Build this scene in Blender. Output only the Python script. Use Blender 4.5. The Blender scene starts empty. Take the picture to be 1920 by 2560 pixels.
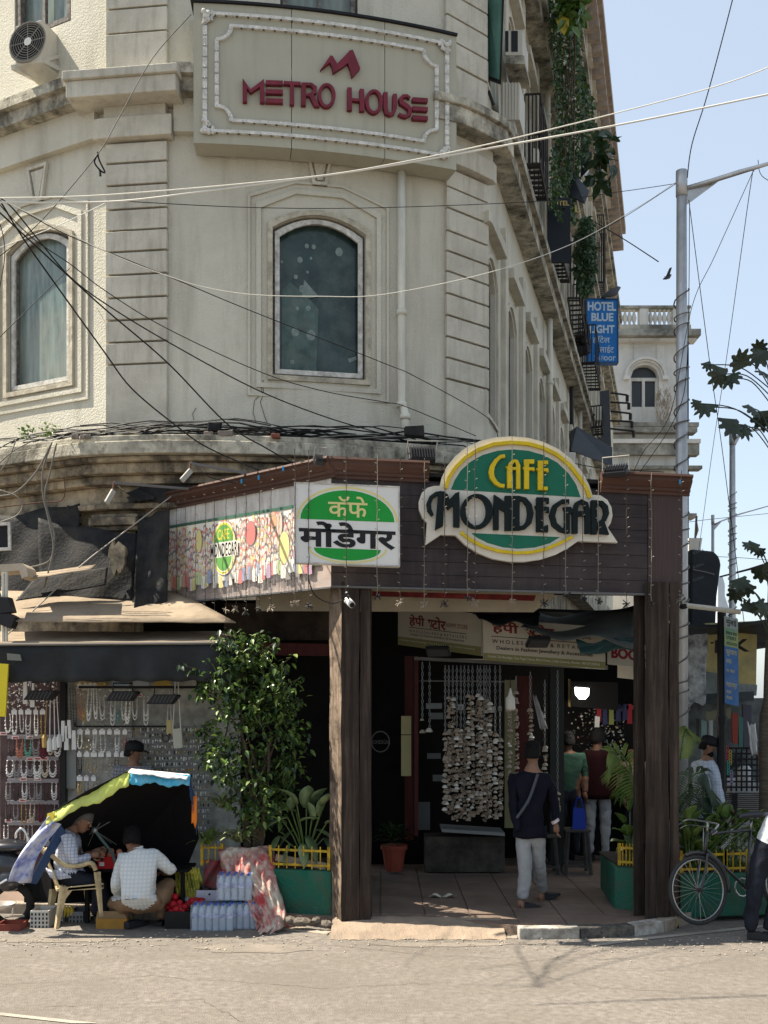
import bpy, bmesh, math, random
from mathutils import Vector as V, Matrix, Quaternion
random.seed(7)
R = math.radians
sc = bpy.context.scene
C = sc.collection
F, VH, H = 2600.0, 1740.0, 2.35          # focal length in px, horizon row, eye height (m)
# ---------------------------------------------------------------- camera, light, exposure
cam = bpy.data.objects.new('camera', bpy.data.cameras.new('camera')); C.objects.link(cam)
cam.location = (0, 0, H); cam.rotation_euler = (R(90), 0, 0)
cam.data.sensor_fit = 'VERTICAL'; cam.data.sensor_height = 36; cam.data.lens = 36 * F / 2560
cam.data.shift_y = (VH - 1280) / 2560; cam.data.clip_start = .1; cam.data.clip_end = 3000
sc.camera = cam
EL = R(55); SX, SY = -.9915, .13
SUN = V((SX * math.cos(EL), SY * math.cos(EL), math.sin(EL)))
w = bpy.data.worlds.new('World'); sc.world = w; w.use_nodes = True
nt = w.node_tree; bg = nt.nodes['Background']; sky = nt.nodes.new('ShaderNodeTexSky')
sky.sky_type = 'NISHITA'; sky.sun_disc = False; sky.sun_elevation = EL; sky.sun_rotation = math.atan2(SX, SY) % (2 * math.pi)
sky.air_density = 1.0; sky.dust_density = 1.5; sky.ozone_density = 1.0
hz = nt.nodes.new('ShaderNodeMix'); hz.data_type = 'RGBA'; hz.inputs[0].default_value = .5; hz.inputs[7].default_value = (3.9, 4.35, 4.6, 1)   # pale urban haze over the whole dome
nt.links.new(sky.outputs[0], hz.inputs[6]); nt.links.new(hz.outputs[2], bg.inputs[0]); bg.inputs[1].default_value = .087
sl = bpy.data.lights.new('sun', 'SUN'); sl.energy = 5.0; sl.angle = R(.5); sl.color = (1, .91, .76)
so = bpy.data.objects.new('sun', sl); C.objects.link(so); so.rotation_euler = SUN.to_track_quat('Z', 'Y').to_euler()
sc.view_settings.view_transform = 'Standard'; sc.view_settings.look = 'None'
sc.view_settings.exposure = 1.38; sc.view_settings.gamma = 1
sc.cycles.max_bounces = 6
# ---------------------------------------------------------------- helpers
def P(u, v, Y): return V(((u - 960) * Y / F, Y, H - (v - VH) * Y / F))
def G(u, v, z=0.0):
 Y = (H - z) * F / (v - VH); return V(((u - 960) * Y / F, Y, z))
def rnd(a, b): return random.uniform(a, b)
def rootloc(o):
 l = V((0, 0, 0))
 while o is not None: l = l + o.location; o = o.parent
 return l
class MB:
 def __init__(s): s.v = []; s.f = []; s.mi = []; s.m = 0
 def add(s, vs, fs):
  n = len(s.v); s.v += [tuple(p) for p in vs]
  for f in fs: s.f.append(tuple(i + n for i in f)); s.mi.append(s.m)
  return s
 def quad(s, a, b, c, d): return s.add([a, b, c, d], [(0, 1, 2, 3)])
 def prism(s, pts, vec):
  n = len(pts); vec = V(vec)
  return s.add(list(pts) + [V(p) + vec for p in pts],
    [tuple(range(n)), tuple(range(2 * n - 1, n - 1, -1))] + [(i, i + n, (i + 1) % n + n, (i + 1) % n) for i in range(n)])
 def box(s, c, sz, M=None):
  hx, hy, hz = sz[0] / 2, sz[1] / 2, sz[2] / 2; c = V(c)
  ps = [V((x, y, z)) for z in (-hz, hz) for x, y in ((-hx, -hy), (hx, -hy), (hx, hy), (-hx, hy))]
  if M is not None: ps = [M @ p for p in ps]
  return s.add([c + p for p in ps], [(3, 2, 1, 0), (4, 5, 6, 7), (0, 1, 5, 4), (1, 2, 6, 5), (2, 3, 7, 6), (3, 0, 4, 7)])
 def rbox(s, c, sz, rz): return s.box(c, sz, Matrix.Rotation(rz, 3, 'Z'))
 def bar(s, a, b, w, h, up=(0, 0, 1)):
  a, b = V(a), V(b); d = (b - a).normalized(); x = d.cross(V(up))
  if x.length < 1e-4: x = V((1, 0, 0))
  x.normalize(); y = x.cross(d)
  q = [x * (i * w / 2) + y * (j * h / 2) for i, j in ((-1, -1), (1, -1), (1, 1), (-1, 1))]
  return s.add([a + k for k in q] + [b + k for k in q], [(3, 2, 1, 0), (4, 5, 6, 7), (0, 1, 5, 4), (1, 2, 6, 5), (2, 3, 7, 6), (3, 0, 4, 7)])
 def tube(s, pts, r, n=6, cap=True):
  pts = [V(p) for p in pts]; N = len(pts)
  rs = r if isinstance(r, (list, tuple)) else [r] * N
  vs = []; x = None
  for i, p in enumerate(pts):
   d = (pts[min(i + 1, N - 1)] - pts[max(i - 1, 0)])
   d = d.normalized() if d.length > 1e-7 else V((0, 0, 1))
   if x is None:
    x = d.cross(V((0, 0, 1)));
    if x.length < .05: x = d.cross(V((0, 1, 0)))
   else: x = x - d * x.dot(d)
   if x.length < 1e-6: x = d.orthogonal()
   x.normalize(); y = d.cross(x)
   vs += [p + (x * math.cos(2 * math.pi * k / n) + y * math.sin(2 * math.pi * k / n)) * rs[i] for k in range(n)]
  fs = [(i * n + k, i * n + (k + 1) % n, (i + 1) * n + (k + 1) % n, (i + 1) * n + k) for i in range(N - 1) for k in range(n)]
  if cap: fs += [tuple(range(n - 1, -1, -1)), tuple((N - 1) * n + k for k in range(n))]
  return s.add(vs, fs)
 def lathe(s, prof, c, n=16, M=None):
  c = V(c); vs = []
  for r, z in prof:
   for k in range(n):
    p = V((r * math.cos(2 * math.pi * k / n), r * math.sin(2 * math.pi * k / n), z))
    vs.append(c + (M @ p if M is not None else p))
  N = len(prof)
  fs = [(i * n + k, i * n + (k + 1) % n, (i + 1) * n + (k + 1) % n, (i + 1) * n + k) for i in range(N - 1) for k in range(n)]
  fs += [tuple(range(n - 1, -1, -1)), tuple((N - 1) * n + k for k in range(n))]
  return s.add(vs, fs)
 def ball(s, c, r, n=8, m=6, M=None):
  r = r if isinstance(r, (tuple, list)) else (r, r, r)
  D = Matrix.Diagonal(V(r)); D = M @ D if M is not None else D
  pr = [(max(1e-4, math.sin(math.pi * i / m)), -math.cos(math.pi * i / m)) for i in range(m + 1)]
  return s.lathe(pr, c, n, D)
 def grid(s, fn, nu, nv):
  vs = [fn(i / nu, j / nv) for j in range(nv + 1) for i in range(nu + 1)]
  return s.add(vs, [(j * (nu + 1) + i, j * (nu + 1) + i + 1, (j + 1) * (nu + 1) + i + 1, (j + 1) * (nu + 1) + i) for j in range(nv) for i in range(nu)])
 def build(s, name, mt, parent=None, smooth=False, loc=None, bevel=0, solid=0):
  off = rootloc(parent) if parent is not None else (V(loc) if loc is not None else V((0, 0, 0)))
  me = bpy.data.meshes.new(name)
  me.from_pydata([tuple(V(p) - off) for p in s.v], [], s.f)
  mts = mt if isinstance(mt, (list, tuple)) else [mt]
  for m_ in mts: me.materials.append(m_)
  if len(mts) > 1: me.polygons.foreach_set('material_index', s.mi)
  if smooth: me.polygons.foreach_set('use_smooth', [True] * len(me.polygons))
  me.update()
  o = bpy.data.objects.new(name, me); C.objects.link(o)
  if parent is not None: o.parent = parent
  elif loc is not None: o.location = V(loc)
  if solid:
   md = o.modifiers.new('solid', 'SOLIDIFY'); md.thickness = solid; md.offset = 0
  if bevel:
   md = o.modifiers.new('bevel', 'BEVEL'); md.width = bevel; md.segments = 2; md.limit_method = 'ANGLE'
  return o
def tag(o, label=None, cat=None, group=None, kind=None):
 if label: o['label'] = label
 if cat: o['category'] = cat
 if group: o['group'] = group
 if kind: o['kind'] = kind
 return o
def thing(name, label, cat, loc=(0, 0, 0), group=None):
 o = bpy.data.objects.new(name, None); C.objects.link(o); o.location = V(loc); o.empty_display_size = .1
 return tag(o, label, cat, group)
def copy_tree(o, parent=None, loc=None, rz=None):
 c = o.copy(); C.objects.link(c)
 if parent is not None: c.parent = parent
 if loc is not None: c.location = V(loc)
 if rz is not None: c.rotation_euler = (0, 0, rz)
 for ch in list(o.children): copy_tree(ch, c)
 return c
ORD = ['first', 'second', 'third', 'fourth', 'fifth', 'sixth', 'seventh', 'eighth', 'ninth', 'tenth', 'eleventh', 'twelfth',
  'thirteenth', 'fourteenth', 'fifteenth', 'sixteenth', 'seventeenth', 'eighteenth', 'nineteenth', 'twentieth', 'twenty-first',
  'twenty-second', 'twenty-third', 'twenty-fourth', 'twenty-fifth', 'twenty-sixth']
# ---------------------------------------------------------------- materials
MC = {}
def mat(name, col, rough=.8, var=.18, scale=2.5, bump=.15, bscale=60, metal=0, spec=.18, streak=0, scol=(.04, .035, .03), dirt=0,
  dcol=(.05, .045, .04), dscale=1.2, alpha=1, trans=0, emit=0, two=None, sscale=(7, 7, .5), coat=0, grain=None):
 if name in MC: return MC[name]
 m = bpy.data.materials.new(name); m.use_nodes = True; t = m.node_tree; N = t.nodes; L = t.links
 b = N['Principled BSDF']; b.inputs['Roughness'].default_value = rough; b.inputs['Metallic'].default_value = metal
 b.inputs['Specular IOR Level'].default_value = spec
 g = N.new('ShaderNodeNewGeometry')
 def noise(sc_, vec=None, det=5, rg=.6):
  n = N.new('ShaderNodeTexNoise'); n.inputs['Scale'].default_value = sc_; n.inputs['Detail'].default_value = det; n.inputs['Roughness'].default_value = rg
  L.new(vec or g.outputs['Position'], n.inputs['Vector']); return n.outputs['Fac']
 def ramp(fac, a, c, ca=(0, 0, 0, 1), cb=(1, 1, 1, 1)):
  r = N.new('ShaderNodeValToRGB'); r.color_ramp.elements[0].position = a; r.color_ramp.elements[1].position = c
  r.color_ramp.elements[0].color = ca; r.color_ramp.elements[1].color = cb; L.new(fac, r.inputs[0]); return r.outputs[0]
 def mix(f, a, c):
  x = N.new('ShaderNodeMix'); x.data_type = 'RGBA'; L.new(f, x.inputs[0]); L.new(a, x.inputs[6])
  if isinstance(c, tuple): x.inputs[7].default_value = c
  else: L.new(c, x.inputs[7])
  return x.outputs[2]
 def scl(f, k):
  x = N.new('ShaderNodeMath'); x.operation = 'MULTIPLY'; L.new(f, x.inputs[0]); x.inputs[1].default_value = k; return x.outputs[0]
 def c4(c, k=1): return (min(1, c[0] * k), min(1, c[1] * k), min(1, c[2] * k), 1)
 vec = None
 if grain:
  mp = N.new('ShaderNodeMapping'); mp.inputs['Scale'].default_value = grain; L.new(g.outputs['Position'], mp.inputs[0]); vec = mp.outputs[0]
 out = ramp(noise(scale, vec), .3, .7, c4(col, 1 - var), c4(two or col, 1 + var))
 if dirt:
  out = mix(scl(ramp(noise(dscale, None, 8, .7), .42, .62), dirt), out, c4(dcol))
 if streak:
  mp = N.new('ShaderNodeMapping'); mp.inputs['Scale'].default_value = sscale; L.new(g.outputs['Position'], mp.inputs[0])
  out = mix(scl(ramp(noise(1.0, mp.outputs[0], 6, .65), .5, .75), streak), out, c4(scol))
 L.new(out, b.inputs['Base Color'])
 if bump:
  bp = N.new('ShaderNodeBump'); bp.inputs['Strength'].default_value = min(1, bump * 2); bp.inputs['Distance'].default_value = .012
  L.new(noise(bscale, vec, 4), bp.inputs['Height']); L.new(bp.outputs[0], b.inputs['Normal'])
 if alpha < 1: b.inputs['Alpha'].default_value = alpha
 if trans: b.inputs['Transmission Weight'].default_value = trans
 if coat: b.inputs['Coat Weight'].default_value = coat
 if emit:
  b.inputs['Emission Color'].default_value = c4(col); b.inputs['Emission Strength'].default_value = emit
 MC[name] = m; return m
def plain(name, col, rough=.6, **k): return mat(name, col, rough, var=k.pop('var', .06), bump=k.pop('bump', 0), **k)
CREAM = mat('cream_render', (.55, .525, .44), .9, var=.1, scale=2.2, bump=.5, bscale=45, streak=.5, scol=(.25, .225, .17), dirt=.55, dcol=(.37, .35, .29), dscale=1.1, sscale=(3.5, 3.5, .45))
CREAM2 = mat('cream_trim', (.53, .50, .42), .9, var=.09, scale=3, bump=.45, bscale=60, streak=.5, scol=(.2, .185, .15), dirt=.5, dcol=(.35, .32, .26), dscale=2.0, sscale=(9, 9, 1.2))
GRIMY = mat('grimy_plaster', (.36, .30, .21), .95, var=.3, scale=3.2, bump=.8, bscale=22, streak=.9, scol=(.03, .027, .024), dirt=.95, dcol=(.07, .06, .05), dscale=2.2)
LEDGE = mat('mossy_ledge', (.45, .42, .34), .95, var=.25, scale=4, bump=.7, bscale=26, streak=1, scol=(.02, .02, .018), dirt=.8, dcol=(.06, .055, .045), dscale=2.6, sscale=(6, 6, 2.5))
TAR = mat('tar_sheet', (.010, .011, .013), .75, var=.4, scale=4, bump=.35, bscale=30, dirt=.4, dcol=(.06, .055, .045), dscale=3)
GLASS = mat('window_glass', (.022, .040, .038), .18, var=.5, scale=1.6, bump=.02, bscale=3, spec=.35, dirt=.55, dcol=(.075, .10, .09), dscale=3.5)
GLASSL = mat('curtained_glass', (.13, .175, .165), .2, var=.45, scale=3, bump=.03, bscale=5, spec=.35, grain=(5, 5, .6), dirt=.5, dcol=(.25, .25, .2))
PAINTW = mat('old_white_paint', (.55, .54, .5), .7, var=.2, scale=12, bump=.3, bscale=60, dirt=.5, dcol=(.12, .1, .08), dscale=9)
PIPE = mat('painted_pipe', (.56, .54, .46), .6, var=.12, scale=3, bump=.1, streak=.4, scol=(.2, .17, .13))
STEEL = mat('galvanised_steel', (.45, .46, .47), .45, var=.2, scale=3, metal=.6, bump=.1, dirt=.3, dcol=(.25, .24, .22))
BLACK = plain('black_paint', (.012, .012, .013), .45, var=.3)
CABLE = plain('black_cable', (.012, .012, .012), .6)
CABLEW = plain('pale_cable', (.6, .58, .52), .6)
WHITE = mat('white_plastic', (.72, .71, .68), .5, var=.06, bump=0, dirt=.15, dcol=(.4, .37, .3))
DARK = mat('dark_interior', (.005, .0045, .004), .9, var=.4)  # near black: the deep shade of the interiors put into the colour
IRON = mat('dark_iron', (.02, .02, .022), .6, var=.4, dirt=.4, dcol=(.05, .03, .02))
# ---------------------------------------------------------------- ground
ASPH = mat('asphalt', (.182, .162, .142), .92, var=.3, scale=16, bump=1, bscale=90, streak=.55, sscale=(.4, 2.4, 1), scol=(.13, .115, .095), dirt=.7, dcol=(.145, .128, .108), dscale=.8)
def ground():
 mb = MB(); mb.grid(lambda a, b: V((-400 + 800 * a, -60 + 1000 * b, 0)), 20, 20)
 tag(mb.build('road', ASPH), kind='structure')
 # worn patches and cracks of the road
 PT = mat('road_patch', (.22, .19, .16), .95, var=.2, scale=2, bump=.8, bscale=120, dirt=.6, dcol=(.16, .145, .125), dscale=3)
 mb = MB()
 for (u, v, w_, d, k) in ((640, 2372, 1.1, .22, 0), (150, 2350, 1.5, .12, 0), (1120, 2362, 1.4, .10, 0)):
  c = G(u, v); n = 22
  mb.add([c + V((math.cos(i * 6.283 / n) * w_ / 2 * rnd(.75, 1.1), math.sin(i * 6.283 / n) * d * rnd(.6, 1.2), .004)) for i in range(n)], [tuple(range(n))])
 tag(mb.build('worn_road_patch', PT), kind='structure')
 CR = plain('crack_tar', (.12, .108, .09), .9)
 for k, pts in enumerate((((0, 2362), (300, 2368), (700, 2352), (1100, 2392), (1500, 2400), (1920, 2385)), ((0, 2462), (380, 2440), (800, 2470), (1150, 2455)), ((900, 2350), (1250, 2358), (1600, 2372)), ((100, 2520), (500, 2500), (620, 2560)), ((1300, 2430), (1500, 2470), (1920, 2490)))):
  mb = MB(); q = []
  for i in range(len(pts) - 1):
   a, b = G(*pts[i]), G(*pts[i + 1])
   for j in range(14): q.append(a.lerp(b, j / 14) + V((rnd(-.02, .02), rnd(-.03, .03), .005 + k * .0005)))
  for i in range(len(q) - 1):
   n = V((-(q[i + 1] - q[i]).y, (q[i + 1] - q[i]).x, 0)).normalized() * .0025 * rnd(.3, 1.5)
   mb.quad(q[i] - n, q[i + 1] - n, q[i + 1] + n, q[i] + n)
  tag(mb.build('road_crack', CR), kind='structure')
 PA = mat('line_paint', (.34, .31, .26), .9, var=.2, scale=10, bump=.3, dirt=.7, dcol=(.2, .18, .155), dscale=10)
 mb = MB()
 a = [G(u, v) + V((0, 0, .006)) for u, v in ((1480, 2368), (1600, 2352), (1760, 2335), (1920, 2318))]
 for i in range(3): mb.quad(a[i], a[i + 1], a[i + 1] + V((0, .09, 0)), a[i] + V((0, .09, 0)))
 mb.quad(*[G(u, v) + V((0, 0, .006)) for u, v in ((0, 2533), (250, 2560), (180, 2560), (0, 2540))])
 tag(mb.build('road_marking', PA), kind='structure')
 # pavement slab with a curved front edge
 z = .10
 edge = [(-8, 11.6), (-3.2, 11.15), (-1.2, 10.55), (-.55, 10.22), (.1, 10.16), (.7, 10.10), (1.3, 10.04), (1.9, 10.06), (2.45, 10.16), (2.8, 10.35), (3.3, 10.9), (4.2, 12.2), (16, 60)]
 PV = mat('terracotta_paving', (.17, .125, .098), .9, var=.25, scale=2, bump=.4, bscale=60, dirt=.55, dcol=(.12, .092, .075), dscale=2.2)
 mb = MB(); mb.prism([V((x, y + (.13 if x > 1.1 or x < -1 else .4), z - .2)) for x, y in edge] + [V((2, 60, z - .2)), V((-9, 30, z - .2))], (0, 0, .2))
 pv = tag(mb.build('pavement', PV), kind='structure')
 # paving flags with open joints near the front
 mb0 = None
 k = 0
 for i in range(-2, 9):
  for j in range(7):
   x0, y0 = -.5 + i * .46, 10.2 + j * .46
   if x0 + .44 > 2.85 or x0 < -.6: continue
   if y0 < 10.5 and (x0 < 1.2 or x0 > 2.0): continue
   if mb0 is None:
    m_ = MB(); m_.box((0, 0, .006), (.448, .448, .016)); mb0 = m_.build('paving_flag', PV, pv); o = mb0
   else:
    o = mb0.copy(); C.objects.link(o)
   o.location = (x0 + .23, y0 + .24, z + rnd(-.003, .002)); o.parent = pv
 # kerb stones painted white, black and bare
 KW = mat('kerb_white', (.42, .40, .36), .9, var=.25, scale=6, bump=.8, bscale=40, dirt=.95, dcol=(.2, .18, .15), dscale=7)
 KB = mat('kerb_black', (.04, .04, .04), .8, var=.3, scale=6, bump=.8, bscale=40, dirt=.8, dcol=(.14, .13, .11), dscale=8)
 KN = mat('kerb_bare', (.30, .25, .20), .95, var=.25, scale=5, bump=.8, bscale=30, dirt=.6, dcol=(.17, .15, .12), dscale=6)
 bps = []
 for i in range(len(edge) - 2):
  a, b = V((*edge[i], 0)), V((*edge[i + 1], 0)); L_ = (b - a).length; n = max(1, round(L_ / .62))
  bps += [a.lerp(b, j / n) for j in range(n)]
 for i in range(len(bps) - 1):
  a, b = bps[i], bps[i + 1]; d = (b - a).normalized(); n = V((-d.y, d.x, 0)); a = a + d * .006; b = b - d * .006
  if a.x < 1.05: m_ = KN
  elif a.x < 1.75: m_ = KW if a.x < 1.2 else KW
  elif a.x < 2.2: m_ = KB
  elif a.x < 2.6: m_ = KW
  else: m_ = KB if i % 2 else KN
  h = (z if a.x > 1.15 or a.x < -1.2 else .0) + .012 + rnd(-.006, .006)
  mb = MB(); mb.prism([a + V((0, 0, -.1)), b + V((0, 0, -.1)), b + n * .13 + V((0, 0, -.1)), a + n * .13 + V((0, 0, -.1))], (0, 0, .1 + h))
  mb.build('kerb_stone', m_, pv, bevel=.012)
 mb = MB(); mb.grid(lambda s, t: V((-.52 + 1.7 * s, (10.62 - .12 * s) * (1 - t) + (10.02 + .02 * math.sin(s * 30)) * t, .106 * (1 - t) ** .8 + .004 + .004 * math.sin(s * 40 + t * 9))), 30, 8); tag(mb.build('pavement_ramp', mat('worn_ramp', (.28, .215, .16), .95, var=.2, scale=3, bump=.9, bscale=50, dirt=.6, dcol=(.2, .165, .13), dscale=4)), kind='structure')
 LIT = mat('litter_paper', (.5, .47, .4), .9, var=.1, scale=20)
 mb = MB(); c = G(1105, 2246, .1)
 mb.grid(lambda a, b: c + V(((a - .5) * .32 * (1 - .3 * b), (b - .5) * .12, .02 + .02 * math.sin(a * 9) + .015 * math.cos(b * 7))), 8, 4)
 tag(mb.build('litter', LIT), 'crumpled pale paper scrap lying on the shaded paving', 'litter')
 mb = MB(); c = G(1680, 2318, .01)
 mb.grid(lambda a, b: c + V(((a - .5) * .12, (b - .5) * .1, .03 + .1 * b + .03 * math.sin(a * 7 + b * 3))), 6, 6)
 tag(mb.build('crumpled_cardboard', mat('card', (.2, .15, .09), .9)), 'crumpled cardboard scrap against the foot of the right timber post', 'litter')
ground()
# ---------------------------------------------------------------- main building: plan path
def dirv(a): return V((math.cos(a), math.sin(a)))
A0 = V((-2.525, 12.2)); B0 = A0 + V((-.9925, .122)) * .767
path = []
p = B0.copy(); path.append(p.copy())
lf = []
ang = 27
for i in range(30):
 p = p + V((-math.cos(R(ang)), math.sin(R(ang)))) * .35; lf.append(p.copy()); ang += .35
path = lf[::-1] + [B0, A0]
# arc from tangent 0 to ~20 deg over 3.37 m
NA = 26; p = A0.copy()
for i in range(NA):
 a = R(1 + 19 * (i + .5) / NA); p = p + dirv(a) * (3.36 / NA); path.append(p.copy())
C0 = p.copy(); D0 = C0 + dirv(R(39)) * .641; path.append(D0.copy())
ED = dirv(R(74.5))
for i in range(1, 61): path.append(D0 + ED * (.5 * i))
S = [0]
for i in range(len(path) - 1): S.append(S[-1] + (path[i + 1] - path[i]).length)
def at_s(s, off=0.0, z=0.0):
 s = max(0, min(S[-1] - 1e-6, s)); lo = 0; hi = len(S) - 1
 while hi - lo > 1:
  m_ = (lo + hi) // 2
  if S[m_] <= s: lo = m_
  else: hi = m_
 i = lo; t = (s - S[i]) / (S[i + 1] - S[i]); q = path[i].lerp(path[i + 1], t); d = (path[i + 1] - path[i]).normalized()
 return V((q.x + d.y * off, q.y - d.x * off, z))
def s_at(pt):
 return min(((pt - q).length, s) for q, s in zip(path, S))[1]
SB, SA, SC, SD = s_at(B0), s_at(A0), s_at(C0), s_at(D0)
def su(u, s0=0, s1=None):
 k = (u - 960) / F; s1 = S[-1] if s1 is None else s1; best = None
 n = 400
 for i in range(n + 1):
  s = s0 + (s1 - s0) * i / n; q = at_s(s); e = abs(q.x / q.y - k)
  if best is None or e < best[0]: best = (e, s)
 return best[1]
def zv(v, s, off=0): q = at_s(s, off); return H + (VH - v) * q.y / F
def strip(mb, s0, s1, z0, z1, off, thick=None, step=.25):
 """band following the wall, proud by off; closed box section back to the wall (thick)"""
 thick = off if thick is None else thick
 n = max(1, int((s1 - s0) / step)); ss = [s0 + (s1 - s0) * i / n for i in range(n + 1)]
 if s0 < SA < s1 or s0 < SB < s1 or s0 < SD < s1 or s0 < SC < s1:
  ss = sorted(set(ss + [q for q in (SA, SB, SC, SD) if s0 < q < s1]))
 vs = []
 for i, s in enumerate(ss):
  # mitre: average normals either side
  a = at_s(s - .02, off, 0); b = at_s(s + .02, off, 0); f = (a + b) / 2 if 0 < i < len(ss) - 1 else at_s(s + (.001 if i == 0 else -.001), off, 0)
  a = at_s(s - .02, off - thick, 0); b = at_s(s + .02, off - thick, 0); k = (a + b) / 2 if 0 < i < len(ss) - 1 else at_s(s + (.001 if i == 0 else -.001), off - thick, 0)
  vs += [V((f.x, f.y, z0)), V((f.x, f.y, z1)), V((k.x, k.y, z1)), V((k.x, k.y, z0))]
 fs = []
 for i in range(len(ss) - 1):
  a = i * 4; b = a + 4
  fs += [(a, b, b + 1, a + 1), (a + 1, b + 1, b + 2, a + 2), (a + 2, b + 2, b + 3, a + 3), (a + 3, b + 3, b, a)]
 e = (len(ss) - 1) * 4
 fs += [(0, 1, 2, 3), (e + 3, e + 2, e + 1, e)]
 mb.add(vs, fs); return mb
Z0, ZL, ZT = 5.30, 9.40, 21.3           # top of lower cornice, ledge level, roof
FL = [5.35, 9.75, 13.65, 17.5]
wins = []                                # (s0, s1, sill, spring, top, floor)
s1a, s1b = su(22, 0, SB), su(176, 0, SB)
cs0, cs1 = su(680, SA, SC), su(914, SA, SC)
wins += [(s1a, s1b, 6.14, 7.88, 8.06), (cs0, cs1, 6.14, 7.88, 8.06)]
wins += [(s1a - 2.6, s1b - 2.6, 6.14, 7.88, 8.06), (s1a - 5.2, s1b - 5.2, 6.14, 7.88, 8.06)]
upper = [(su(35, 0, SB), su(178, 0, SB), 10.5, 13.0, 13.0), (su(700, SA, SC), su(895, SA, SC), 10.45, 13.0, 13.0)]
E_W = []
for f_ in range(4):
 for i in range(15):
  a = SD + .12 + 1.78 * i
  b = a + .82
  if b > S[-1]: continue
  z_ = [6.05, 10.3, 14.2, 18.0][f_]; E_W.append((a, b, z_, z_ + 1.75, z_ + 2.0, f_))
holes = [w_[:5] for w_ in wins] + upper + [e[:5] for e in E_W]
def wall_mesh(mb, s0, s1, z0, z1, hs, depth=.22):
 br = {s0, s1}
 for q in (SA, SB, SC, SD):
  if s0 < q < s1: br.add(q)
 x = s0
 while x < s1: br.add(x); x += .5
 hh = [h for h in hs if h[1] > s0 and h[0] < s1 and h[2] < z1 and h[4] > z0]
 for h in hh:
  for i in range(9): br.add(h[0] + (h[1] - h[0]) * i / 8)
 br = sorted(b for b in br if s0 <= b <= s1); br = [b for i, b in enumerate(br) if i == 0 or b - br[i - 1] > 1e-4]
 def top(h, s):
  t = (s - (h[0] + h[1]) / 2) / ((h[1] - h[0]) / 2); return h[3] + (h[4] - h[3]) * (1 - t * t) if h[4] > h[3] else h[3]
 for a, b in zip(br, br[1:]):
  m_ = (a + b) / 2; cols = sorted([h for h in hh if h[0] < m_ < h[1]], key=lambda h: h[2]); zz = z0
  za = zb = z0
  for h in cols:
   mb.quad(at_s(a, 0, za), at_s(b, 0, zb), at_s(b, 0, h[2]), at_s(a, 0, h[2]))
   mb.quad(at_s(a, 0, h[2]), at_s(b, 0, h[2]), at_s(b, -depth, h[2]), at_s(a, -depth, h[2]))
   ta, tb = top(h, a), top(h, b)
   mb.quad(at_s(a, 0, ta), at_s(a, -depth, ta), at_s(b, -depth, tb), at_s(b, 0, tb))
   za, zb = ta, tb
  mb.quad(at_s(a, 0, za), at_s(b, 0, zb), at_s(b, 0, z1), at_s(a, 0, z1))
 for h in hh:
  for s in (h[0], h[1]):
   mb.quad(at_s(s, 0, h[2]), at_s(s, 0, h[3]), at_s(s, -depth, h[3]), at_s(s, -depth, h[2]))
def arch_pts(h, off, grow=0, n=10):
 """outline of a window opening grown by grow, anticlockwise from bottom left"""
 a, b = h[0] - grow, h[1] + grow; pts = [at_s(a, off, h[2] - grow), at_s(b, off, h[2] - grow)]
 for i in range(n + 1):
  t = 1 - 2 * i / n; s = (a + b) / 2 + t * (b - a) / 2
  z = h[3] + grow + (h[4] - h[3]) * (1 - t * t) if h[4] > h[3] else h[3] + grow
  pts.append(at_s(s, off, z))
 return pts
def ring(mb, outer, inner, vec):
 n = len(outer); vec = V(vec)
 for i in range(n):
  j = (i + 1) % n; a, b, c, d = V(outer[i]), V(outer[j]), V(inner[j]), V(inner[i])
  mb.quad(a + vec, b + vec, c + vec, d + vec); mb.quad(a, b, b + vec, a + vec); mb.quad(d, d + vec, c + vec, c);
def nrm(s): a = at_s(s, 0); b = at_s(s, 1); return (b - a)
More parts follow.
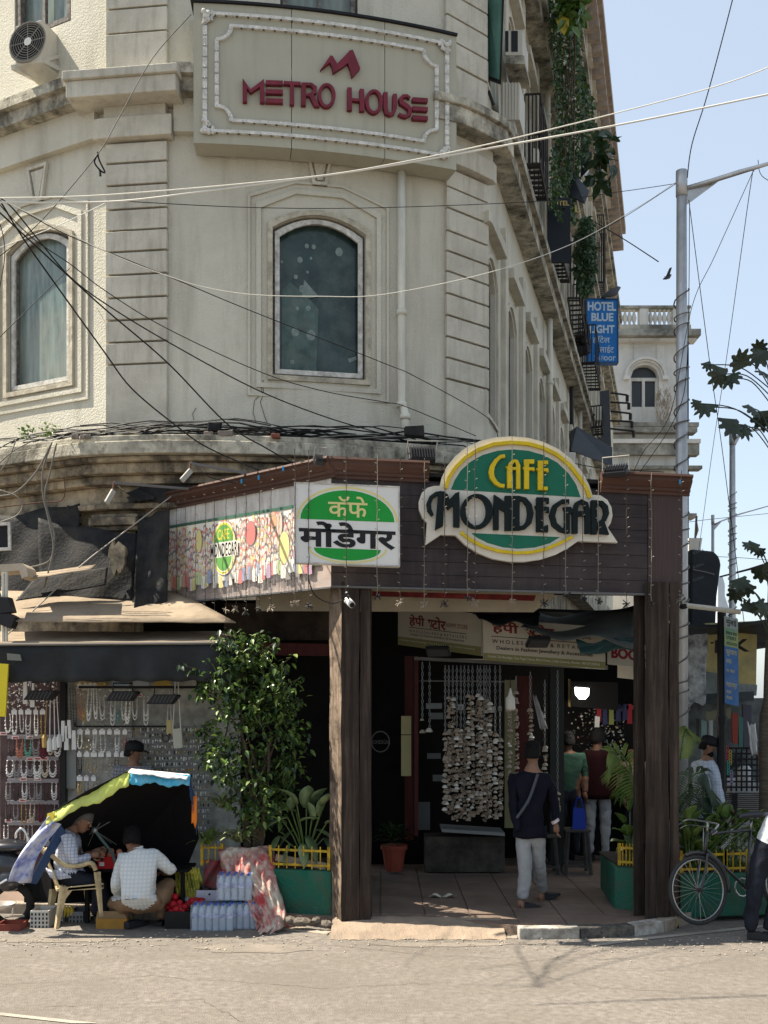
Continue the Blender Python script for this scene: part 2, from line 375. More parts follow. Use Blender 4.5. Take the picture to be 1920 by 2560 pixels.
def building():
 B = thing('corner_building', 'cream stucco corner building with arched windows, grooved pilasters and stained ledges', 'building', (0, 14, 0))
 mb = MB(); wall_mesh(mb, 0, S[-1], Z0 - .2, ZT, holes)
 # top and closing sides
 n = 12
 wl = mb.build('wall', CREAM, B)
 mb = MB(); pts = [at_s(s * S[-1] / 60, 0, ZT) for s in range(61)] + [V((-14, 44, ZT)), V((-20, 20, ZT))]
 mb.add(pts, [tuple(range(len(pts)))]); mb.build('roof', LEDGE, B)
 mb = MB(); e = at_s(S[-1], 0); mb.quad(V((e.x, e.y, 0)), V((-14, 44, 0)), V((-14, 44, ZT)), V((e.x, e.y, ZT)))
 a = at_s(0, 0); mb.quad(V((a.x, a.y, 0)), V((-20, 20, 0)), V((-20, 20, ZT)), V((a.x, a.y, ZT))); mb.build('end_wall', CREAM, B)
 # pilasters of grooved blocks
 J = [5.35, 6.24, 6.50, 6.76, 7.02, 7.29, 7.56, 7.81, 8.06, 8.34, 8.60, 8.84]
 def pil(s0, s1, zs, off=.07, depth=.07):
  for a, b in zip(zs, zs[1:]):
   m_ = MB(); strip(m_, s0, s1, a + .012, b - .012, off + rnd(-.004, .004), depth, .4); m_.build('stone_block', CREAM2, B, bevel=.006)
 sl0, sl1 = SB + .02, SA + .0
 sr0, sr1 = SC - .02, SD + .02
 up = [9.56, 10.13, 10.42, 10.72, 11.0, 11.4, 11.8]
 for s0, s1 in ((sl0, sl1), (sr0, sr1)):
  pil(s0, s1, J); pil(s0, s1, up, .06, .06)
  m_ = MB(); strip(m_, s0 - .08, s1 + .06, 8.86, 9.10, .16, .16, .4); m_.build('pilaster_cap', CREAM2, B, bevel=.01)
  m_ = MB(); strip(m_, s0 + .0, s1, 9.11, 9.238, .12, .12, .4); m_.build('pilaster_frieze', CREAM2, B)
  m_ = MB()
  if s0 == sl0:
   d_ = (A0 - B0).normalized(); n_ = V((d_.y, -d_.x))
   for e0, of, z0_, z1_ in ((0, .36, 9.24, 9.43), (.03, .40, 9.432, 9.53)):
    q_ = [B0 - d_ * (.34 + e0) + n_ * of, A0 + d_ * (.2 + e0) + n_ * of, A0 + d_ * (.2 + e0) - n_ * .1, B0 - d_ * (.34 + e0) - n_ * .1]; m_.prism([V((a_.x, a_.y, z0_)) for a_ in q_], (0, 0, z1_ - z0_))
   m_.build('ledge', CREAM2, B, bevel=.01)
  else: strip(m_, s0 - .25, s1 + .2, 9.24, 9.44, .36, .36, .4); strip(m_, s0 - .28, s1 + .24, 9.442, 9.54, .40, .40, .4); m_.build('ledge', LEDGE, B, bevel=.01)
 # frieze bands and ledges between pilasters
 for s0, s1 in ((0, SB - .1), (SA + .07, SC - .1)):
  m_ = MB(); strip(m_, s0, s1, 8.93, 9.318, .09, .09, .3); m_.build('frieze_band', CREAM, B)
  m_ = MB(); strip(m_, s0, s1 - .1, 9.32, 9.48, .24, .24, .3); strip(m_, s0, s1 - .12, 9.482, 9.60, .32, .32, .3); m_.build('ledge', LEDGE, B)
 for zz in (9.40, 13.3, 17.2):
  m_ = MB(); strip(m_, SD + .25, S[-1], zz, zz + .2, .28, .28, 2); strip(m_, SD + .25, S[-1], zz + .202, zz + .34, .36, .36, 2); m_.build('ledge', LEDGE, B)
 BRN = mat('brown_cornice', (.34, .28, .23), .9, var=.2, scale=3, streak=.5, scol=(.08, .06, .05), sscale=(6, 6, 1))
 m_ = MB(); strip(m_, 0, S[-1], ZT - .75, ZT - .3, .25, .25, 1.2); strip(m_, 0, S[-1], ZT - .298, ZT - .02, .5, .5, 1.2); m_.build('roof_cornice', BRN, B)
 for i in range(34):
  s = SD + 12 + i * .55
  if s > S[-1] - .2: break
  m_ = MB(); strip(m_, s, s + .28, ZT - 1.0, ZT - .755, .42, .42, 2); m_.build('bracket', BRN, B)
 # piers and hood moulds of the right-hand facade
 for i in range(15):
  a = SD + .12 + 1.78 * i - .5
  if a < SD + .3: continue
  if a + .3 > S[-1]: break
  m_ = MB()
  for z_ in FL: strip(m_, a, a + .26, z_ + (.0 if z_ > 6 else .0), z_ + 3.55, .07, .07, 2)
  m_.build('pier', CREAM2, B)
 for e in E_W:
  m_ = MB(); strip(m_, e[0] - .16, e[1] + .16, e[4] + .28, e[4] + .42, .14, .14, 2); m_.build('hood_mould', CREAM2, B)
 # windows
 FR = mat('rotten_frame', (.09, .08, .075), .8, var=.4, scale=9, dirt=.4, dcol=(.35, .33, .3), dscale=20)
 for i, h in enumerate(wins + upper):
  sq = h[4] == h[3]; nn = nrm((h[0] + h[1]) / 2)
  m_ = MB(); o_ = arch_pts(h, -.10, -.005); q_ = arch_pts(h, -.10, -.07); ring(m_, o_, q_, nn * .05)
  fr = m_.build('window_frame', FR, B)
  m_ = MB(); q2 = arch_pts(h, -.045, -.03); q3 = arch_pts(h, -.045, -.085); ring(m_, q2, q3, nn * .03)
  for sd_ in ((h[0] + h[1]) / 2,) if sq else ():
   strip(m_, sd_ - .02, sd_ + .02, h[2], h[3], -.03, .05, 1)
  m_.build('frame_lining', PAINTW if not sq else FR, fr)
  m_ = MB(); g_ = arch_pts(h, -.115, -.06); m_.add(g_, [tuple(range(len(g_)))]); m_.build('pane', GLASSL if (i in (0, 2, 3) or sq) else GLASS, fr)
  # stuck paper scraps / dried splashes on the pane
  m_ = MB()
  if i == 1:
   for (u, v, r) in ((770, 605, 6), (787, 607, 6), (752, 640, 8), (780, 636, 4), (706, 645, 4), (852, 620, 11), (771, 671, 4), (742, 683, 6), (757, 713, 9), (773, 762, 7), (745, 762, 5), (780, 830, 13), (740, 822, 11)):
    s_ = su(u, SA, SC); z_ = zv(v, s_)
    m_.add([at_s(s_ + math.cos(q * .6283) * r * .0042, -.112, z_ + math.sin(q * .6283) * r * .005) for q in range(10)], [tuple(range(10))])
   for quad in (((762, 690), (800, 732), (786, 735), (758, 736)), ((728, 893), (738, 893), (737, 903), (727, 902)), ((875, 890), (896, 883), (897, 892), (878, 900))):
    m_.add([at_s(su(u, SA, SC), -.110, zv(v, su(u, SA, SC))) for u, v in quad], [(0, 1, 2, 3)])
   m_.build('paper_scrap', mat('film_residue', (.16, .2, .19), .5, var=.3, scale=20), fr)['kind'] = 'stuff'
   m_ = MB(); s0_, s1_ = su(705, SA, SC), su(800, SA, SC)
   m_.add([at_s(a, -.1125, z) for a, z in ((s0_, 6.25), (s1_ - .03, 6.22), (s1_, 7.0), (s1_ - .1, 7.1), (s0_ + .1, 7.3), (s0_, 7.2))], [tuple(range(6))])
   m_.build('peeling_film', mat('peeling_film', (.055, .09, .085), .35, var=.4, scale=6, dirt=.5, dcol=(.13, .16, .14), dscale=5), fr)
  if not sq:
   # moulded casing round the opening, raised outer architrave, keystone, sill
   m_ = MB(); ring(m_, arch_pts(h, .005, .058), arch_pts(h, .005, .0), nn * .035); m_.build('casing', mat('worn_casing', (.47, .43, .34), .95, var=.2, scale=8, bump=.6, dirt=.5, dcol=(.15, .13, .10), dscale=7), B)
   a, b = h[0] - .19, h[1] + .19
   m_ = MB(); nn3 = nn * .028
   def rr(g): return [at_s(a - g, .002, h[2] - .15 - g), at_s(b + g, .002, h[2] - .15 - g), at_s(b + g, .002, h[4] + .10 + g), at_s((a + b) / 2 + .28, .002, h[4] + .29 + g), at_s((a + b) / 2 - .28, .002, h[4] + .29 + g), at_s(a - g, .002, h[4] + .10 + g)]
   ring(m_, rr(.0), rr(-.055), nn3); ring(m_, rr(.10), rr(.07), nn3 * .8); m_.build('architrave', CREAM, B)
   c = (a + b) / 2; m_ = MB(); zk = h[4] + .36
   kp = lambda g: [at_s(c - .09 + g, .002, zk + g), at_s(c + .09 - g, .002, zk + g), at_s(c + .165 - g, .002, zk + .44 - g), at_s(c - .165 + g, .002, zk + .44 - g)]
   ring(m_, kp(0), kp(.035), nn * .045); m_.prism([p_ for p_ in kp(.06)], nn * .03); m_.build('keystone', CREAM2, B)
 for i, e in enumerate(E_W):
  h = e[:5]; nn = nrm((h[0] + h[1]) / 2)
  m_ = MB(); ring(m_, arch_pts(h, -.12, -.003, 6), arch_pts(h, -.12, -.05, 6), nn * .05); fr = m_.build('window_frame', FR, B)
  m_ = MB(); g_ = arch_pts(h, -.115, -.04, 6); m_.add(g_, [tuple(range(len(g_)))]); m_.build('pane', GLASS, fr)
  m_ = MB(); ring(m_, arch_pts(h, .003, .10, 6), arch_pts(h, .003, .05, 6), nn * .03); m_.build('architrave', CREAM2, B)
 # ---- lower cornice (first-floor level)
 prof = [(5.30, 5.23, .50), (5.227, 5.08, .54), (5.077, 5.02, .44), (5.017, 4.90, .36), (4.897, 4.80, .24), (4.797, 4.60, .10), (4.597, 4.53, .16)]
 for k, (z1, z0, off) in enumerate(prof):
  m_ = MB(); strip(m_, 2, SD + 1.2, z0, z1, off, off + .1, .3); m_.build('cornice_course', LEDGE if k < 2 else GRIMY, B, bevel=.012)
 m_ = MB(); strip(m_, SD + 1.25, S[-1], 4.6, 5.2, .35, .4, 3); m_.build('cornice_course', LEDGE, B)
 # ground floor wall
 m_ = MB(); strip(m_, 0, SB + .35, 0, 4.6, .0, .3, .4); m_.build('ground_floor_wall', GRIMY, B)
 m_ = MB(); strip(m_, SB + .352, SC + .45, 3.9, 4.6, .0, .3, .4); m_.build('ground_floor_wall', GRIMY, B)
 m_ = MB(); strip(m_, SD + 1.2, S[-1], 3.0, 4.6, .0, .3, 2); m_.build('ground_floor_wall', GRIMY, B)
 # lower corner pier with capital
 a, b = su(262, 0, SA), su(345, SB - .3, SA)
 m_ = MB(); strip(m_, a, b, 3.3, 4.28, .10, .1); m_.build('pier', GRIMY, B)
 for z_, hh_, of in ((4.28, .05, .16), (4.335, .09, .22), (4.43, .04, .17)):
  m_ = MB(); strip(m_, a - .05, b + .05, z_, z_ + hh_, of, of); m_.build('capital', GRIMY, B, bevel=.008)
 m_ = MB(); strip(m_, 3, a - .12, 4.20, 4.26, .12, .12); strip(m_, 3, a - .12, 4.265, 4.30, .07, .07); m_.build('string_course', GRIMY, B)
 # cracks in plaster
 m_ = MB()
 for pts in (((655, 960), (660, 985), (650, 1005), (662, 1040), (668, 1058)), ((652, 985), (636, 1002), (632, 1030), (640, 1056)), ((660, 950), (652, 965), (656, 985)), ((490, 1020), (482, 1035), (484, 1050))):
  q = [at_s(su(u, SA, SC), .004, zv(v, su(u, SA, SC))) for u, v in pts]; m_.tube(q, .0035, 4)
 m_.build('plaster_crack', mat('crack', (.13, .10, .085), .9), B)
 return B
BLD = building()
# ---------------------------------------------------------------- flat shapes, strokes and lettering
def prism2(mb, pts, fn, d0, d1):
 """outline in drawing units -> solid between depths d0 and d1 of the mapping fn(x, y, d)"""
 n = len(pts); mb.add([fn(x, y, d0) for x, y in pts] + [fn(x, y, d1) for x, y in pts],
  [tuple(range(n))[::-1], tuple(range(n, 2 * n))] + [(i, (i + 1) % n, (i + 1) % n + n, i + n) for i in range(n)])
def stroke(mb, pts, ws, fn, d0, d1):
 if not isinstance(ws, (list, tuple)): ws = [ws] * len(pts)
 L_, R_ = [], []
 for i, (x, y) in enumerate(pts):
  a = pts[max(i - 1, 0)]; b = pts[min(i + 1, len(pts) - 1)]; dx, dy = b[0] - a[0], b[1] - a[1]; l = math.hypot(dx, dy) or 1
  nx, ny = -dy / l * ws[i] / 2, dx / l * ws[i] / 2
  L_.append((x + nx, y + ny)); R_.append((x - nx, y - ny))
 for i in range(len(pts) - 1):
  q = [L_[i], L_[i + 1], R_[i + 1], R_[i]]
  mb.add([fn(x, y, d0) for x, y in q] + [fn(x, y, d1) for x, y in q], [(4, 5, 6, 7), (0, 1, 5, 4), (2, 3, 7, 6)] + ([(3, 0, 4, 7)] if i == 0 else []) + ([(1, 2, 6, 5)] if i == len(pts) - 2 else []))
def arc(cx, cy, rx, ry, a0, a1, n=14):
 return [(cx + rx * math.cos(R(a0 + (a1 - a0) * i / n)), cy - ry * math.sin(R(a0 + (a1 - a0) * i / n))) for i in range(n + 1)]
def ringxy(mb, cx, cy, rx, ry, ix, iy, fn, d0, d1, n=28, icx=None, icy=None):
 icx = cx if icx is None else icx; icy = cy if icy is None else icy
 o = arc(cx, cy, rx, ry, 0, 360, n)[:-1]; q = arc(icx, icy, ix, iy, 0, 360, n)[:-1]
 for i in range(n):
  j = (i + 1) % n
  a, b, c_, d_ = o[i], o[j], q[j], q[i]
  mb.quad(fn(*a, d1), fn(*b, d1), fn(*c_, d1), fn(*d_, d1)); mb.quad(fn(*a, d0), fn(*b, d0), fn(*b, d1), fn(*a, d1)); mb.quad(fn(*d_, d0), fn(*d_, d1), fn(*c_, d1), fn(*c_, d0))
TXT = {}
def text2d(body, bold=0.0, cut=None):
 k = (body, bold, cut)
 if k in TXT: return TXT[k]
 c = bpy.data.curves.new('lettering', 'FONT'); c.body = body; c.size = 1; c.resolution_u = 3; c.offset = bold; c.fill_mode = 'FRONT'
 o = bpy.data.objects.new('lettering', c); C.objects.link(o); bpy.context.view_layer.update()
 me = bpy.data.meshes.new_from_object(o.evaluated_get(bpy.context.evaluated_depsgraph_get()))
 bpy.data.objects.remove(o); bpy.data.curves.remove(c)
 if cut is not None:
  bm = bmesh.new(); bm.from_mesh(me); xs = [v.co.x for v in bm.verts]; x = min(xs) + (max(xs) - min(xs)) * cut
  bmesh.ops.bisect_plane(bm, geom=bm.verts[:] + bm.edges[:] + bm.faces[:], plane_co=(x, 0, 0), plane_no=(1, 0, 0), clear_outer=True); bm.to_mesh(me); bm.free()
 vs = [(v.co.x, v.co.y) for v in me.vertices]; fs = [tuple(p.vertices) for p in me.polygons]
 bpy.data.meshes.remove(me)
 if not vs: vs = [(0, 0), (1, 0), (0, 1)]; fs = []
 x0 = min(v[0] for v in vs); x1 = max(v[0] for v in vs); y0 = min(v[1] for v in vs); y1 = max(v[1] for v in vs)
 TXT[k] = ([((x - x0) / (x1 - x0), (y - y0) / (y1 - y0)) for x, y in vs], fs); return TXT[k]
def text_on(mb, body, box, fn, d=.003, bold=0.0, cut=None, th=0.0, shear=0):
 """lettering fitted in box (x0, y0, x1, y1) of drawing units, y down; optional slope via fn"""
 vs, fs = text2d(body, bold, cut); x0, y0, x1, y1 = box
 m = [(x0 + a * (x1 - x0) , y1 + b * (y0 - y1)) for a, b in vs]
 if shear: m = [(x, y + (x - x0) * shear) for x, y in m]
 if th: mb.add([fn(x, y, d - th) for x, y in m], [f[::-1] for f in fs])
 mb.add([fn(x, y, d) for x, y in m], fs)
 if th:
  from collections import Counter
  e = Counter();
  for f in fs:
   for i in range(len(f)): e[frozenset((f[i], f[(i + 1) % len(f)]))] += 1
  for k_, c_ in e.items():
   if c_ == 1:
    a, b = tuple(k_); mb.quad(fn(*m[a], d - th), fn(*m[b], d - th), fn(*m[b], d), fn(*m[a], d))
def planefn(p00, p10, p01, box):
 """drawing units box=(x0,y0,x1,y1): p00 at (x0,y0), p10 at (x1,y0), p01 at (x0,y1); depth along the outward normal (towards the camera)"""
 x0, y0, x1, y1 = box; ex = (p10 - p00) / (x1 - x0); ey = (p01 - p00) / (y1 - y0); n = ex.cross(ey).normalized()
 if n.y > 0: n = -n
 return lambda x, y, d=0: p00 + ex * (x - x0) + ey * (y - y0) + n * d
# ---------------------------------------------------------------- the building's name board
PANEL = mat('sign_panel', (.36, .345, .275), .6, var=.05, scale=1.5, bump=.03, streak=.3, scol=(.22, .21, .17), sscale=(10, 10, .6))
WMOULD = mat('white_moulding', (.62, .61, .57), .8, var=.2, scale=14, bump=.6, bscale=50, dirt=.35, dcol=(.15, .14, .12), dscale=18)
MAROON = mat('maroon_paint', (.15, .022, .036), .55, var=.2, scale=6, bump=.05, streak=.5, scol=(.06, .02, .02), sscale=(14, 14, 2))
OFF = .33
def bs(u, off=OFF):
 k = (u - 960) / F; lo, hi = SA - .4, SC + .6
 for _ in range(40):
  m_ = (lo + hi) / 2; q = at_s(m_, off)
  if q.x / q.y < k: lo = m_
  else: hi = m_
 return (lo + hi) / 2
def MH(x, y, d=0):
 """drawing units of a 2.404x enlargement of the board"""
 u, v = 480 + x / 2.404, 100 + y / 2.404
 s = bs(u); q = at_s(s, OFF); return at_s(s, OFF + d, H + (VH - v) * q.y / F)
def name_board():
 s0, s1 = bs(483), bs(1155); zb, zt = 8.67, 10.27
 T = thing('building_name_sign', 'big curved grey-beige board reading METRO HOUSE in maroon letters, high on the corner', 'sign', at_s((s0 + s1) / 2, OFF, zb))
 js = [s0, bs(729), bs(962), s1]
 for a, b in zip(js, js[1:]):
  m_ = MB(); strip(m_, a + .003, b - .003, zb, zt, OFF, OFF - .05, .2); m_.build('panel', PANEL, T)
 m_ = MB(); strip(m_, s0 - .03, s1, zt + .002, zt + .03, OFF + .03, OFF, .2); m_.build('top_cap', BLACK, T)
 # mouldings
 def fr(g, corner, notch, w_, name):
  a0, a1, b0, b1 = s0 + g, s1 - g, zb + g, zt - g
  pts = []
  def cr(cx, cz, t0): return [(cx + notch * math.cos(R(t0 - i * 15)), cz + notch * math.sin(R(t0 - i * 15))) for i in range(7)]
  if notch:
   pts += cr(a0, b0, 90)[::1] + cr(a1, b0, 180) + cr(a1, b1, 270) + cr(a0, b1, 360)
  else: pts += [(a0, b0), (a1, b0), (a1, b1), (a0, b1)]
  full = []
  for i in range(len(pts)):
   a, b = pts[i], pts[(i + 1) % len(pts)]; L_ = math.hypot(b[0] - a[0], b[1] - a[1]); n = max(1, int(L_ / .12))
   full += [(a[0] + (b[0] - a[0]) * j / n, a[1] + (b[1] - a[1]) * j / n) for j in range(n)]
  N_ = len(full); m_ = MB()
  for i in range(N_):
   a, b = full[i], full[(i + 1) % N_]
   pa, pb = at_s(a[0], OFF + .012, a[1]), at_s(b[0], OFF + .012, b[1])
   nn = nrm(a[0]); m_.bar(pa, pb + (pb - pa) * .15, .035, w_, nn.cross(V((pb - pa)).normalized()) if False else V((0, 0, 1)).cross((pb - pa).normalized()) if abs((pb - pa).normalized().z) < .9 else (pb - pa).cross(nn))
  m_.build(name, WMOULD, T)
  # beading
  m_ = MB()
  for i in range(0, N_):
   a = full[i]; m_.ball(at_s(a[0], OFF + .03, a[1]), .011, 5, 3)
  m_.build('beading', WMOULD, T).__setitem__('kind', 'stuff')
 fr(.13, 0, 0, .05, 'outer_moulding'); fr(.26, 0, .16, .045, 'inner_moulding')
 for a, sx in ((s0 + .13, 1), (s1 - .13, -1)):
  for b, sz in ((zb + .13, 1), (zt - .13, -1)):
   m_ = MB()
   for k in range(16):
    t = k / 15; an = R(90 * t); r = .13
    m_.ball(at_s(a + sx * (r * math.cos(an) * rnd(.7, 1.05) - .02), OFF + .03, b + sz * (r * math.sin(an) * rnd(.7, 1.05) - .02)), rnd(.014, .026), 6, 4)
   for k in range(7): m_.ball(at_s(a + sx * rnd(-.03, .05), OFF + .03, b + sz * rnd(-.03, .05)), rnd(.02, .032), 6, 4)
   m_.build('corner_ornament', WMOULD, T, smooth=True)
 d0, d1 = .0, .055
 def L(name_pts):
  m_ = MB(); i = 0
  for kind, *a in name_pts:
   e = d1 + i * .0012; i += 1
   if kind == 'p': prism2(m_, a[0], MH, d0, e)
   elif kind == 's': stroke(m_, a[0], a[1], MH, d0, e)
   elif kind == 'o': ringxy(m_, *a, MH, d0, e)
  m_.build('letter', MAROON, T)
 def bars(x0, x1, ys, h, sl):
  return [('p', [(x0, y), (x1, y + sl), (x1, y + sl + h), (x0, y + h)]) for y in ys]
 L([('p', [(305, 248), (331, 298), (331, 386), (305, 386)]), ('p', [(305, 246), (352, 312), (431, 252), (431, 280), (353, 334), (314, 280)]), ('p', [(408, 272), (433, 253), (436, 391), (408, 389)])])
 L(bars(443, 545, (257, 311, 366), 25, 3))
 L([('p', [(550, 262), (652, 267), (652, 286), (550, 281)]), ('p', [(588, 283), (611, 284), (612, 404), (586, 402)])])
 L([('p', [(656, 271), (682, 271), (682, 407), (653, 406)]), ('s', [(680, 279), (715, 281), (736, 300), (734, 325), (712, 342), (684, 345)], [16, 17, 24, 24, 17, 14]), ('p', [(698, 342), (724, 336), (764, 414), (732, 412)])])
 L([('o', 806, 347, 53, 73, 32, 57)])
 L([('p', [(930, 299), (955, 301), (957, 436), (929, 434)]), ('p', [(1003, 308), (1028, 310), (1031, 441), (1003, 440)]), ('p', [(955, 364), (1003, 369), (1003, 384), (955, 379)])])
 L([('o', 1088, 384, 53, 73, 32, 57)])
 L([('s', [(1157, 328), (1157, 420), (1165, 450), (1185, 461), (1204, 452), (1212, 425), (1213, 338)], [25, 25, 24, 18, 20, 24, 23])])
 L([('s', [(1304, 362), (1285, 348), (1262, 350), (1247, 368), (1252, 390), (1282, 408), (1303, 428), (1300, 458), (1278, 472), (1255, 468), (1236, 455)], [12, 16, 19, 24, 26, 26, 26, 24, 19, 16, 12])])
 L(bars(1318, 1408, (358, 412, 466), 25, 6))
 m_ = MB(); prism2(m_, [(768, 195), (800, 150), (828, 108), (842, 112), (868, 158), (905, 120), (944, 78), (962, 75), (980, 120), (1006, 186), (958, 238), (944, 185), (932, 155), (890, 185), (845, 214), (838, 175), (826, 150), (800, 170)], MH, d0, d1)
 m_.build('logo', MAROON, T)
name_board()
# ---------------------------------------------------------------- cafe canopy
WOODD = mat('brown_cladding', (.036, .029, .032), .75, var=.18, scale=2, bump=.25, bscale=40, grain=(.6, .6, 16), streak=.25, scol=(.14, .12, .11), dirt=.25, dcol=(.12, .10, .09))
WOODL = mat('faded_cladding', (.34, .27, .24), .8, var=.25, scale=2, bump=.2, bscale=40, grain=(1.5, 1.5, 6), dirt=.5, dcol=(.42, .40, .37), dscale=2.5)
CORN = mat('brown_moulding', (.075, .038, .028), .55, var=.2, scale=2, bump=.15, grain=(1, 1, 20), dirt=.25, dcol=(.06, .04, .03))
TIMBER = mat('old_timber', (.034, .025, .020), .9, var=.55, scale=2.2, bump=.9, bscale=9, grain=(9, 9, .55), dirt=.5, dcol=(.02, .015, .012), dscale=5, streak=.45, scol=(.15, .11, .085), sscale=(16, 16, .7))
TIMBERW = mat('pale_timber', (.20, .15, .11), .9, var=.5, scale=3, bump=.9, bscale=12, grain=(10, 10, .8), dirt=.8, dcol=(.035, .025, .02), dscale=5)  # paler, blotched piece on the left of the left post
K0 = V((( 828 - 960) * 10.45 / F, 10.45)); K1 = V(((1707 - 960) * 10.56 / F, 10.56))
LD = V((-.751, .66))
def FP(u, v, d=0):      # front fascia plane
 k = (u - 960) / F; e = K1 - K0; t = (K0.x - k * K0.y) / (k * e.y - e.x); q = K0 + e * t
 n = V((e.y, -e.x)).normalized(); return V((q.x + n.x * d, q.y + n.y * d, H + (VH - v) * q.y / F))
def LP(u, v, d=0):      # left fascia plane
 k = (u - 960) / F; t = (K0.x - k * K0.y) / (k * LD.y - LD.x); q = K0 + LD * t
 n = V((-LD.y, LD.x)).normalized(); n = n if n.y < 0 else -n
 return V((q.x + n.x * d, q.y + n.y * d, H + (VH - v) * q.y / F))
def canopy():
 T = thing('cafe_canopy', 'brown boarded cafe canopy with carved cornice, carried on two old timber posts', 'canopy', (.8, 11, 0))
 def slab(fn, q, d0, d1, name, m, bev=0):
  m_ = MB(); m_.add([fn(u, v, d0) for u, v in q] + [fn(u, v, d1) for u, v in q], [(0, 1, 2, 3), (7, 6, 5, 4), (0, 4, 5, 1), (1, 5, 6, 2), (2, 6, 7, 3), (3, 7, 4, 0)])
  return m_.build(name, m, T, bevel=bev)
 top = lambda u: 1196 + (u - 828) * (1236 - 1196) / 879; bot = lambda u: 1464 + (u - 828) * (1486 - 1464) / 879
 NR = 8; cols = [829, 1120, 1400, 1619]
 for r in range(NR):
  for a, b in zip(cols, cols[1:]):
   f0, f1 = r / NR, (r + 1) / NR
   slab(FP, [(a + .3, top(a) + (bot(a) - top(a)) * f0 + .6), (b - .3, top(b) + (bot(b) - top(b)) * f0 + .6), (b - .3, top(b) + (bot(b) - top(b)) * f1 - .5), (a + .3, top(a) + (bot(a) - top(a)) * f1 - .5)], -.03, rnd(-.002, .004), 'plank', WOODD)
 slab(FP, [(829, 1190), (1706, 1230), (1706, 1490), (829, 1466)], -.05, -.032, 'backing_board', BLACK)
 slab(FP, [(1620, top(1620)), (1706, top(1706)), (1706, bot(1706)), (1620, bot(1620))], -.03, .006, 'end_panel', mat('brown_upright_board', (.062, .043, .041), .7, var=.2, scale=2, bump=.2, grain=(30, 30, .8)))
 slab(FP, [(829, 1464), (1708, 1486), (1708, 1491), (829, 1469)], -.03, .02, 'bottom_trim', plain('grey_trim', (.10, .10, .10), .5))
 # side returning to the wall on the right
 a = FP(1706, 1232, -.03); b = FP(1706, 1489, -.03); m_ = MB(); e = V((.35, 2.2, 0))
 m_.prism([a, b, b + e, a + e], (-.04, 0, 0)); m_.build('side_panel', WOODD, T)
 # left fascia: cladding strip, mural above and below bands
 lt = lambda u: 1195 + (828 - u) * (1283 - 1195) / (828 - 372); lb = lambda u: 1467 + (828 - u) * (1509 - 1467) / (828 - 414)
 mt = lambda u: 1256 + (800 - u) * (1322 - 1256) / 400; mb_ = lambda u: 1411 + (800 - u) * (1460 - 1411) / 400
 WH = mat('faded_white_board', (.54, .52, .49), .8, var=.2, scale=3, bump=.1, grain=(6, 6, 1), dirt=.3, dcol=(.2, .17, .15), dscale=3)
 def lslab(u0, u1, f0, f1, d0, d1, name, m): return slab(LP, [(u0, f0(u0)), (u1, f0(u1)), (u1, f1(u1)), (u0, f1(u0))], d0, d1, name, m)
 us = [376, 470, 560, 650, 740, 828]
 for a, b in zip(us, us[1:]):
  lslab(a, b - .4, lt, lambda u: mt(u) - 1, -.03, rnd(0, .004), 'upper_board', WH)
  lslab(a, b - .4, lambda u: mb_(u) + 1, lb, -.03, rnd(0, .004), 'lower_board', WOODL)
 lslab(376, 828, lambda u: lt(u) - 4, lb, -.05, -.033, 'backing_board', BLACK)
 lslab(372, 829, lb, lambda u: lb(u) + 4, -.03, .02, 'bottom_trim', plain('grey_trim', (.10, .10, .10)))
 # cornice: profile run along a line
 def cornice(fn, u0, u1, ft, fb, name, d=.0):
  pr = [(0, 0), (.14, 0), (.15, .12), (.12, .2), (.12, .35), (.07, .62), (.055, .66), (.055, .8), (.03, .86), (.03, 1), (0, 1)]
  m_ = MB(); N_ = 6; vs = []
  for i in range(N_ + 1):
   u = u0 + (u1 - u0) * i / N_
   for off, t in pr:
    vs.append(fn(u, ft(u) + (fb(u) - ft(u)) * t, off + d))
  n = len(pr); fs = [(i * n + k, i * n + (k + 1) % n, (i + 1) * n + (k + 1) % n, (i + 1) * n + k) for i in range(N_) for k in range(n)]
  fs += [tuple(range(n)), tuple(N_ * n + k for k in range(n))[::-1]]
  m_.add(vs, fs); m_.build(name, CORN, T)
 ct = lambda u: 1148 + (u - 822) * (1190 - 1148) / 913; cb = lambda u: 1196 + (u - 822) * (1239 - 1196) / 913
 cornice(FP, 815, 1072, ct, cb, 'cornice'); cornice(FP, 1500, 1722, lambda u: ct(u) + 4, lambda u: cb(u) + 3, 'cornice')
 cornice(LP, 352, 842, lambda u: 1148 + (828 - u) * (1254 - 1148) / 475, lambda u: 1196 + (828 - u) * (1286 - 1196) / 458, 'cornice')
 # canopy roof sheet and ceiling
 p = [FP(829, 1170, -.04), FP(1706, 1205, -.04), V((3.6, 13.0, 4.5)), V((0.4, 12.75, 4.62)), V((-2.5, 12.3, 4.6)), LP(380, 1270, -.04)]
 m_ = MB(); m_.prism(p, (0, 0, -.04)); m_.build('roof_sheet', TAR, T)
 c_ = [V((-.5, 10.52, 3.62)), V((3.0, 10.62, 3.62)), V((3.3, 13.2, 3.62)), V((.4, 12.9, 3.62)), V((-2.5, 12.3, 3.62))]
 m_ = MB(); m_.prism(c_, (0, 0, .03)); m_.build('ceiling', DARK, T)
 BEI = mat('beige_beam', (.36, .32, .25), .8, var=.12, scale=2, dirt=.2)
 m_ = MB(); a, b = P(640, 1527, 11.75), P(1385, 1530, 11.3); m_.prism([a, b + V((-.22, 0, 0)), b + V((.0, 0, .16)), V((b.x, b.y, 3.6)), V((a.x, a.y, 3.6))], (0, .05, 0)); m_.build('inner_beam', BEI, T)
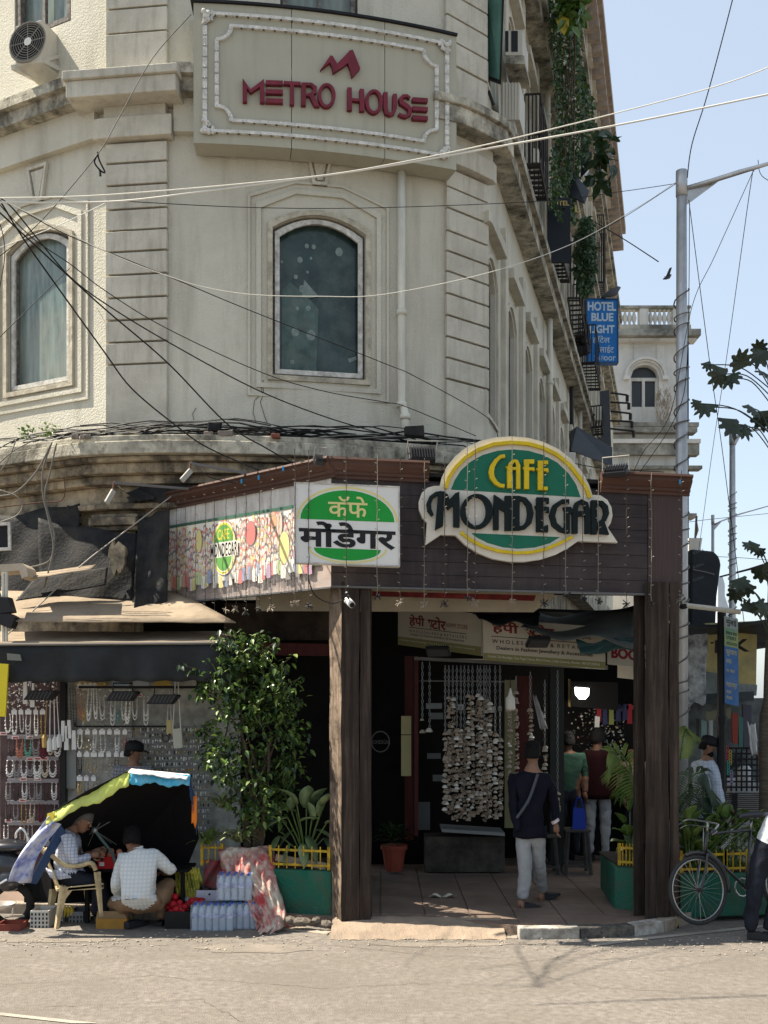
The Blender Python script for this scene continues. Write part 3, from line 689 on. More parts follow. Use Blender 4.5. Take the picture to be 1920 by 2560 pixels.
 m_ = MB(); m_.prism([P(930, 1478, 11.0), P(1340, 1488, 11.0), P(1335, 1502, 11.0), P(930, 1490, 11.0)], (0, .02, 0)); m_.build('red_banner_edge', mat('red_print', (.12, .015, .015), .6, var=.5, scale=9), T)
 # timber posts
 def timber(pl, z0, zt, m, bev=.012):
  m_ = MB(); nz = 12; n = len(pl); vs = []
  for k in range(nz + 1):
   z = z0 + (zt - z0) * k / nz
   for (x, y) in pl: vs.append(V((x + rnd(-.006, .006), y + rnd(-.006, .006), z)))
  fs = [(k * n + i, k * n + (i + 1) % n, (k + 1) * n + (i + 1) % n, (k + 1) * n + i) for k in range(nz) for i in range(n)] + [tuple(range(n))[::-1], tuple(nz * n + i for i in range(n))]
  m_.add(vs, fs); return m_
 def X(u, Y): return (u - 960) * Y / F
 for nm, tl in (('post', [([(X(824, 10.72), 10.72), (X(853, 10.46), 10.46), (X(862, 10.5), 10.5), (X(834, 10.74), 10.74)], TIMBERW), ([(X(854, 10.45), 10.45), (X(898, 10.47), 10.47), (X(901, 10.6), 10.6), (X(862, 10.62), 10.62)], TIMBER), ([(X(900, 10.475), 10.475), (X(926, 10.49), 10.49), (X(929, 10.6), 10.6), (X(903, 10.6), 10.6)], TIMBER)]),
     ('post', [([(X(1584, 10.62), 10.62), (X(1612, 10.66), 10.66), (X(1612, 10.9), 10.9), (X(1584, 10.9), 10.9)], TIMBER), ([(X(1613, 10.5), 10.5), (X(1672, 10.5), 10.5), (X(1672, 10.85), 10.85), (X(1613, 10.85), 10.85)], TIMBER), ([(X(1674, 10.53), 10.53), (X(1697, 10.53), 10.53), (X(1697, 10.88), 10.88), (X(1674, 10.88), 10.88)], TIMBER)])):
  main = None
  for pl, m in tl:
   b = timber(pl, .0, 3.5, m)
   if main is None: main = b.build('timber_post', m, T)
   else: b.build('timber', m, main)
 return T
canopy()
# ---- painted crowd panel (generic cartoon crowd) on the left fascia
def mural():
 T = thing('crowd_panel', 'sunlit painted panel of a colourful cartoon crowd along the left side of the canopy', 'sign', LP(600, 1370))
 mt = lambda u: 1256 + (800 - u) * (1322 - 1256) / 400; mb_ = lambda u: 1411 + (800 - u) * (1460 - 1411) / 400
 def M(x, y, d=0): return LP(x, mt(x) + (mb_(x) - mt(x)) * y, d)     # x in px, y 0..1
 MW = plain('mural_cream', (.70, .67, .58), .6, var=.1, scale=6)
 def sheet(x0, x1, y0, y1, d, m, name):
  m_ = MB(); q = [M(x0, y0, d), M(x1, y0, d), M(x1, y1, d), M(x0, y1, d)]; q2 = [M(x0, y0, d - .02), M(x1, y0, d - .02), M(x1, y1, d - .02), M(x0, y1, d - .02)]
  m_.add(q + q2, [(0, 1, 2, 3), (0, 4, 5, 1), (1, 5, 6, 2), (2, 6, 7, 3), (3, 7, 4, 0)]); return m_.build(name, m, T)
 sheet(386, 800, .0, 1, .018, MW, 'tile_panel')
 GR = plain('mural_green', (.05, .12, .08), .5)
 for y0, y1 in ((-.02, .03), (.965, 1.02)): sheet(384, 802, y0, y1, .024, GR, 'border')
 m_ = MB();
 for i in range(5):
  for x in (394, 789): prism2(m_, [(x, .06 + i * .18), (x + 7, .15 + i * .18), (x, .24 + i * .18), (x - 7, .15 + i * .18)], M, .0185, .0195)
 o = m_.build('diamond_border', GR, T); o['kind'] = 'stuff'
 cols = dict(red=(.50, .10, .08), orange=(.6, .28, .12), yellow=(.6, .53, .16), lime=(.42, .50, .2), blue=(.2, .27, .45), skin=(.6, .42, .3), black=(.15, .13, .12), white=(.66, .63, .56), purple=(.35, .2, .33), pink=(.6, .38, .34), brown=(.27, .16, .11))
 cm = {k: plain('print_' + k, tuple(x_ * .85 + .10 for x_ in c), .6) for k, c in cols.items()}  # prints lifted towards white, sunlit paleness put into the colour
 rr = random.Random(3); lay = {k: MB() for k in cols}; d = [.0200]
 def put(k, pts): d[0] += .000003; lay[k].add([M(x_, y_, d[0]) for x_, y_ in pts], [tuple(range(len(pts)))])
 def ell(cx, cy, rx, ry, n=12): return [(cx + rx * math.cos(i * 6.283 / n), cy + ry * math.sin(i * 6.283 / n)) for i in range(n)]
 for row, (yb, k0) in enumerate(((.20, 0), (.36, 0), (.52, 0), (.68, 0), (.84, 0))):
  x = 392.0
  while x < 782:
   w_ = rr.uniform(6, 13); hh = rr.uniform(.045, .085)
   bc = rr.choice(['red', 'orange', 'yellow', 'lime', 'blue', 'white', 'purple', 'pink', 'black', 'white', 'white', 'white', 'white', 'skin', 'white'])
   y = yb + rr.uniform(-.07, .07); hd = rr.choice(['skin', 'white', 'pink', 'white']); hw = rr.uniform(2.4, 4.6); sq = [rr.uniform(.8, 1.15) for _ in range(8)]
   bd = [(x + w_ * .5 * sq[i] * cx_, y + .16 + .13 * cy_) for i, (cx_, cy_) in enumerate(((-.5, -.9), (.5, -.95), (1, -.4), (.8, .3), (1.1, 1), (0, 1.1), (-1.1, 1), (-.9, -.3)))]; put('black', [(x + (a - x) * 1.07, b_ - .003) for a, b_ in bd]); put(bc, bd)
   hair = rr.choice(['black', 'brown', 'red', 'yellow', 'black', 'orange'])
   put(hair, ell(x, y - .025, hw * 1.25, hh * 1.12)); put('black', ell(x, y + .01, hw * 1.05, hh * 1.04)); put(hd, ell(x, y + .01, hw, hh))
   put('white', ell(x - hw * .3, y - .01, 1.2, .018, 8)); put('white', ell(x + hw * .35, y - .01, 1.2, .018, 8))
   put('black', ell(x - hw * .25, y - .008, .6, .009, 6)); put('black', ell(x + hw * .4, y - .008, .6, .009, 6))
   put('orange' if hd != 'pink' else 'red', ell(x + hw * .2, y + .03, 1.6, .02, 8)); put('red' if rr.random() < .5 else 'black', ell(x, y + .065, 2.2, .012 + .012 * rr.random(), 8))
   if rr.random() < .5:
    put('black', [(x + w_ * .3, y + .2), (x + w_ * .62, y + .02), (x + w_ * .7, y + .04), (x + w_ * .45, y + .24)])
    put(rr.choice(['yellow', 'red', 'orange']), [(x + w_ * .58, y - .05), (x + w_ * .8, y - .05), (x + w_ * .77, y + .05), (x + w_ * .6, y + .05)])
   for _ in range(3):
    sx = x + rr.uniform(-w_ * .4, w_ * .4); put('black', [(sx, y + .12), (sx + .5, y + .12), (sx + 1.2, y + .45), (sx + .6, y + .45)])
   x += w_ * rr.uniform(.62, .9)
 for (cx, cy, rx, ry, k) in ((716, .66, 13, .27, 'yellow'), (632, .34, 13, .2, 'red'), (420, .86, 8, .12, 'lime'), (503, .34, 7, .2, 'yellow'), (704, .26, 7, .2, 'skin'), (690, .2, 8, .1, 'orange')):
  put('black', ell(cx, cy, rx + 1, ry + .01, 20)); put(k, ell(cx, cy, rx, ry, 20))
 for k in cols:
  if lay[k].v: lay[k].build('crowd_print', cm[k], T)['kind'] = 'stuff'
 # small oval logo in the crowd
 LG = plain('logo_green', (.13, .32, .08), .5); LY = plain('logo_yellow', (.62, .52, .06), .5); LK = BLACK
 m_ = MB(); prism2(m_, ell(566, .53, 30, .46, 28), M, .03, .0388); m_.build('logo_ground', MW, T)
 m_ = MB(); ringxy(m_, 566, .53, 29, .445, 26.5, .41, M, .0388, .0392); m_.build('logo_ring', LY, T)
 up = [(566 + 24 * math.cos(R(a)), .42 - .30 * math.sin(R(a))) for a in range(0, 181, 15)]; dn = [(566 + 20 * math.cos(R(a)), .68 - .24 * math.sin(R(a))) for a in range(180, 361, 15)]
 m_ = MB(); prism2(m_, up, M, .0388, .0393); m_.build('logo_field', LG, T); m_ = MB(); prism2(m_, dn, M, .0388, .0393); m_.build('logo_field', LG, T)
 m_ = MB(); text_on(m_, 'CAFE', (551, .2, 580, .38), M, .0398, .01); m_.build('lettering', LY, T)
 m_ = MB(); prism2(m_, [(532, .42), (601, .42), (601, .68), (532, .68)], M, .0389, .0394); m_.build('logo_band', MW, T)
 m_ = MB(); text_on(m_, 'MONDEGAR', (533, .44, 600, .67), M, .04, .01); m_.build('lettering', LK, T)
mural()
# ---------------------------------------------------------------- oval cafe sign
SGW = mat('sign_white', (.60, .57, .50), .6, var=.06, scale=4, bump=.05, streak=.35, scol=(.3, .25, .18), dirt=.25, dcol=(.4, .35, .27), dscale=4)
SGG = mat('sign_green', (.010, .125, .075), .45, var=.06, bump=0)
SGY = mat('sign_yellow', (.58, .42, .012), .5, var=.1, scale=8, bump=.05, dirt=.2, dcol=(.2, .13, .03), dscale=9)
SGD = mat('sign_dark_green', (.005, .010, .010), .6, var=.3, scale=8, bump=.1, spec=.15)
def cafe_sign():
 f = lambda x, y, d=0: FP(1040 + x / 3.19, 1090 + y / 3.19, d)
 T = thing('cafe_sign', 'oval green and yellow cafe sign reading CAFE MONDEGAR, mounted on the front of the canopy', 'sign', f(780, 1000, .1))
 O = [(70, 880), (82, 705), (45, 665), (18, 600), (16, 540), (40, 470), (85, 430), (135, 416), (182, 415), (200, 345), (238, 262), (305, 180), (390, 112), (500, 60), (620, 33), (750, 24), (880, 35), (1000, 68), (1120, 125), (1225, 208), (1310, 310), (1362, 410), (1386, 486), (1450, 490), (1505, 525), (1538, 585), (1546, 650), (1532, 708), (1508, 745), (1588, 863), (1275, 850), (1200, 903), (1100, 956), (980, 995), (850, 1014), (730, 1012), (600, 990), (480, 942), (385, 880), (308, 805), (190, 800)]
 m_ = MB(); prism2(m_, O, f, .04, .11); m_.build('board', SGW, T)
 m_ = MB(); prism2(m_, [(270, 445), (300, 370), (350, 292), (425, 225), (520, 172), (640, 138), (760, 128), (880, 138), (1000, 172), (1110, 232), (1200, 318), (1258, 405), (1293, 505)], f, .11, .113); m_.build('green_field', SGG, T)
 m_ = MB(); prism2(m_, [(430, 788), (1130, 820), (1050, 868), (930, 902), (800, 912), (680, 900), (560, 866), (480, 826)], f, .11, .113); m_.build('green_field', SGG, T)
 m_ = MB(); stroke(m_, [(226, 440), (252, 358), (305, 275), (385, 196), (485, 135), (605, 92), (740, 78), (880, 88), (1000, 122), (1110, 178), (1208, 262), (1285, 362), (1335, 440), (1360, 512)], 27, f, .11, .15); m_.build('yellow_rim', SGY, T)
 m_ = MB(); stroke(m_, [(345, 784), (430, 848), (530, 898), (650, 932), (780, 947), (900, 942), (1020, 914), (1130, 868), (1225, 818)], 24, f, .11, .145); m_.build('yellow_rim', SGY, T)
 def L(items, m, d1):
  q = MB(); i = 0
  for k, *a in items:
   e = d1 + .0013 * i; i += 1
   if k == 'p': prism2(q, a[0], f, .112, e)
   elif k == 'r': x0, y0, x1, y1 = a; prism2(q, [(x0, y0), (x1, y0), (x1, y1), (x0, y1)], f, .112, e)
   elif k == 's': stroke(q, a[0], a[1], f, .112, e)
   elif k == 'o': ringxy(q, *a[:6], f, .112, e, 28, *a[6:])
  q.build('letter', m, T)
 Y_ = .165
 L([('s', [(691, 187), (655, 193), (620, 225), (592, 270), (583, 315), (592, 358), (622, 400), (655, 420), (688, 424)], [26, 26, 30, 38, 42, 38, 30, 27, 28])], SGY, Y_)
 L([('s', [(728, 440), (728, 300), (736, 250), (760, 226), (782, 228), (795, 262), (796, 445)], [38, 38, 32, 24, 26, 32, 32]), ('p', [(698, 268), (725, 276), (800, 276), (800, 296), (725, 296), (712, 290)])], SGY, Y_)
 L([('r', 842, 216, 880, 447), ('r', 878, 216, 920, 248), ('p', [(830, 278), (920, 278), (924, 305), (905, 300), (842, 300)])], SGY, Y_)
 L([('r', 950, 225, 990, 454), ('r', 988, 225, 1029, 252), ('p', [(934, 285), (1029, 285), (1033, 318), (1010, 306), (950, 306)]), ('p', [(988, 430), (1026, 430), (1026, 457), (988, 455)])], SGY, Y_)
 D_ = .17
 L([('s', [(122, 655), (98, 615), (92, 565), (112, 515), (150, 485), (196, 478)], [22, 34, 38, 34, 30, 30]), ('p', [(168, 478), (218, 466), (205, 738), (142, 770)]), ('p', [(200, 464), (240, 490), (256, 530), (300, 482), (332, 470), (332, 530), (246, 612), (212, 560)]), ('p', [(286, 560), (334, 520), (334, 748), (286, 744)])], SGD, D_)
 L([('o', 470, 624, 128, 138, 80, 112, 462, 622)], SGD, D_)
 L([('p', [(603, 550), (642, 560), (642, 768), (600, 768)]), ('p', [(604, 492), (648, 520), (742, 590), (742, 660), (604, 575)]), ('r', 690, 502, 741, 774)], SGD, D_)
 L([('r', 752, 502, 806, 773), ('s', [(800, 518), (845, 530), (880, 575), (892, 640), (878, 710), (842, 748), (800, 758)], [30, 36, 44, 48, 44, 34, 30])], SGD, D_)
 L([('r', 938, 514, 988, 784), ('p', [(986, 515), (1036, 518), (1036, 562), (1005, 545), (986, 545)]), ('p', [(925, 580), (1036, 590), (1036, 636), (1010, 622), (938, 612)]), ('p', [(986, 745), (1030, 728), (1030, 786), (986, 785)])], SGD, D_)
 L([('s', [(1196, 545), (1140, 545), (1085, 585), (1062, 655), (1080, 725), (1130, 768), (1185, 778)], [34, 34, 42, 46, 42, 36, 34]), ('r', 1158, 600, 1200, 795), ('p', [(1146, 592), (1208, 588), (1232, 632), (1200, 640), (1158, 622)])], SGD, D_)
 L([('s', [(1241, 796), (1241, 620), (1256, 565), (1290, 545), (1325, 562), (1341, 620), (1341, 797)], [42, 42, 36, 34, 36, 42, 42]), ('p', [(1215, 612), (1245, 622), (1340, 622), (1340, 660), (1262, 660)])], SGD, D_)
 L([('r', 1368, 536, 1413, 802), ('s', [(1410, 553), (1450, 558), (1480, 590), (1488, 640), (1470, 690), (1436, 712)], [32, 36, 42, 42, 34, 26]), ('p', [(1426, 700), (1466, 690), (1508, 805), (1440, 800), (1415, 740)])], SGD, D_)
cafe_sign()
def hindi_sign():
 a, b, c_ = P(735, 1205, 10.15), P(999, 1216, 10.22), P(736, 1407, 10.15)
 f = planefn(a, b, c_, (945, 65, 1630, 585))
 T = thing('lightbox_sign', 'white box sign with green oval and Hindi lettering, on the canopy corner', 'sign', f(1290, 585))
 WB = mat('lightbox_white', (.63, .62, .60), .4, var=.03, bump=0, dirt=.1, dcol=(.4, .38, .34))
 m_ = MB(); prism2(m_, [(945, 65), (1630, 65), (1630, 585), (945, 585)], f, -.12, 0); m_.build('box', WB, T)
 m_ = MB()
 for q in ([(945, 65), (1630, 65), (1630, 72), (945, 72)], [(945, 578), (1630, 578), (1630, 585), (945, 585)], [(945, 73), (953, 73), (953, 577), (945, 577)], [(1622, 73), (1630, 73), (1630, 577), (1622, 577)]): prism2(m_, q, f, 0, .01)
 m_.build('edge_trim', PAINTW, T)['kind'] = 'stuff'
 GRN = plain('print_bright_green', (.012, .26, .035), .4); YL = plain('print_yellow', (.68, .50, .03), .4)
 ym = lambda y: y - 14
 up = [(1290 + 305 * math.cos(R(a)), 300 - 195 * math.sin(R(a))) for a in range(0, 181, 9)]
 m_ = MB(); prism2(m_, up, f, 0, .002); m_.build('green_field', GRN, T)
 dn = [(1288 + 218 * math.cos(R(a)), 482 - 76 * math.sin(R(a))) for a in range(180, 361, 12)]
 m_ = MB(); prism2(m_, dn, f, 0, .002); m_.build('green_field', GRN, T)
 m_ = MB(); stroke(m_, [(1290 + 322 * math.cos(R(a)), 300 - 213 * math.sin(R(a))) for a in range(180, -1, -9)], 14, f, 0, .002); m_.build('yellow_rim', YL, T)
 m_ = MB(); stroke(m_, [(1288 + 250 * math.cos(R(a)), 478 - 92 * math.sin(R(a))) for a in range(180, 361, 9)], 13, f, 0, .002); m_.build('yellow_rim', YL, T)
 m_ = MB(); text_on(m_, 'कॅफे', (1165, 143, 1420, 278), f, .004, .012); m_.build('lettering', YL, T)
 m_ = MB(); text_on(m_, 'मोंडेगर', (975, 312, 1602, 480), f, .004, .03); m_.build('lettering', BLACK, T)
hindi_sign()
# ---------------------------------------------------------------- right-hand facade fittings
def fy(u):
 k = (u - 960) / F; d = ED; t = (k * D0.y - D0.x) / (d.x - k * d.y); return D0.y + d.y * t
NF = V((ED.y, -ED.x, 0)); E3 = V((ED.x, ED.y, 0))
def fp(u, v, off=0): Y = fy(u); return P(u, v, Y) + NF * off
def drain(name_lbl, pts, r, name='drainpipe', joints=()):
 m_ = MB(); m_.tube(pts, r, 10); T = m_.build(name, PIPE, None, smooth=True, loc=pts[-1]); tag(T, name_lbl, 'drainpipe')
 for p_ in joints:
  m_ = MB(); m_.tube([p_ - V((0, 0, .03)), p_ + V((0, 0, .03))], r * 1.3, 10); m_.build('collar', PIPE, T, smooth=True)
def q3(u, v, Y): return P(u, v, Y)
def fittings():
 s = su(998, SA, SC); off = .10
 p = lambda v: at_s(s, off, zv(v, s, off))
 drain('cream drainpipe running down the front wall from the name board to the lower ledge', [p(420), p(780), p(1010), p(1022) + V((.03, -.01, 0)), p(1040) + V((.045, -.06, 0)), p(1098) + V((.045, -.08, 0))], .048, joints=[p(782), p(1012), p(1046) + V((.045, -.07, 0))])
 for (u, v0, v1, l) in ((1360, 180, 405, 'upper cream drainpipe on the street side below the high ledge'), (1366, 800, 1118, 'lower cream drainpipe on the street side beside the arched windows'), (1446, 1030, 1180, 'far cream drainpipe low on the street side behind the black awning')):
  a, b = fp(u - 8, v0, .12), fp(u - 8, v1, .12); b = V((a.x, a.y, b.z)); drain(l, [a, b], .055, joints=[a.lerp(b, .5)])
 m_ = MB(); a = fp(1418, 920, .1); m_.tube([a, V((a.x, a.y, 4.8))], .05, 8); tag(m_.build('drainpipe', IRON, loc=a), 'dark iron drainpipe between the cream pipes on the street side', 'drainpipe')
 # casement standing open
 T = thing('open_casement', 'green-tinted glass casement standing open beside the name board', 'window', P(1236, 210, 13.5))
 o = [P(1209, -60, 13.45), P(1262, -60, 13.2), P(1252, 212, 13.2), P(1217, 200, 13.45)]
 i = [P(1213, -55, 13.45), P(1257, -55, 13.22), P(1248, 203, 13.22), P(1220, 193, 13.45)]
 m_ = MB(); ring(m_, o, i, (0, -.03, 0)); m_.build('frame', BLACK, T)
 m_ = MB(); m_.prism(i, (0, -.008, 0)); m_.build('pane', mat('green_glass', (.10, .22, .18), .1, var=.3, scale=2, bump=.02, spec=.8), T)
 m_ = MB(); m_.tube([P(1212, 200, 13.5), P(1234, 262, 13.5)], .02, 6); m_.build('stay', IRON, T)
 # air conditioners
 ACW = mat('ac_casing', (.52, .50, .44), .6, var=.12, scale=5, bump=.05, streak=.4, scol=(.2, .15, .1), dirt=.3, dcol=(.25, .2, .14), dscale=5)
 def wac(u0, u1, v0, v1, Y, dep, lbl, name='air_conditioner'):
  T = thing(name, lbl, 'air conditioner', P(u0, v1, Y))
  m_ = MB(); a, b, c_, d_ = P(u0, v0, Y), P(u1, v0, Y), P(u1, v1, Y), P(u0, v1, Y); m_.prism([a, b, c_, d_], E3 * dep); m_.build('casing', ACW, T, bevel=.01)
  return T, a, b, c_, d_
 T, a, b, c_, d_ = wac(1262, 1307, 76, 138, 14.1, .55, 'white window air conditioner with two dark grilles, above the street-side ledge')
 for f0, f1 in ((.02, .2), (.36, .72)):
  m_ = MB(); m_.prism([a.lerp(b, f0).lerp(d_.lerp(c_, f0), .04), a.lerp(b, f1).lerp(d_.lerp(c_, f1), .04), a.lerp(b, f1).lerp(d_.lerp(c_, f1), .86), a.lerp(b, f0).lerp(d_.lerp(c_, f0), .86)], (0, -.012, 0)); m_.build('grille', BLACK, T)
 m_ = MB(); m_.prism([P(1258, 139, 14.1), P(1310, 139, 14.1), P(1312, 160, 14.1), P(1260, 158, 14.1)], E3 * .6); m_.build('shelf', LEDGE, T)
 T, a, b, c_, d_ = wac(1254, 1300, 207, 300, 13.75, .5, 'old grey ribbed air conditioner standing on the street-side ledge')
 for k in range(6):
  m_ = MB(); x = (k + .5) / 6; m_.bar(a.lerp(b, x) + V((0, -.01, 0)), d_.lerp(c_, x) + V((0, -.01, 0)), .012, .012); m_.build('rib', ACW, T)
 wac(1330, 1346, 370, 405, 15.6, .4, 'small cream air conditioner inside the first iron cage')[0]
 wac(1488, 1505, 1015, 1050, 25.5, .4, 'white air conditioner low on the far street side above the black awning')
 wac(1411, 1436, 1130, 1168, 16.5, .5, 'grey air conditioner behind the top of the oval cafe sign')
 # condenser on the left facade
 T = thing('condenser_unit', 'weathered cream air-conditioner condenser on brackets, top left of the facade', 'air conditioner', P(100, 165, 12.2))
 Yc = 12.25; fl, fr_, bl, br = P(38, 58, Yc), P(102, 48, Yc - .0), None, None
 a = P(38, 65, Yc); b = P(104, 48, Yc + .12); c_ = P(104, 155, Yc + .12); d_ = P(38, 165, Yc); e_ = P(173, 68, Yc + .62) - P(104, 48, Yc + .12); e_.z = 0
 m_ = MB(); m_.prism([a, b, c_, d_], e_); m_.build('casing', ACW, T, bevel=.012)
 ex, ez = (b - a), (d_ - a); nn = ex.cross(ez).normalized(); nn = nn if nn.y < 0 else -nn
 cc = a + ex * .46 + ez * .5; ux, uz = ex.normalized(), ez.normalized(); r = .235
 cir = lambda rr, d=0: [cc + ux * rr * math.cos(k * .2618) + uz * rr * math.sin(k * .2618) + nn * d for k in range(24)]
 m_ = MB(); m_.add(cir(r * .97, .004), [tuple(range(24))]); m_.build('fan_recess', BLACK, T)
 m_ = MB(); ring(m_, cir(r), cir(r * .93), nn * .03)
 for rr in (.3, .42, .54, .66, .78, .88): ring(m_, cir(r * rr, .016), cir(r * (rr - .025), .016), nn * .006)
 for k in range(8): m_.tube([cc + nn * .024, cir(r * .95, .024)[k * 3]], .005, 4)
 m_.build('fan_guard', plain('guard_grey', (.22, .21, .19)), T)
 m_ = MB(); m_.add(cir(r * .2, .03), [tuple(range(24))]); m_.build('fan_hub', WHITE, T)
 for o0, o1 in ((P(32, 168, Yc - .02), P(105, 205, Yc + .45)), (P(104, 152, Yc + .14), P(178, 190, Yc + .6))):
  m_ = MB(); m_.bar(o0, o1 + V((0, 0, .0)), .05, .05); m_.bar(o0, o1 + V((0, 0, .28)), .03, .04); m_.build('bracket', ACW, T)
 for k in range(3):
  m_ = MB(); m_.tube([P(172 + k * 2, 128, 12.6), P(195, 118 - k * 6, 12.75), P(212 + k * 3, 80, 12.8), P(218 + k * 3, 20, 12.8), P(225, -60, 12.8)], .018, 6); m_.build('hose', CABLE, T, smooth=True)
 # iron cages, platforms, awnings
 def platform(pts, lbl, rail=0, slats=7, name='iron_cage', cat='iron cage'):
  T = thing(name, lbl, cat, pts[0]); a, b, c_, d_ = pts
  m_ = MB()
  for p0, p1 in ((a, b), (b, c_), (c_, d_), (d_, a)): m_.tube([p0, p1], .022, 4)
  if rail:
   for p0, p1 in ((a, b), (b, c_), (c_, d_)):
    m_.tube([p0 + V((0, 0, rail)), p1 + V((0, 0, rail))], .018, 4)
    for k in range(5): q = p0.lerp(p1, k / 4); m_.tube([q, q + V((0, 0, rail))], .011, 4)
  m_.build('frame', IRON, T)
  for k in range(slats):
   f_ = (k + .5) / slats; m_ = MB(); m_.bar(a.lerp(d_, f_), b.lerp(c_, f_), .07, .02); m_.build('slat', IRON, T)
  return T
 platform([P(1312, 412, 14.8), P(1350, 410, 14.8), P(1368, 500, 15.85), P(1325, 500, 15.85)], 'black slatted iron cage hanging from the street side, highest and nearest of them', 1.0)
 platform([P(1370, 643, 20.2), P(1402, 640, 20.2), P(1425, 705, 21.6), P(1386, 705, 21.6)], 'rusty iron cage under the leaning white sheet', .9)
 platform([P(1420, 745, 22.3), P(1450, 745, 22.3), P(1464, 835, 24.4), P(1432, 840, 24.4)], 'black iron cage with open slats left of the blue hotel sign', 1.2, 8)
 platform([P(1440, 840, 24.5), P(1462, 840, 24.5), P(1474, 880, 25.5), P(1444, 880, 25.5)], 'black rubbish-filled cage below the slatted one beside the blue hotel sign', .5, 5)
 platform([P(1452, 908, 25), P(1488, 905, 25), P(1500, 975, 26.8), P(1456, 975, 26.8)], 'black box-like iron cage under the blue hotel sign', .9, 9)
 platform([P(1490, 705, 31), P(1509, 705, 31), P(1513, 745, 32.4), P(1492, 745, 32.4)], 'iron ladder-like cage above the blue hotel sign', 2.0, 8)
 platform([P(1478, 1068, 25), P(1505, 1065, 25), P(1510, 1085, 25.6), P(1482, 1088, 25.6)], 'small iron cage over the black awning', .5, 4)
 m_ = MB()
 for k in range(60): m_.ball(P(1450 + rnd(-12, 20), 862 + rnd(-16, 18), 25 + rnd(-.4, .3)), rnd(.05, .14), 5, 3)
 tag(m_.build('rubbish_heap', TAR), 'dark rubbish and leaves heaped in the cage by the blue hotel sign', 'rubbish', kind='stuff')
 def sheet(pts, m, lbl, name, cat, th=.03):
  m_ = MB(); m_.prism(pts, (0, th, 0)); return tag(m_.build(name, m, loc=pts[0]), lbl, cat)
 TP = mat('black_tarpaulin', (.014, .017, .02), .5, var=.4, scale=2, bump=.2, bscale=22)
 sheet([P(1426, 1078, 17.5), P(1442, 1066, 17.6), P(1531, 1118, 17.0), P(1531, 1165, 16.4), P(1428, 1126, 16.6)], TP, 'black sloping tarpaulin awning on the street side behind the oval sign', 'tarpaulin_awning', 'awning')
 sheet([P(1424, 420, 19.2), P(1474, 478, 18.8), P(1462, 508, 18.4), P(1426, 490, 18.6)], TP, 'dark tarpaulin hood under the hanging vines', 'tarpaulin_awning', 'awning')
 sheet([P(1446, 172, 20.5), P(1462, 174, 20.4), P(1472, 238, 20.2), P(1456, 244, 20.3)], TP, 'small dark canvas hood high among the vines', 'tarpaulin_awning', 'awning')
 sheet([P(1452, 300, 22), P(1468, 290, 22), P(1474, 420, 22), P(1452, 445, 22)], TP, 'dark upright hoarding behind the vines', 'hoarding', 'board')
 sheet([P(1500, 978, 27), P(1523, 975, 27), P(1528, 1115, 27), P(1502, 1110, 27)], plain('slate_board', (.05, .055, .065)), 'tall slate grey board low on the far street side', 'hoarding', 'board')
 sheet([P(1386, 628, 19.6), P(1392, 580, 19.8), P(1400, 545, 20), P(1424, 640, 20.4), P(1423, 690, 20.4), P(1404, 632, 19.9)], mat('white_sheet', (.55, .54, .52), .5, var=.15, scale=2), 'crumpled white sheet leaning out of an iron cage', 'sheet', 'sheet', .05)
 sheet([P(1460, 345, 23), P(1470, 345, 23), P(1472, 440, 23), P(1462, 445, 23)], WHITE, 'narrow white panel beside the vines', 'panel', 'panel')
 # dark hotel board with gilt letters
 T = thing('dark_hotel_board', 'dark board with gilt HOTEL lettering half hidden by vines', 'sign', P(1370, 650, 17.6))
 f = planefn(P(1369, 494, 17.4), P(1426, 494, 17.4), P(1369, 655, 17.4), (0, 0, 57, 161))
 m_ = MB(); prism2(m_, [(0, 0), (57, 0), (57, 161), (0, 161)], f, -.06, 0); m_.build('board', plain('navy_board', (.012, .016, .022)), T)
 GILT = plain('gilt', (.45, .36, .12), .5)
 m_ = MB(); text_on(m_, 'HOTEL', (2, 8, 54, 20), f, .004, .01); m_.build('lettering', GILT, T)
 m_ = MB(); text_on(m_, 'S', (18, 30, 30, 44), f, .004, .01); m_.build('lettering', GILT, T)
 f2 = planefn(P(1437, 515, 18.5), P(1455, 520, 18.5), P(1437, 530, 18.5), (0, 0, 18, 15)); m_ = MB(); text_on(m_, 'L', (0, 0, 14, 15), f2, .02, .02, th=.02); m_.build('lettering', GILT, T)
 # blue hotel sign
 T = thing('blue_hotel_sign', 'bright blue hanging sign reading HOTEL BLUE LIGHT in white letters', 'sign', P(1505, 908, 26.6))
 f = planefn(P(1466, 746, 26.6), P(1545, 747, 26.6), P(1467, 907, 26.6), (0, 0, 79, 161))
 m_ = MB(); prism2(m_, [(0, 0), (79, 0), (79, 161), (0, 161)], f, -.2, 0); m_.build('box', plain('sign_blue', (.012, .15, .45), .4), T)
 m_ = MB()
 for q in ([(0, 0), (79, 0), (79, 2), (0, 2)], [(0, 159), (79, 159), (79, 161), (0, 161)], [(77.5, 2), (79, 2), (79, 159), (77.5, 159)], [(0, 2), (1.5, 2), (1.5, 159), (0, 159)]): prism2(m_, q, f, 0, .03)
 m_.build('rim', plain('rim_blue', (.04, .09, .2)), T)['kind'] = 'stuff'
 LW = plain('letter_pale', (.45, .55, .65), .5)
 for t, bx, bo in (('HOTEL', (3, 8, 74, 31), .04), ('BLUE', (12, 36, 67, 57), .04), ('LIGHT', (8, 66, 70, 87), .04), ('हॉटेल', (15, 93, 58, 113), .01), ('लाईट', (32, 117, 68, 137), .01), ('oor', (43, 144, 72, 155), .01), ('3rd Fl', (18, 143, 43, 155), .0)):
  m_ = MB(); text_on(m_, t, bx, f, .006, bo); m_.build('lettering', LW, T)
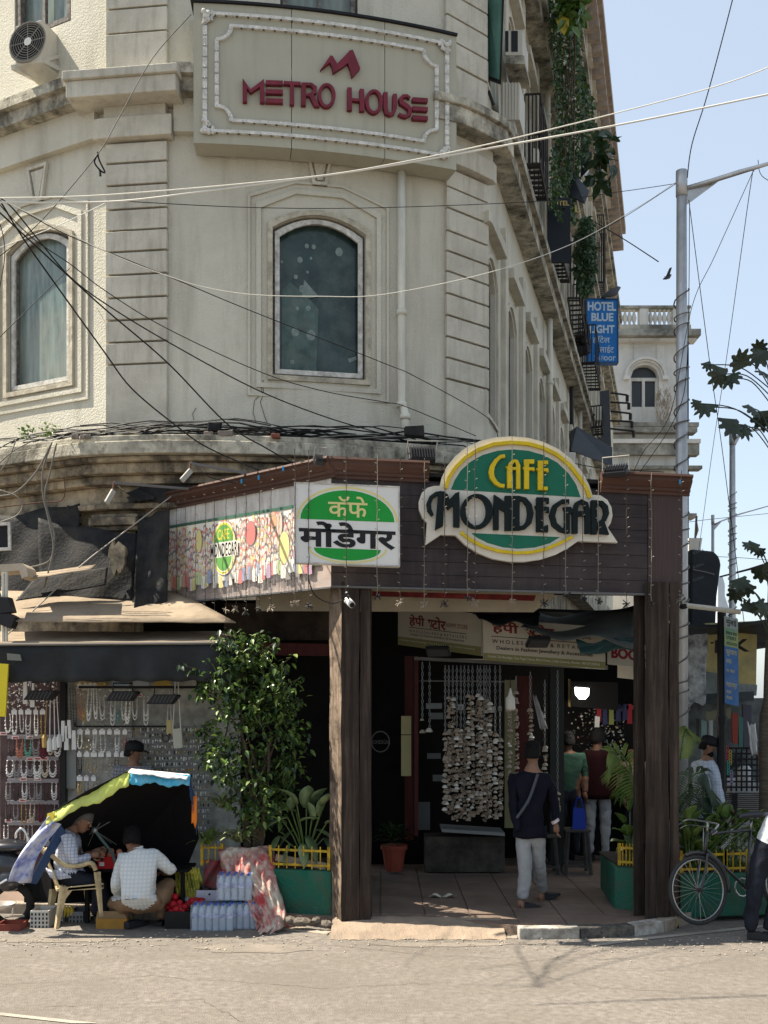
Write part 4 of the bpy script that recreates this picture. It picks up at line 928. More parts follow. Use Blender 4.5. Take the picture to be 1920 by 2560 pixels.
 # birds
 def bird(p_, lbl, s_, fly=0):
  T = thing('pigeon', lbl, 'bird', p_); m_ = MB(); m_.tube([p_ + V((-.16, 0, .0)) * s_, p_ + V((-.05, 0, .04)) * s_, p_ + V((.06, 0, .09)) * s_, p_ + V((.13, 0, .16)) * s_, p_ + V((.17, 0, .17)) * s_], [.02 * s_, .06 * s_, .075 * s_, .04 * s_, .012 * s_], 8)
  m_.build('body', plain('pigeon_grey', (.08, .085, .1)), T, smooth=True)
  if fly:
   for sg in (-1, 1): m_ = MB(); m_.prism([p_ + V((-.05, 0, .06)), p_ + V((.06, 0, .07)), p_ + V((.05, .35 * sg, .22)), p_ + V((-.02, .3 * sg, .2))], (0, 0, .01)); m_.build('wing', plain('pigeon_grey', (.08, .085, .1)), T)
 bird(P(1528, 742, 26.5), 'grey pigeon perched at the top corner of the blue hotel sign', 1.4)
 bird(P(1668, 698, 32), 'small bird flying in the sky right of the buildings', .8, 1)
fittings()
# ---------------------------------------------------------------- leaves
def leafmb(mb, p, d, up, L_, w_, fold=.15, droop=.2):
 """one pointed leaf: 6 faces"""
 d = d.normalized(); s = d.cross(up)
 if s.length < .05: s = d.cross(V((1, .2, 0)))
 s.normalize(); n = s.cross(d)
 pts = []
 for t, ww in ((0, .05), (.3, 1), (.65, .8), (1, 0)):
  c_ = p + d * (L_ * t) - V((0, 0, 1)) * (droop * L_ * t * t)
  pts.append((c_ - s * (w_ / 2 * ww) + n * (fold * w_ * ww), c_, c_ + s * (w_ / 2 * ww) + n * (fold * w_ * ww)))
 vs = [q for r in pts[:3] for q in r] + [pts[3][1]]
 mb.add(vs, [(0, 1, 4, 3), (1, 2, 5, 4), (3, 4, 7, 6), (4, 5, 8, 7), (6, 7, 9), (7, 8, 9)])
def rv():
 v = V((rnd(-1, 1), rnd(-1, 1), rnd(-1, 1))); return v.normalized() if v.length > .01 else V((0, 0, 1))
def leafmat(name, c, c2, rough=.45, tr=.25):
 m = mat(name, c, rough, var=.0, scale=7, bump=0, two=c2, spec=.5)
 t = m.node_tree; b = t.nodes['Principled BSDF']; out = [n for n in t.nodes if n.type == 'OUTPUT_MATERIAL'][0]
 tl = t.nodes.new('ShaderNodeBsdfTranslucent'); mx = t.nodes.new('ShaderNodeMixShader'); mx.inputs[0].default_value = tr
 src = b.inputs['Base Color'].links[0].from_socket; t.links.new(src, tl.inputs[0])
 t.links.new(b.outputs[0], mx.inputs[1]); t.links.new(tl.outputs[0], mx.inputs[2]); t.links.new(mx.outputs[0], out.inputs[0]); return m
LF1 = leafmat('leaf_dark', (.010, .026, .008), (.03, .065, .018), .3); LF2 = leafmat('leaf_mid', (.045, .10, .018), (.12, .19, .04), .3); LF3 = leafmat('leaf_light', (.09, .15, .03), (.20, .27, .06)); LFV = leafmat('leaf_vine', (.02, .05, .02), (.055, .10, .035))
BARK = mat('bark', (.11, .085, .06), .95, var=.35, scale=6, bump=1, bscale=30, grain=(6, 6, 20))
def vines():
 col = [(0, 1358, 1440), (60, 1372, 1446), (130, 1385, 1452), (200, 1388, 1462), (260, 1390, 1484), (320, 1388, 1482), (380, 1380, 1468), (430, 1376, 1448), (500, 1372, 1432), (540, 1400, 1440)]
 T = thing('hanging_vine', 'long curtain of dark green vines trailing down the street side of the building', 'vine', P(1420, 520, 17.5))
 m_ = MB(); lt_ = MB()
 for k in range(4300):
  i = random.randrange(len(col) - 1); t = random.random(); v = col[i][0] + (col[i + 1][0] - col[i][0]) * t; a = col[i][1] + (col[i + 1][1] - col[i][1]) * t; b = col[i][2] + (col[i + 1][2] - col[i][2]) * t
  x = random.random(); n_ = math.sin(v * .09 + 2) * .12 + math.sin(v * .23 + x * 9) * .15
  if random.random() < .12 + max(0, n_): continue
  p_ = P(a + (b - a) * x + rnd(-4, 4), v + rnd(-20, 20), 17.2 + 2.2 * x + rnd(-.4, .4))
  leafmb(lt_ if random.random() < .22 else m_, p_, V((rnd(-1, 1), rnd(-1, .3), rnd(-1.3, .2))), rv(), rnd(.05, .11), rnd(.03, .07))
 m_.build('foliage', LFV, T)['kind'] = 'stuff'; lt_.build('foliage', LF2, T)['kind'] = 'stuff'
 for k in range(18):
  m_ = MB(); u = rnd(1380, 1440); v = rnd(-40, 250); m_.tube([P(u + rnd(-6, 6), v + j * 60, 17.6 + rnd(-.2, .3)) for j in range(rnd(3, 6).__int__())], .012, 4); m_.build('stem', BARK, T)
 for k, (u, v, ww, hh, Y, l) in enumerate(((1462, 640, 26, 100, 20.5, 'dark green creeper hanging beside the rusty cages'), (1505, 390, 34, 80, 21.5, 'leafy branch with broad leaves standing out against the sky'), (1425, 20, 30, 50, 17.2, 'papaya-like plant with a yellowing leaf at the top of the vines'))):
  T = thing('creeper' if k == 0 else 'rooftop_plant', l, 'plant', P(u, v + hh, Y)); m_ = MB()
  n = (1500, 60, 260)[k]; sz = ((.06, .13), (.22, .34), (.14, .26))[k]
  for i in range(n):
   a = rnd(0, 6.28); r = math.sqrt(random.random()); p_ = P(u + ww * r * math.cos(a), v + hh * r * math.sin(a), Y + rnd(-.5, .5)); L_ = rnd(*sz)
   leafmb(m_, p_, V((rnd(-1, 1), rnd(-1, .2), rnd(-1.2, .3))), rv(), L_, L_ * .6)
  m_.build('foliage', (LFV, LF1, LF2)[k], T)['kind'] = 'stuff'
  m_ = MB(); m_.tube([P(u - 12, v + hh * .9, Y), P(u - 4, v + hh * .3, Y), P(u, v - hh * .6, Y)], .02, 5); m_.build('stem', BARK, T)
  if k == 1:
   for (du, dv) in ((34, -60), (20, 10), (40, 12)): m_ = MB(); m_.tube([P(u - 4, v, Y), P(u + du, v + dv, Y)], .01, 4); m_.build('twig', BARK, T)
 m_ = MB(); leafmb(m_, P(1404, 40, 16.8), V((.1, -.2, -1)), V((0, -1, 0)), .3, .22); tag(m_.build('yellow_leaf', leafmat('leaf_yellow', (.4, .3, .02), (.5, .42, .05))), 'single yellow leaf hanging near the top of the vines', 'leaf')
vines()
# ---------------------------------------------------------------- far building
def far_building():
 Y = 52; T = thing('far_white_building', 'distant white colonial building with balustraded roof and round-arched window', 'building', P(1640, 1900, Y))
 FW = mat('far_white', (.60, .59, .55), .9, var=.1, scale=.5, bump=.1, bscale=8, streak=.5, scol=(.2, .19, .16), dirt=.4, dcol=(.33, .31, .27), dscale=.35, sscale=(1.5, 1.5, .25))
 FD = mat('far_stained', (.33, .32, .28), .95, var=.3, scale=.8, bump=.2, bscale=8, streak=.8, scol=(.05, .05, .045), dirt=.8, dcol=(.06, .06, .055), dscale=.6, sscale=(1.5, 1.5, .6))
 def bx(u0, u1, v0, v1, name, m=FW, pro=0, dep=.3, par=None, Y_=Y):
  m_ = MB(); a, c_ = P(u0, v0, Y_), P(u1, v1, Y_); m_.box(((a.x + c_.x) / 2, Y_ - pro + dep / 2, (a.z + c_.z) / 2), (abs(c_.x - a.x), dep, abs(a.z - c_.z))); return m_.build(name, m, par or T)
 # wall with arched opening
 def wall(u0, u1, v0, v1, o):
  m_ = MB(); a, b, vt, vs, vb = o
  m_.quad(P(u0, v0, Y), P(a, v0, Y), P(a, v1, Y), P(u0, v1, Y)); m_.quad(P(b, v0, Y), P(u1, v0, Y), P(u1, v1, Y), P(b, v1, Y)); m_.quad(P(a, vb, Y), P(b, vb, Y), P(b, v1, Y), P(a, v1, Y))
  n = 12; c_, r = (a + b) / 2, (b - a) / 2
  for i in range(n):
   x0, x1 = a + (b - a) * i / n, a + (b - a) * (i + 1) / n; y0, y1 = [vs - (vs - vt) * math.sqrt(max(0, 1 - ((x - c_) / r) ** 2)) for x in (x0, x1)]
   m_.quad(P(x0, v0, Y), P(x1, v0, Y), P(x1, y1, Y), P(x0, y0, Y)); D_ = V((0, .5, 0)); m_.quad(P(x0, y0, Y), P(x1, y1, Y), P(x1, y1, Y) + D_, P(x0, y0, Y) + D_)
  for x in (a, b): m_.quad(P(x, vs, Y), P(x, vb, Y), P(x, vb, Y) + V((0, .5, 0)), P(x, vs, Y) + V((0, .5, 0)))
  m_.build('wall', FW, T)
 wall(1480, 1722, 868, 1090, (1577, 1648, 912, 943, 1060))
 bx(1480, 1722, 1090, 1900, 'lower_wall', FW, 0, 8)
 m_ = MB(); a = P(1722, 820, Y); b = P(1722, 1900, Y); m_.prism([a, b, b + V((0, 9, 0)), a + V((0, 9, 0))], (-.2, 0, 0)); m_.build('side_wall', FW, T)
 bx(1480, 1722, 820, 868, 'upper_wall', FW, .02, .3)
 bx(1480, 1742, 834, 850, 'cornice', FD, .7, 1.0); bx(1480, 1736, 851, 858, 'cornice_lower', FW, .4, .6)
 bx(1480, 1724, 816, 833, 'parapet_base', FD, .25, .6)
 bx(1480, 1724, 768, 774, 'handrail', FD, .25, .6)
 for u in (1505, 1607, 1690, 1716): bx(u - (10 if u < 1700 else 6), u + (12 if u < 1700 else 6), 774.5, 815.5, 'rail_pier', FW, .2, .5)
 prof = [(.10, 0), (.10, .06), (.05, .12), (.12, .3), (.13, .42), (.05, .68), (.045, .74), (.09, .78), (.09, .82)]
 k = 0; base = None
 for u in [1540 + i * 11.2 for i in range(5)] + [1626 + i * 11.5 for i in range(5)]:
  p_ = P(u, 815, Y)
  if base is None: m_ = MB(); m_.lathe(prof, (0, 0, 0), 8); base = m_.build('baluster', FW, T, smooth=True); o = base
  else: o = base.copy(); C.objects.link(o)
  o.location = p_
 # arched hood and window
 m_ = MB()
 for i in range(16):
  a0, a1 = R(180 * i / 16), R(180 * (i + 1) / 16)
  for r0, r1, pr in ((52, 46, .25), (45.5, 41, .15)):
   q = [P(1612 + r * math.cos(a), 943 - r * .92 * math.sin(a), Y) for r, a in ((r0, a0), (r0, a1), (r1, a1), (r1, a0))]; m_.prism([p_ for p_ in q], (0, -pr, 0))
 m_.build('arch_moulding', FW, T)
 bx(1558, 1571, 943, 952, 'impost', FW, .3, .3); bx(1653, 1668, 943, 952, 'impost', FW, .3, .3)
 W_ = bx(1574, 1650, 905, 1062, 'window_recess', plain('far_dark', (.05, .055, .06), .3), -.42, .1)
 for u0, u1, v0, v1 in ((1577, 1648, 940, 948), (1577, 1583, 948, 1060), (1642, 1648, 948, 1060), (1609, 1616, 948, 1060), (1583, 1609, 1013, 1060), (1616, 1642, 1013, 1060)): bx(u0, u1, v0, v1, 'window_bar', FW, -.3, .1, W_)
 for u in (1585, 1642): bx(u - .8, u + .8, 852, 905, 'rib', FW, .05, .1)
 bx(1480, 1740, 1062, 1072, 'balcony_ledge', FD, .5, .8); bx(1480, 1736, 1073, 1086, 'balcony_base', FD, .5, .8); bx(1480, 1746, 1102, 1112, 'cornice', FW, .4, .7)
 bx(1480, 1744, 1112.5, 1140, 'stained_band', FD, .3, .6); bx(1480, 1750, 1168, 1176, 'cornice', FD, .4, .7)
 bx(1480, 1730, 1290, 1300, 'cornice', FD, .8, 1)
 m_ = MB()
 for i in range(12):
  a0, a1 = R(180 * i / 12), R(180 * (i + 1) / 12)
  q = [P(1612 + r * math.cos(a), 1235 - r * .95 * math.sin(a), Y) for r, a in ((52, a0), (52, a1), (40, a1), (40, a0))]; m_.prism(q, (0, -.3, 0))
 m_.build('arch_moulding', FW, T)
 m_ = MB()
 for i in range(260):
  a = rnd(0, 6.28); r = random.random() ** .5; m_.tube([P(1660 + 22 * r * math.cos(a), 1020 + 50 * r * math.sin(a), Y - .3), P(1660 + 22 * r * math.cos(a) + rnd(-6, 6), 1020 + 50 * r * math.sin(a) - rnd(4, 14), Y - .5)], .010, 3)
 tag(m_.build('dry_creeper', mat('dry_stems', (.36, .28, .2), .9)), 'dry brown creeper on the distant white building right of its window', 'plant', kind='stuff')
 for i, v in enumerate((982, 1006, 1028, 1052, 1072)):
  a, b = P(1526, v, 30), P(1568 + i * 4, v + (2 if i % 2 else 6), 30); m_ = MB(); m_.tube([a, b], .03, 5); m_.tube([b, b + V((.0, 0, -.18))], .05, 5)
  tag(m_.build('pipe_bracket', IRON, loc=a), f'{ORD[i]} from the top of the thin iron brackets sticking out before the distant white building', 'bracket', 'iron brackets above the awning')
 # far tower and low blocks
 m_ = MB(); HZ = mat('hazy_wall', (.42, .47, .52), .9, var=.05); m_.prism([P(1795, 1760, 160), P(1795, 1440, 160), P(1806, 1440, 160), P(1812, 1460, 160), P(1812, 1490, 160), P(1822, 1520, 160), P(1835, 1530, 160), P(1835, 1760, 160)], (0, 8, 0))  # distance haze put into the pale blue wall colour
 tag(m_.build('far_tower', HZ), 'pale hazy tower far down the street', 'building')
 m_ = MB(); m_.prism([P(1722, 1760, 45), P(1722, 1345, 45), P(1756, 1345, 45), P(1752, 1370, 45), P(1752, 1760, 45)], (0, 6, 0)); tag(m_.build('parapet_block', FW), 'stained white parapet block behind the tarpaulin-wrapped stall', 'building')
 m_ = MB(); a = P(1738, 1345, 44); m_.tube([a, P(1741, 1290, 44)], .05, 5); b = P(1741, 1292, 44); T = m_.build('flagpole', IRON, loc=a); tag(T, 'thin flagpole with a furled orange flag above the wrapped stall', 'flag')
 m_ = MB(); m_.prism([b, P(1747, 1325, 44), P(1742, 1340, 44), P(1737, 1330, 44)], (0, .05, 0)); m_.build('flag', mat('orange_cloth', (.35, .12, .06), .8, var=.3, scale=.8, two=(.2, .3, .2)), T)
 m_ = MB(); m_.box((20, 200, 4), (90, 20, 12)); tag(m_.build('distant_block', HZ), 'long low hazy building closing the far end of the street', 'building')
far_building()
# ---------------------------------------------------------------- lamp posts
def lamp_post(u, vtop, Y, r, arm, lbl, gus=None, coil=True, turns=26):
 top = P(u, vtop, Y); base = V((top.x, top.y, 0)); T = thing('lamp_post', lbl, 'lamp post', base)
 m_ = MB(); m_.tube([base, V((top.x, Y, top.z * .5)), top], [r * 1.15, r * 1.05, r * .85], 14); m_.build('pole', STEEL, T, smooth=True)
 m_ = MB(); m_.tube([top - V((0, 0, .25)), top + V((0, 0, .06))], r * .98, 14); m_.build('collar', STEEL, T, smooth=True)
 m_ = MB(); m_.tube(arm, [r * .42] * (len(arm) - 1) + [r * .3], 8); m_.build('arm', STEEL, T, smooth=True)
 if gus: m_ = MB(); m_.prism(gus, (0, .02, 0)); m_.build('gusset', STEEL, T)
 if coil:
  m_ = MB(); pts = []
  n = turns * 10
  for i in range(n + 1):
   t = i / n; z = 1.5 + (top.z * .84 - 1.5) * t; a = 6.283 * turns * t + .3 * math.sin(t * 40); rr = r * 1.2 + .006; zz = z + .05 * math.sin(t * 57)
   pts.append(V((top.x + rr * math.cos(a), Y + rr * math.sin(a), zz)))
  m_.tube(pts, .009, 4); m_.build('coiled_cable', plain('grey_cable', (.12, .11, .10)), T)
 return T
lamp_post(1704, 440, 12.8, .072, [P(1712, 472, 12.8), P(1780, 452, 12.7), P(1850, 430, 12.5), P(1925, 408, 12.2)], 'tall galvanised lamp post wrapped in coiled cable behind the right timber post', [P(1712, 478, 12.79), P(1800, 450, 12.72), P(1716, 512, 12.79)])
lamp_post(1831, 1085, 24, .075, [P(1836, 1098, 24), P(1850, 1086, 24), P(1880, 1076, 24), P(1925, 1070, 24)], 'cable-wrapped lamp post in the middle distance at the right', [P(1836, 1120, 24), P(1856, 1082, 24), P(1838, 1090, 24)], turns=30)
lamp_post(1782, 1292, 34, .055, [P(1786, 1312, 34), P(1800, 1304, 34), P(1850, 1285, 34), P(1925, 1264, 34)], 'smallest and farthest lamp post, behind the wrapped stall', [P(1786, 1325, 34), P(1806, 1302, 34), P(1786, 1308, 34)], coil=False)
m_ = MB(); m_.tube([P(1800, 1442, 34), P(1870, 1424, 34), P(1908, 1414, 34)], [.03, .04, .07], 6); tag(m_.build('street_lamp', IRON, loc=P(1800, 1442, 34)), 'long street lamp arm crossing behind the second lamp post', 'street lamp')
# ---------------------------------------------------------------- cables
def cr(pts, n=6):
 pts = [pts[0]] + list(pts) + [pts[-1]]; out = []
 for i in range(1, len(pts) - 2):
  p0, p1, p2, p3 = pts[i - 1:i + 3]
  for k in range(n):
   t = k / n; out.append(.5 * ((2 * p1) + (p2 - p0) * t + (2 * p0 - 5 * p1 + 4 * p2 - p3) * t * t + (3 * p1 - p0 - 3 * p2 + p3) * t ** 3))
 return out + [pts[-2]]
def cable(pts, Y0, Y1, r, lbl, m=None, group='overhead cables', name='overhead_cable'):
 L_ = [0]
 for a, b in zip(pts, pts[1:]): L_.append(L_[-1] + math.hypot(b[0] - a[0], b[1] - a[1]))
 q = cr([P(u, v, Y0 + (Y1 - Y0) * l / L_[-1]) for (u, v), l in zip(pts, L_)])
 m_ = MB(); m_.tube(q, r, 5); return tag(m_.build(name, m or CABLE, loc=q[0], smooth=True), lbl, 'cable', group)
cable([(-30, 470), (0, 503), (58, 596), (139, 711), (260, 879), (330, 972), (440, 1064), (521, 1120), (654, 1178)], 9, 11, 0.0078, 'thick black cable dropping steepest from the left edge across the corner pilaster to the canopy')
cable([(-30, 505), (0, 532), (69, 596), (185, 703), (272, 781), (420, 908), (567, 1059), (665, 1120), (740, 1162)], 9, 11, 0.0078, 'thick black cable crossing the corner pilaster and ending over the canopy corner')
cable([(-30, 480), (23, 512), (93, 596), (174, 691), (269, 763), (422, 856), (637, 972), (810, 1041), (960, 1086)], 9, 11.6, 0.0068, 'black cable passing under the centre window to the cable bundle')
cable([(-30, 480), (75, 590), (174, 659), (266, 729), (417, 821), (654, 931), (810, 978), (960, 1005), (1018, 1018), (1190, 1090)], 9, 11.8, 0.0048, 'thin dark cable grazing the sill of the centre window')
cable([(-30, 490), (35, 515), (174, 590), (428, 694), (637, 781), (960, 908), (1041, 943), (1215, 1041), (1246, 1096)], 9, 12, 0.0048, 'thin dark cable crossing the lower right of the centre window')
cable([(-30, 490), (35, 515), (270, 632), (422, 691), (520, 720), (637, 737), (800, 741), (960, 736), (1220, 682), (1429, 610), (1600, 515), (1690, 455)], 9, 12.7, 0.0041, 'thin pale cable sagging across the centre window up to the lamp post', CABLEW)
cable([(-40, 880), (0, 842), (174, 671)], 9.5, 12.4, 0.0048, 'short dark cable tied to the hook beside the left window')
cable([(-40, 506), (0, 506), (269, 505), (480, 483), (723, 451), (960, 417), (1307, 356), (1600, 302), (1960, 228)], 8.5, 9.5, 0.0085, 'thick pale cable spanning the whole picture below the name board', CABLEW)
cable([(-40, 496), (0, 495), (272, 487), (723, 448), (960, 414), (1296, 343), (1770, 222), (1960, 152)], 8.5, 9.5, 0.0054, 'thinner pale cable beside the thick one, rising higher at the right', CABLEW)
cable([(290, 502), (637, 519), (960, 519), (1365, 502), (1560, 478), (1689, 459)], 9.5, 12.7, 0.0041, 'thin grey cable running level past the top of the centre window to the lamp post')
T = cable([(478, 36), (382, 145), (300, 290), (249, 379), (150, 500), (75, 579), (-20, 655)], 11.7, 9.5, 0.0048, 'black wire running down left from the name board, knotted half way')
m_ = MB(); m_.tube(cr([P(245, 385, 10.8), P(236, 405, 10.8), (P(250, 425, 10.8)), P(262, 430, 10.8), P(248, 400, 10.8), P(244, 380, 10.8)]), .009, 5); m_.tube([P(250, 425, 10.8), P(251, 440, 10.8)], .014, 5); m_.build('knot', CABLE, T)
cable([(-20, 625), (0, 619), (145, 564), (269, 505)], 9, 10.5, 0.0041, 'thin grey wire rising from the left edge over the left window', CABLEW)
cable([(-20, 545), (0, 560), (12, 640), (-10, 760)], 9, 9, 0.0041, 'short wire hanging at the left picture edge by the left window')
cable([(1835, -30), (1831, 0), (1770, 231), (1730, 360), (1718, 445)], 12.0, 12.7, 0.0068, 'cable rising from the lamp post top to the upper right')
cable([(1883, 428), (1787, 640), (1729, 770), (1677, 1030), (1608, 1130), (1580, 1190)], 12.4, 12.6, 0.0041, 'cable slanting down left from the lamp arm across the lamp post')
cable([(1885, 428), (1874, 480), (1816, 897), (1782, 1120), (1745, 1390)], 12.4, 20, 0.0048, 'long thin cable dropping from the lamp arm behind the post')
cable([(1722, 500), (1773, 897), (1805, 1120), (1862, 1570)], 12.7, 14, 0.0048, 'thin cable fanning out right from the lamp post to the leaves')
cable([(1724, 509), (1718, 900), (1690, 1040), (1600, 1180)], 12.7, 12.6, 0.0048, 'dark cable hanging close beside the lamp post')
cable([(1690, 459), (1515, 570), (1377, 636)], 12.7, 18, 0.0041, 'thin wire from the lamp post to the rusty cage')
cable([(1487, 555), (1560, 598), (1646, 654)], 21, 17, 0.0095, 'thick dark cable end sticking out into the sky beside the vines')
cable([(1660, 1180), (1500, 1170), (1400, 1150)], 12.7, 14, 0.0054, 'black cable strung behind the canopy top to the lamp post')
cable([(1700, 1310), (1760, 1300), (1960, 1280)], 30, 34, 0.0082, 'faint level cable in the distance right of the canopy')
cable([(1755, 1390), (1860, 1395), (1960, 1404)], 30, 30, 0.0082, 'lower faint cable in the distance right of the canopy')
cable([(1895, 400), (1905, 440), (1960, 470)], 12.4, 12.2, 0.0041, 'wire leaving the lamp arm at the right picture edge')
cable([(17, 1588), (120, 1492), (208, 1409), (330, 1315), (428, 1241)], 11.3, 11.9, 0.0075, 'grey pole-like cable slanting from the awning up to the canopy cornice', plain('rope_grey', (.3, .28, .25)))
for k, (pts, Y_) in enumerate((([(141, 1108), (125, 1180), (112, 1240), (128, 1310), (136, 1340), (125, 1400), (68, 1420)], 11.5), ([(128, 1110), (108, 1170), (106, 1230), (124, 1310), (133, 1370), (118, 1440), (110, 1470)], 11.45), ([(130, 1105), (90, 1180), (40, 1230), (0, 1240)], 11.4), ([(40, 1100), (20, 1150), (-10, 1190)], 11.3), ([(0, 1225), (40, 1240), (56, 1265), (40, 1290), (0, 1305)], 11.2), ([(160, 1190), (157, 1248), (100, 1256), (0, 1268)], 11.7), ([(75, 1105), (30, 1130), (-10, 1165)], 11.4))):
 cable(pts, Y_, Y_, .010 if k < 3 else .007, ['thick pale cable looping down beside the grimy pilaster', 'second pale cable looping down and ending at the lower tarp', 'cable curving down left from the ledge to the picture edge', 'short cable drooping off the ledge at the far left', 'cable making an open loop at the left picture edge', 'rusty conduit turning along the grimy wall', 'thin cable sagging from the ledge to the left edge'][k], plain('dusty_cable', (.16, .15, .13)) if k != 5 else mat('rust', (.09, .05, .035), .9), 'cables looping down the grimy wall', 'looping_cable')
# bundle lying on the ledge
m_ = MB()
s_l0, s_l1 = su(-60, 0, SB), SD + .3
for k in range(34):
 s0, s1 = sorted((rnd(s_l0, s_l1), rnd(s_l0, s_l1)));
 if s1 - s0 < 1.5: s1 = min(s_l1, s0 + 2.5)
 n = max(6, int((s1 - s0) / .25)); ph = rnd(0, 6); of = rnd(.1, .52); hb = rnd(0, .12)
 m_.tube([at_s(s0 + (s1 - s0) * i / n, of + .05 * math.sin(i * .9 + ph), 5.315 + hb + .045 * math.sin(i * .6 + ph * 2) + .02 * math.sin(i * 1.7)) for i in range(n + 1)], rnd(.005, .011), 5)
tag(m_.build('cable_bundle', CABLE), 'tangle of black cables lying along the lower ledge', 'cables', kind='stuff')
m_ = MB()
for k in range(9):
 s0 = rnd(s_l0, s_l1 - 3); s1 = s0 + rnd(1.5, 3); n = 12; ph = rnd(0, 6); of = rnd(.2, .54)
 m_.tube([at_s(s0 + (s1 - s0) * i / n, of + .05 * math.sin(i * .7 + ph), 5.33 + rnd(0, .004) + .05 * math.sin(i * .5 + ph)) for i in range(n + 1)], .007, 5)
tag(m_.build('cable_bundle', plain('dusty_cable', (.16, .15, .13))), 'dusty grey cables among the black tangle on the lower ledge', 'cables', kind='stuff')
BRK = mat('old_brick', (.2, .17, .15), .95, var=.3, scale=9, bump=.6)
for k, (u, v, ww, hh, m__, l) in enumerate(((522, 1086, 25, 16, BRK, 'grey brick standing on the ledge among the cables'), (536, 1068, 32, 22, TAR, 'dark lump of rubble on top of the ledge bricks'), (565, 1086, 36, 14, BRK, 'flat grey stone right of the ledge rubble'), (188, 1092, 18, 12, BRK, 'left one of three small blocks on the ledge corner'), (207, 1092, 14, 11, BRK, 'middle one of three small blocks on the ledge corner'), (221, 1092, 12, 11, BRK, 'right one of three small blocks on the ledge corner'), (690, 1090, 22, 12, mat('red_brick', (.2, .07, .05), .95, bump=.5), 'reddish brick end lying on the ledge'), (1035, 1080, 46, 24, TAR, 'dark heap of rubble on the ledge left of the oval sign'), (365, 1094, 30, 8, BRK, 'thin stone chip on the ledge above the bracket lamp'))):
 c_ = P(u, v, 11.78); m_ = MB(); n = 8; h_ = hh * 11.78 / F; w__ = ww * 11.78 / F
 m_.box(c_, (w__, w__ * .6, h_)); m_.v = [tuple(V(q) + V((rnd(-1, 1), rnd(-1, 1), rnd(-1, 1))) * h_ * .14) for q in m_.v]
 tag(m_.build('ledge_rubble', m__, loc=c_, bevel=.008), l, 'rubble')
for (u, v, l, mm) in ((122, 1086, 'small green weed growing on the ledge at the left', LF3), (70, 1092, 'dusty weed on the ledge near the left picture edge', LF2)):
 m_ = MB(); c_ = P(u, v + 8, 11.8)
 for i in range(40): leafmb(m_, c_ + V((rnd(-.09, .09), rnd(-.05, .05), rnd(0, .14))), V((rnd(-1, 1), rnd(-1, 1), rnd(0, 1))), rv(), .05, .03)
 tag(m_.build('ledge_weed', mm, loc=c_), l, 'weed')
# ---------------------------------------------------------------- lamps and string lights on the canopy
FLB = plain('flood_black', (.02, .02, .022), .5)
def floodlight(c_, w_, d_, h_, rx, rz, lbl, hook=True, grp=None, name='floodlight', legs=True):
 T = thing(name, lbl, 'floodlight', c_, grp); M_ = Matrix.Rotation(rz, 3, 'Z') @ Matrix.Rotation(rx, 3, 'X')
 m_ = MB(); m_.box(c_, (w_, d_, h_), M_); m_.build('housing', FLB, T, bevel=.008)
 for k in range(9):
  m_ = MB(); m_.box(c_ + M_ @ V(((k - 4) * w_ / 10, 0, h_ / 2 + .012)), (.006, d_ * .9, .022), M_); m_.build('cooling_fin', FLB, T)
 m_ = MB(); m_.box(c_ + M_ @ V((0, 0, -h_ / 2 - .004)), (w_ * .86, d_ * .8, .006), M_); m_.build('lens', plain('lens_grey', (.05, .05, .05), .3), T)
 if legs:
  m_ = MB(); m_.tube([c_ + M_ @ V((-w_ * .55, 0, 0)), c_ + M_ @ V((-w_ * .55, d_ * .3, h_ + .08)), c_ + M_ @ V((w_ * .55, d_ * .3, h_ + .08)), c_ + M_ @ V((w_ * .55, 0, 0))], .008, 4); m_.build('yoke', plain('yoke', (.25, .24, .22), .5), T)
 return T
floodlight(P(1054, 1138, 10.5), .27, .18, .06, R(55), R(5), 'black finned floodlight on the canopy cornice left of the oval sign')
floodlight(P(1540, 1178, 10.4), .24, .2, .05, R(30), R(-25), 'black floodlight tilted down on the canopy top right of the oval sign')
T = floodlight(P(797, 1152, 10.35), .10, .10, .05, R(40), R(20), 'small grey lamp clamped on the canopy corner above the white box sign')
for k, (a, b, h0, h1, l) in enumerate((((285, 1207), (470, 1222), (292, 1212), (266, 1258), 'lit-side bracket lamp on a long arm, lower left one above the canopy'), ((476, 1158), (636, 1187), (488, 1164), (454, 1202), 'second bracket lamp on an arm, nearer the canopy corner'))):
 Y0, Y1 = (10.9, 11.7) if k == 0 else (10.6, 11.2); T = thing('bracket_lamp', l, 'lamp', P(*a, Y0))
 m_ = MB(); m_.bar(P(*a, Y0), P(*b, Y1), .025, .025); m_.build('arm', plain('arm_grey', (.14, .13, .13)), T)
 m_ = MB(); p0, p1 = P(*h0, Y0), P(*h1, Y0 - .1); m_.bar(p0.lerp(p1, .3), p1, .035, .055); m_.build('lamp_head', plain('lamp_grey', (.3, .29, .26)), T, bevel=.01)
 m_ = MB(); m_.tube([P(*a, Y0), p0.lerp(p1, .4)], .012, 5); m_.build('stem', mat('rust', (.09, .05, .035), .9), T)
 m_ = MB(); m_.tube(cr([p0, P(h0[0] + 40, h0[1] + 30, Y0), P(h0[0] + 100, h0[1] + 44, Y1)]), .005, 4); m_.build('flex', CABLE, T)
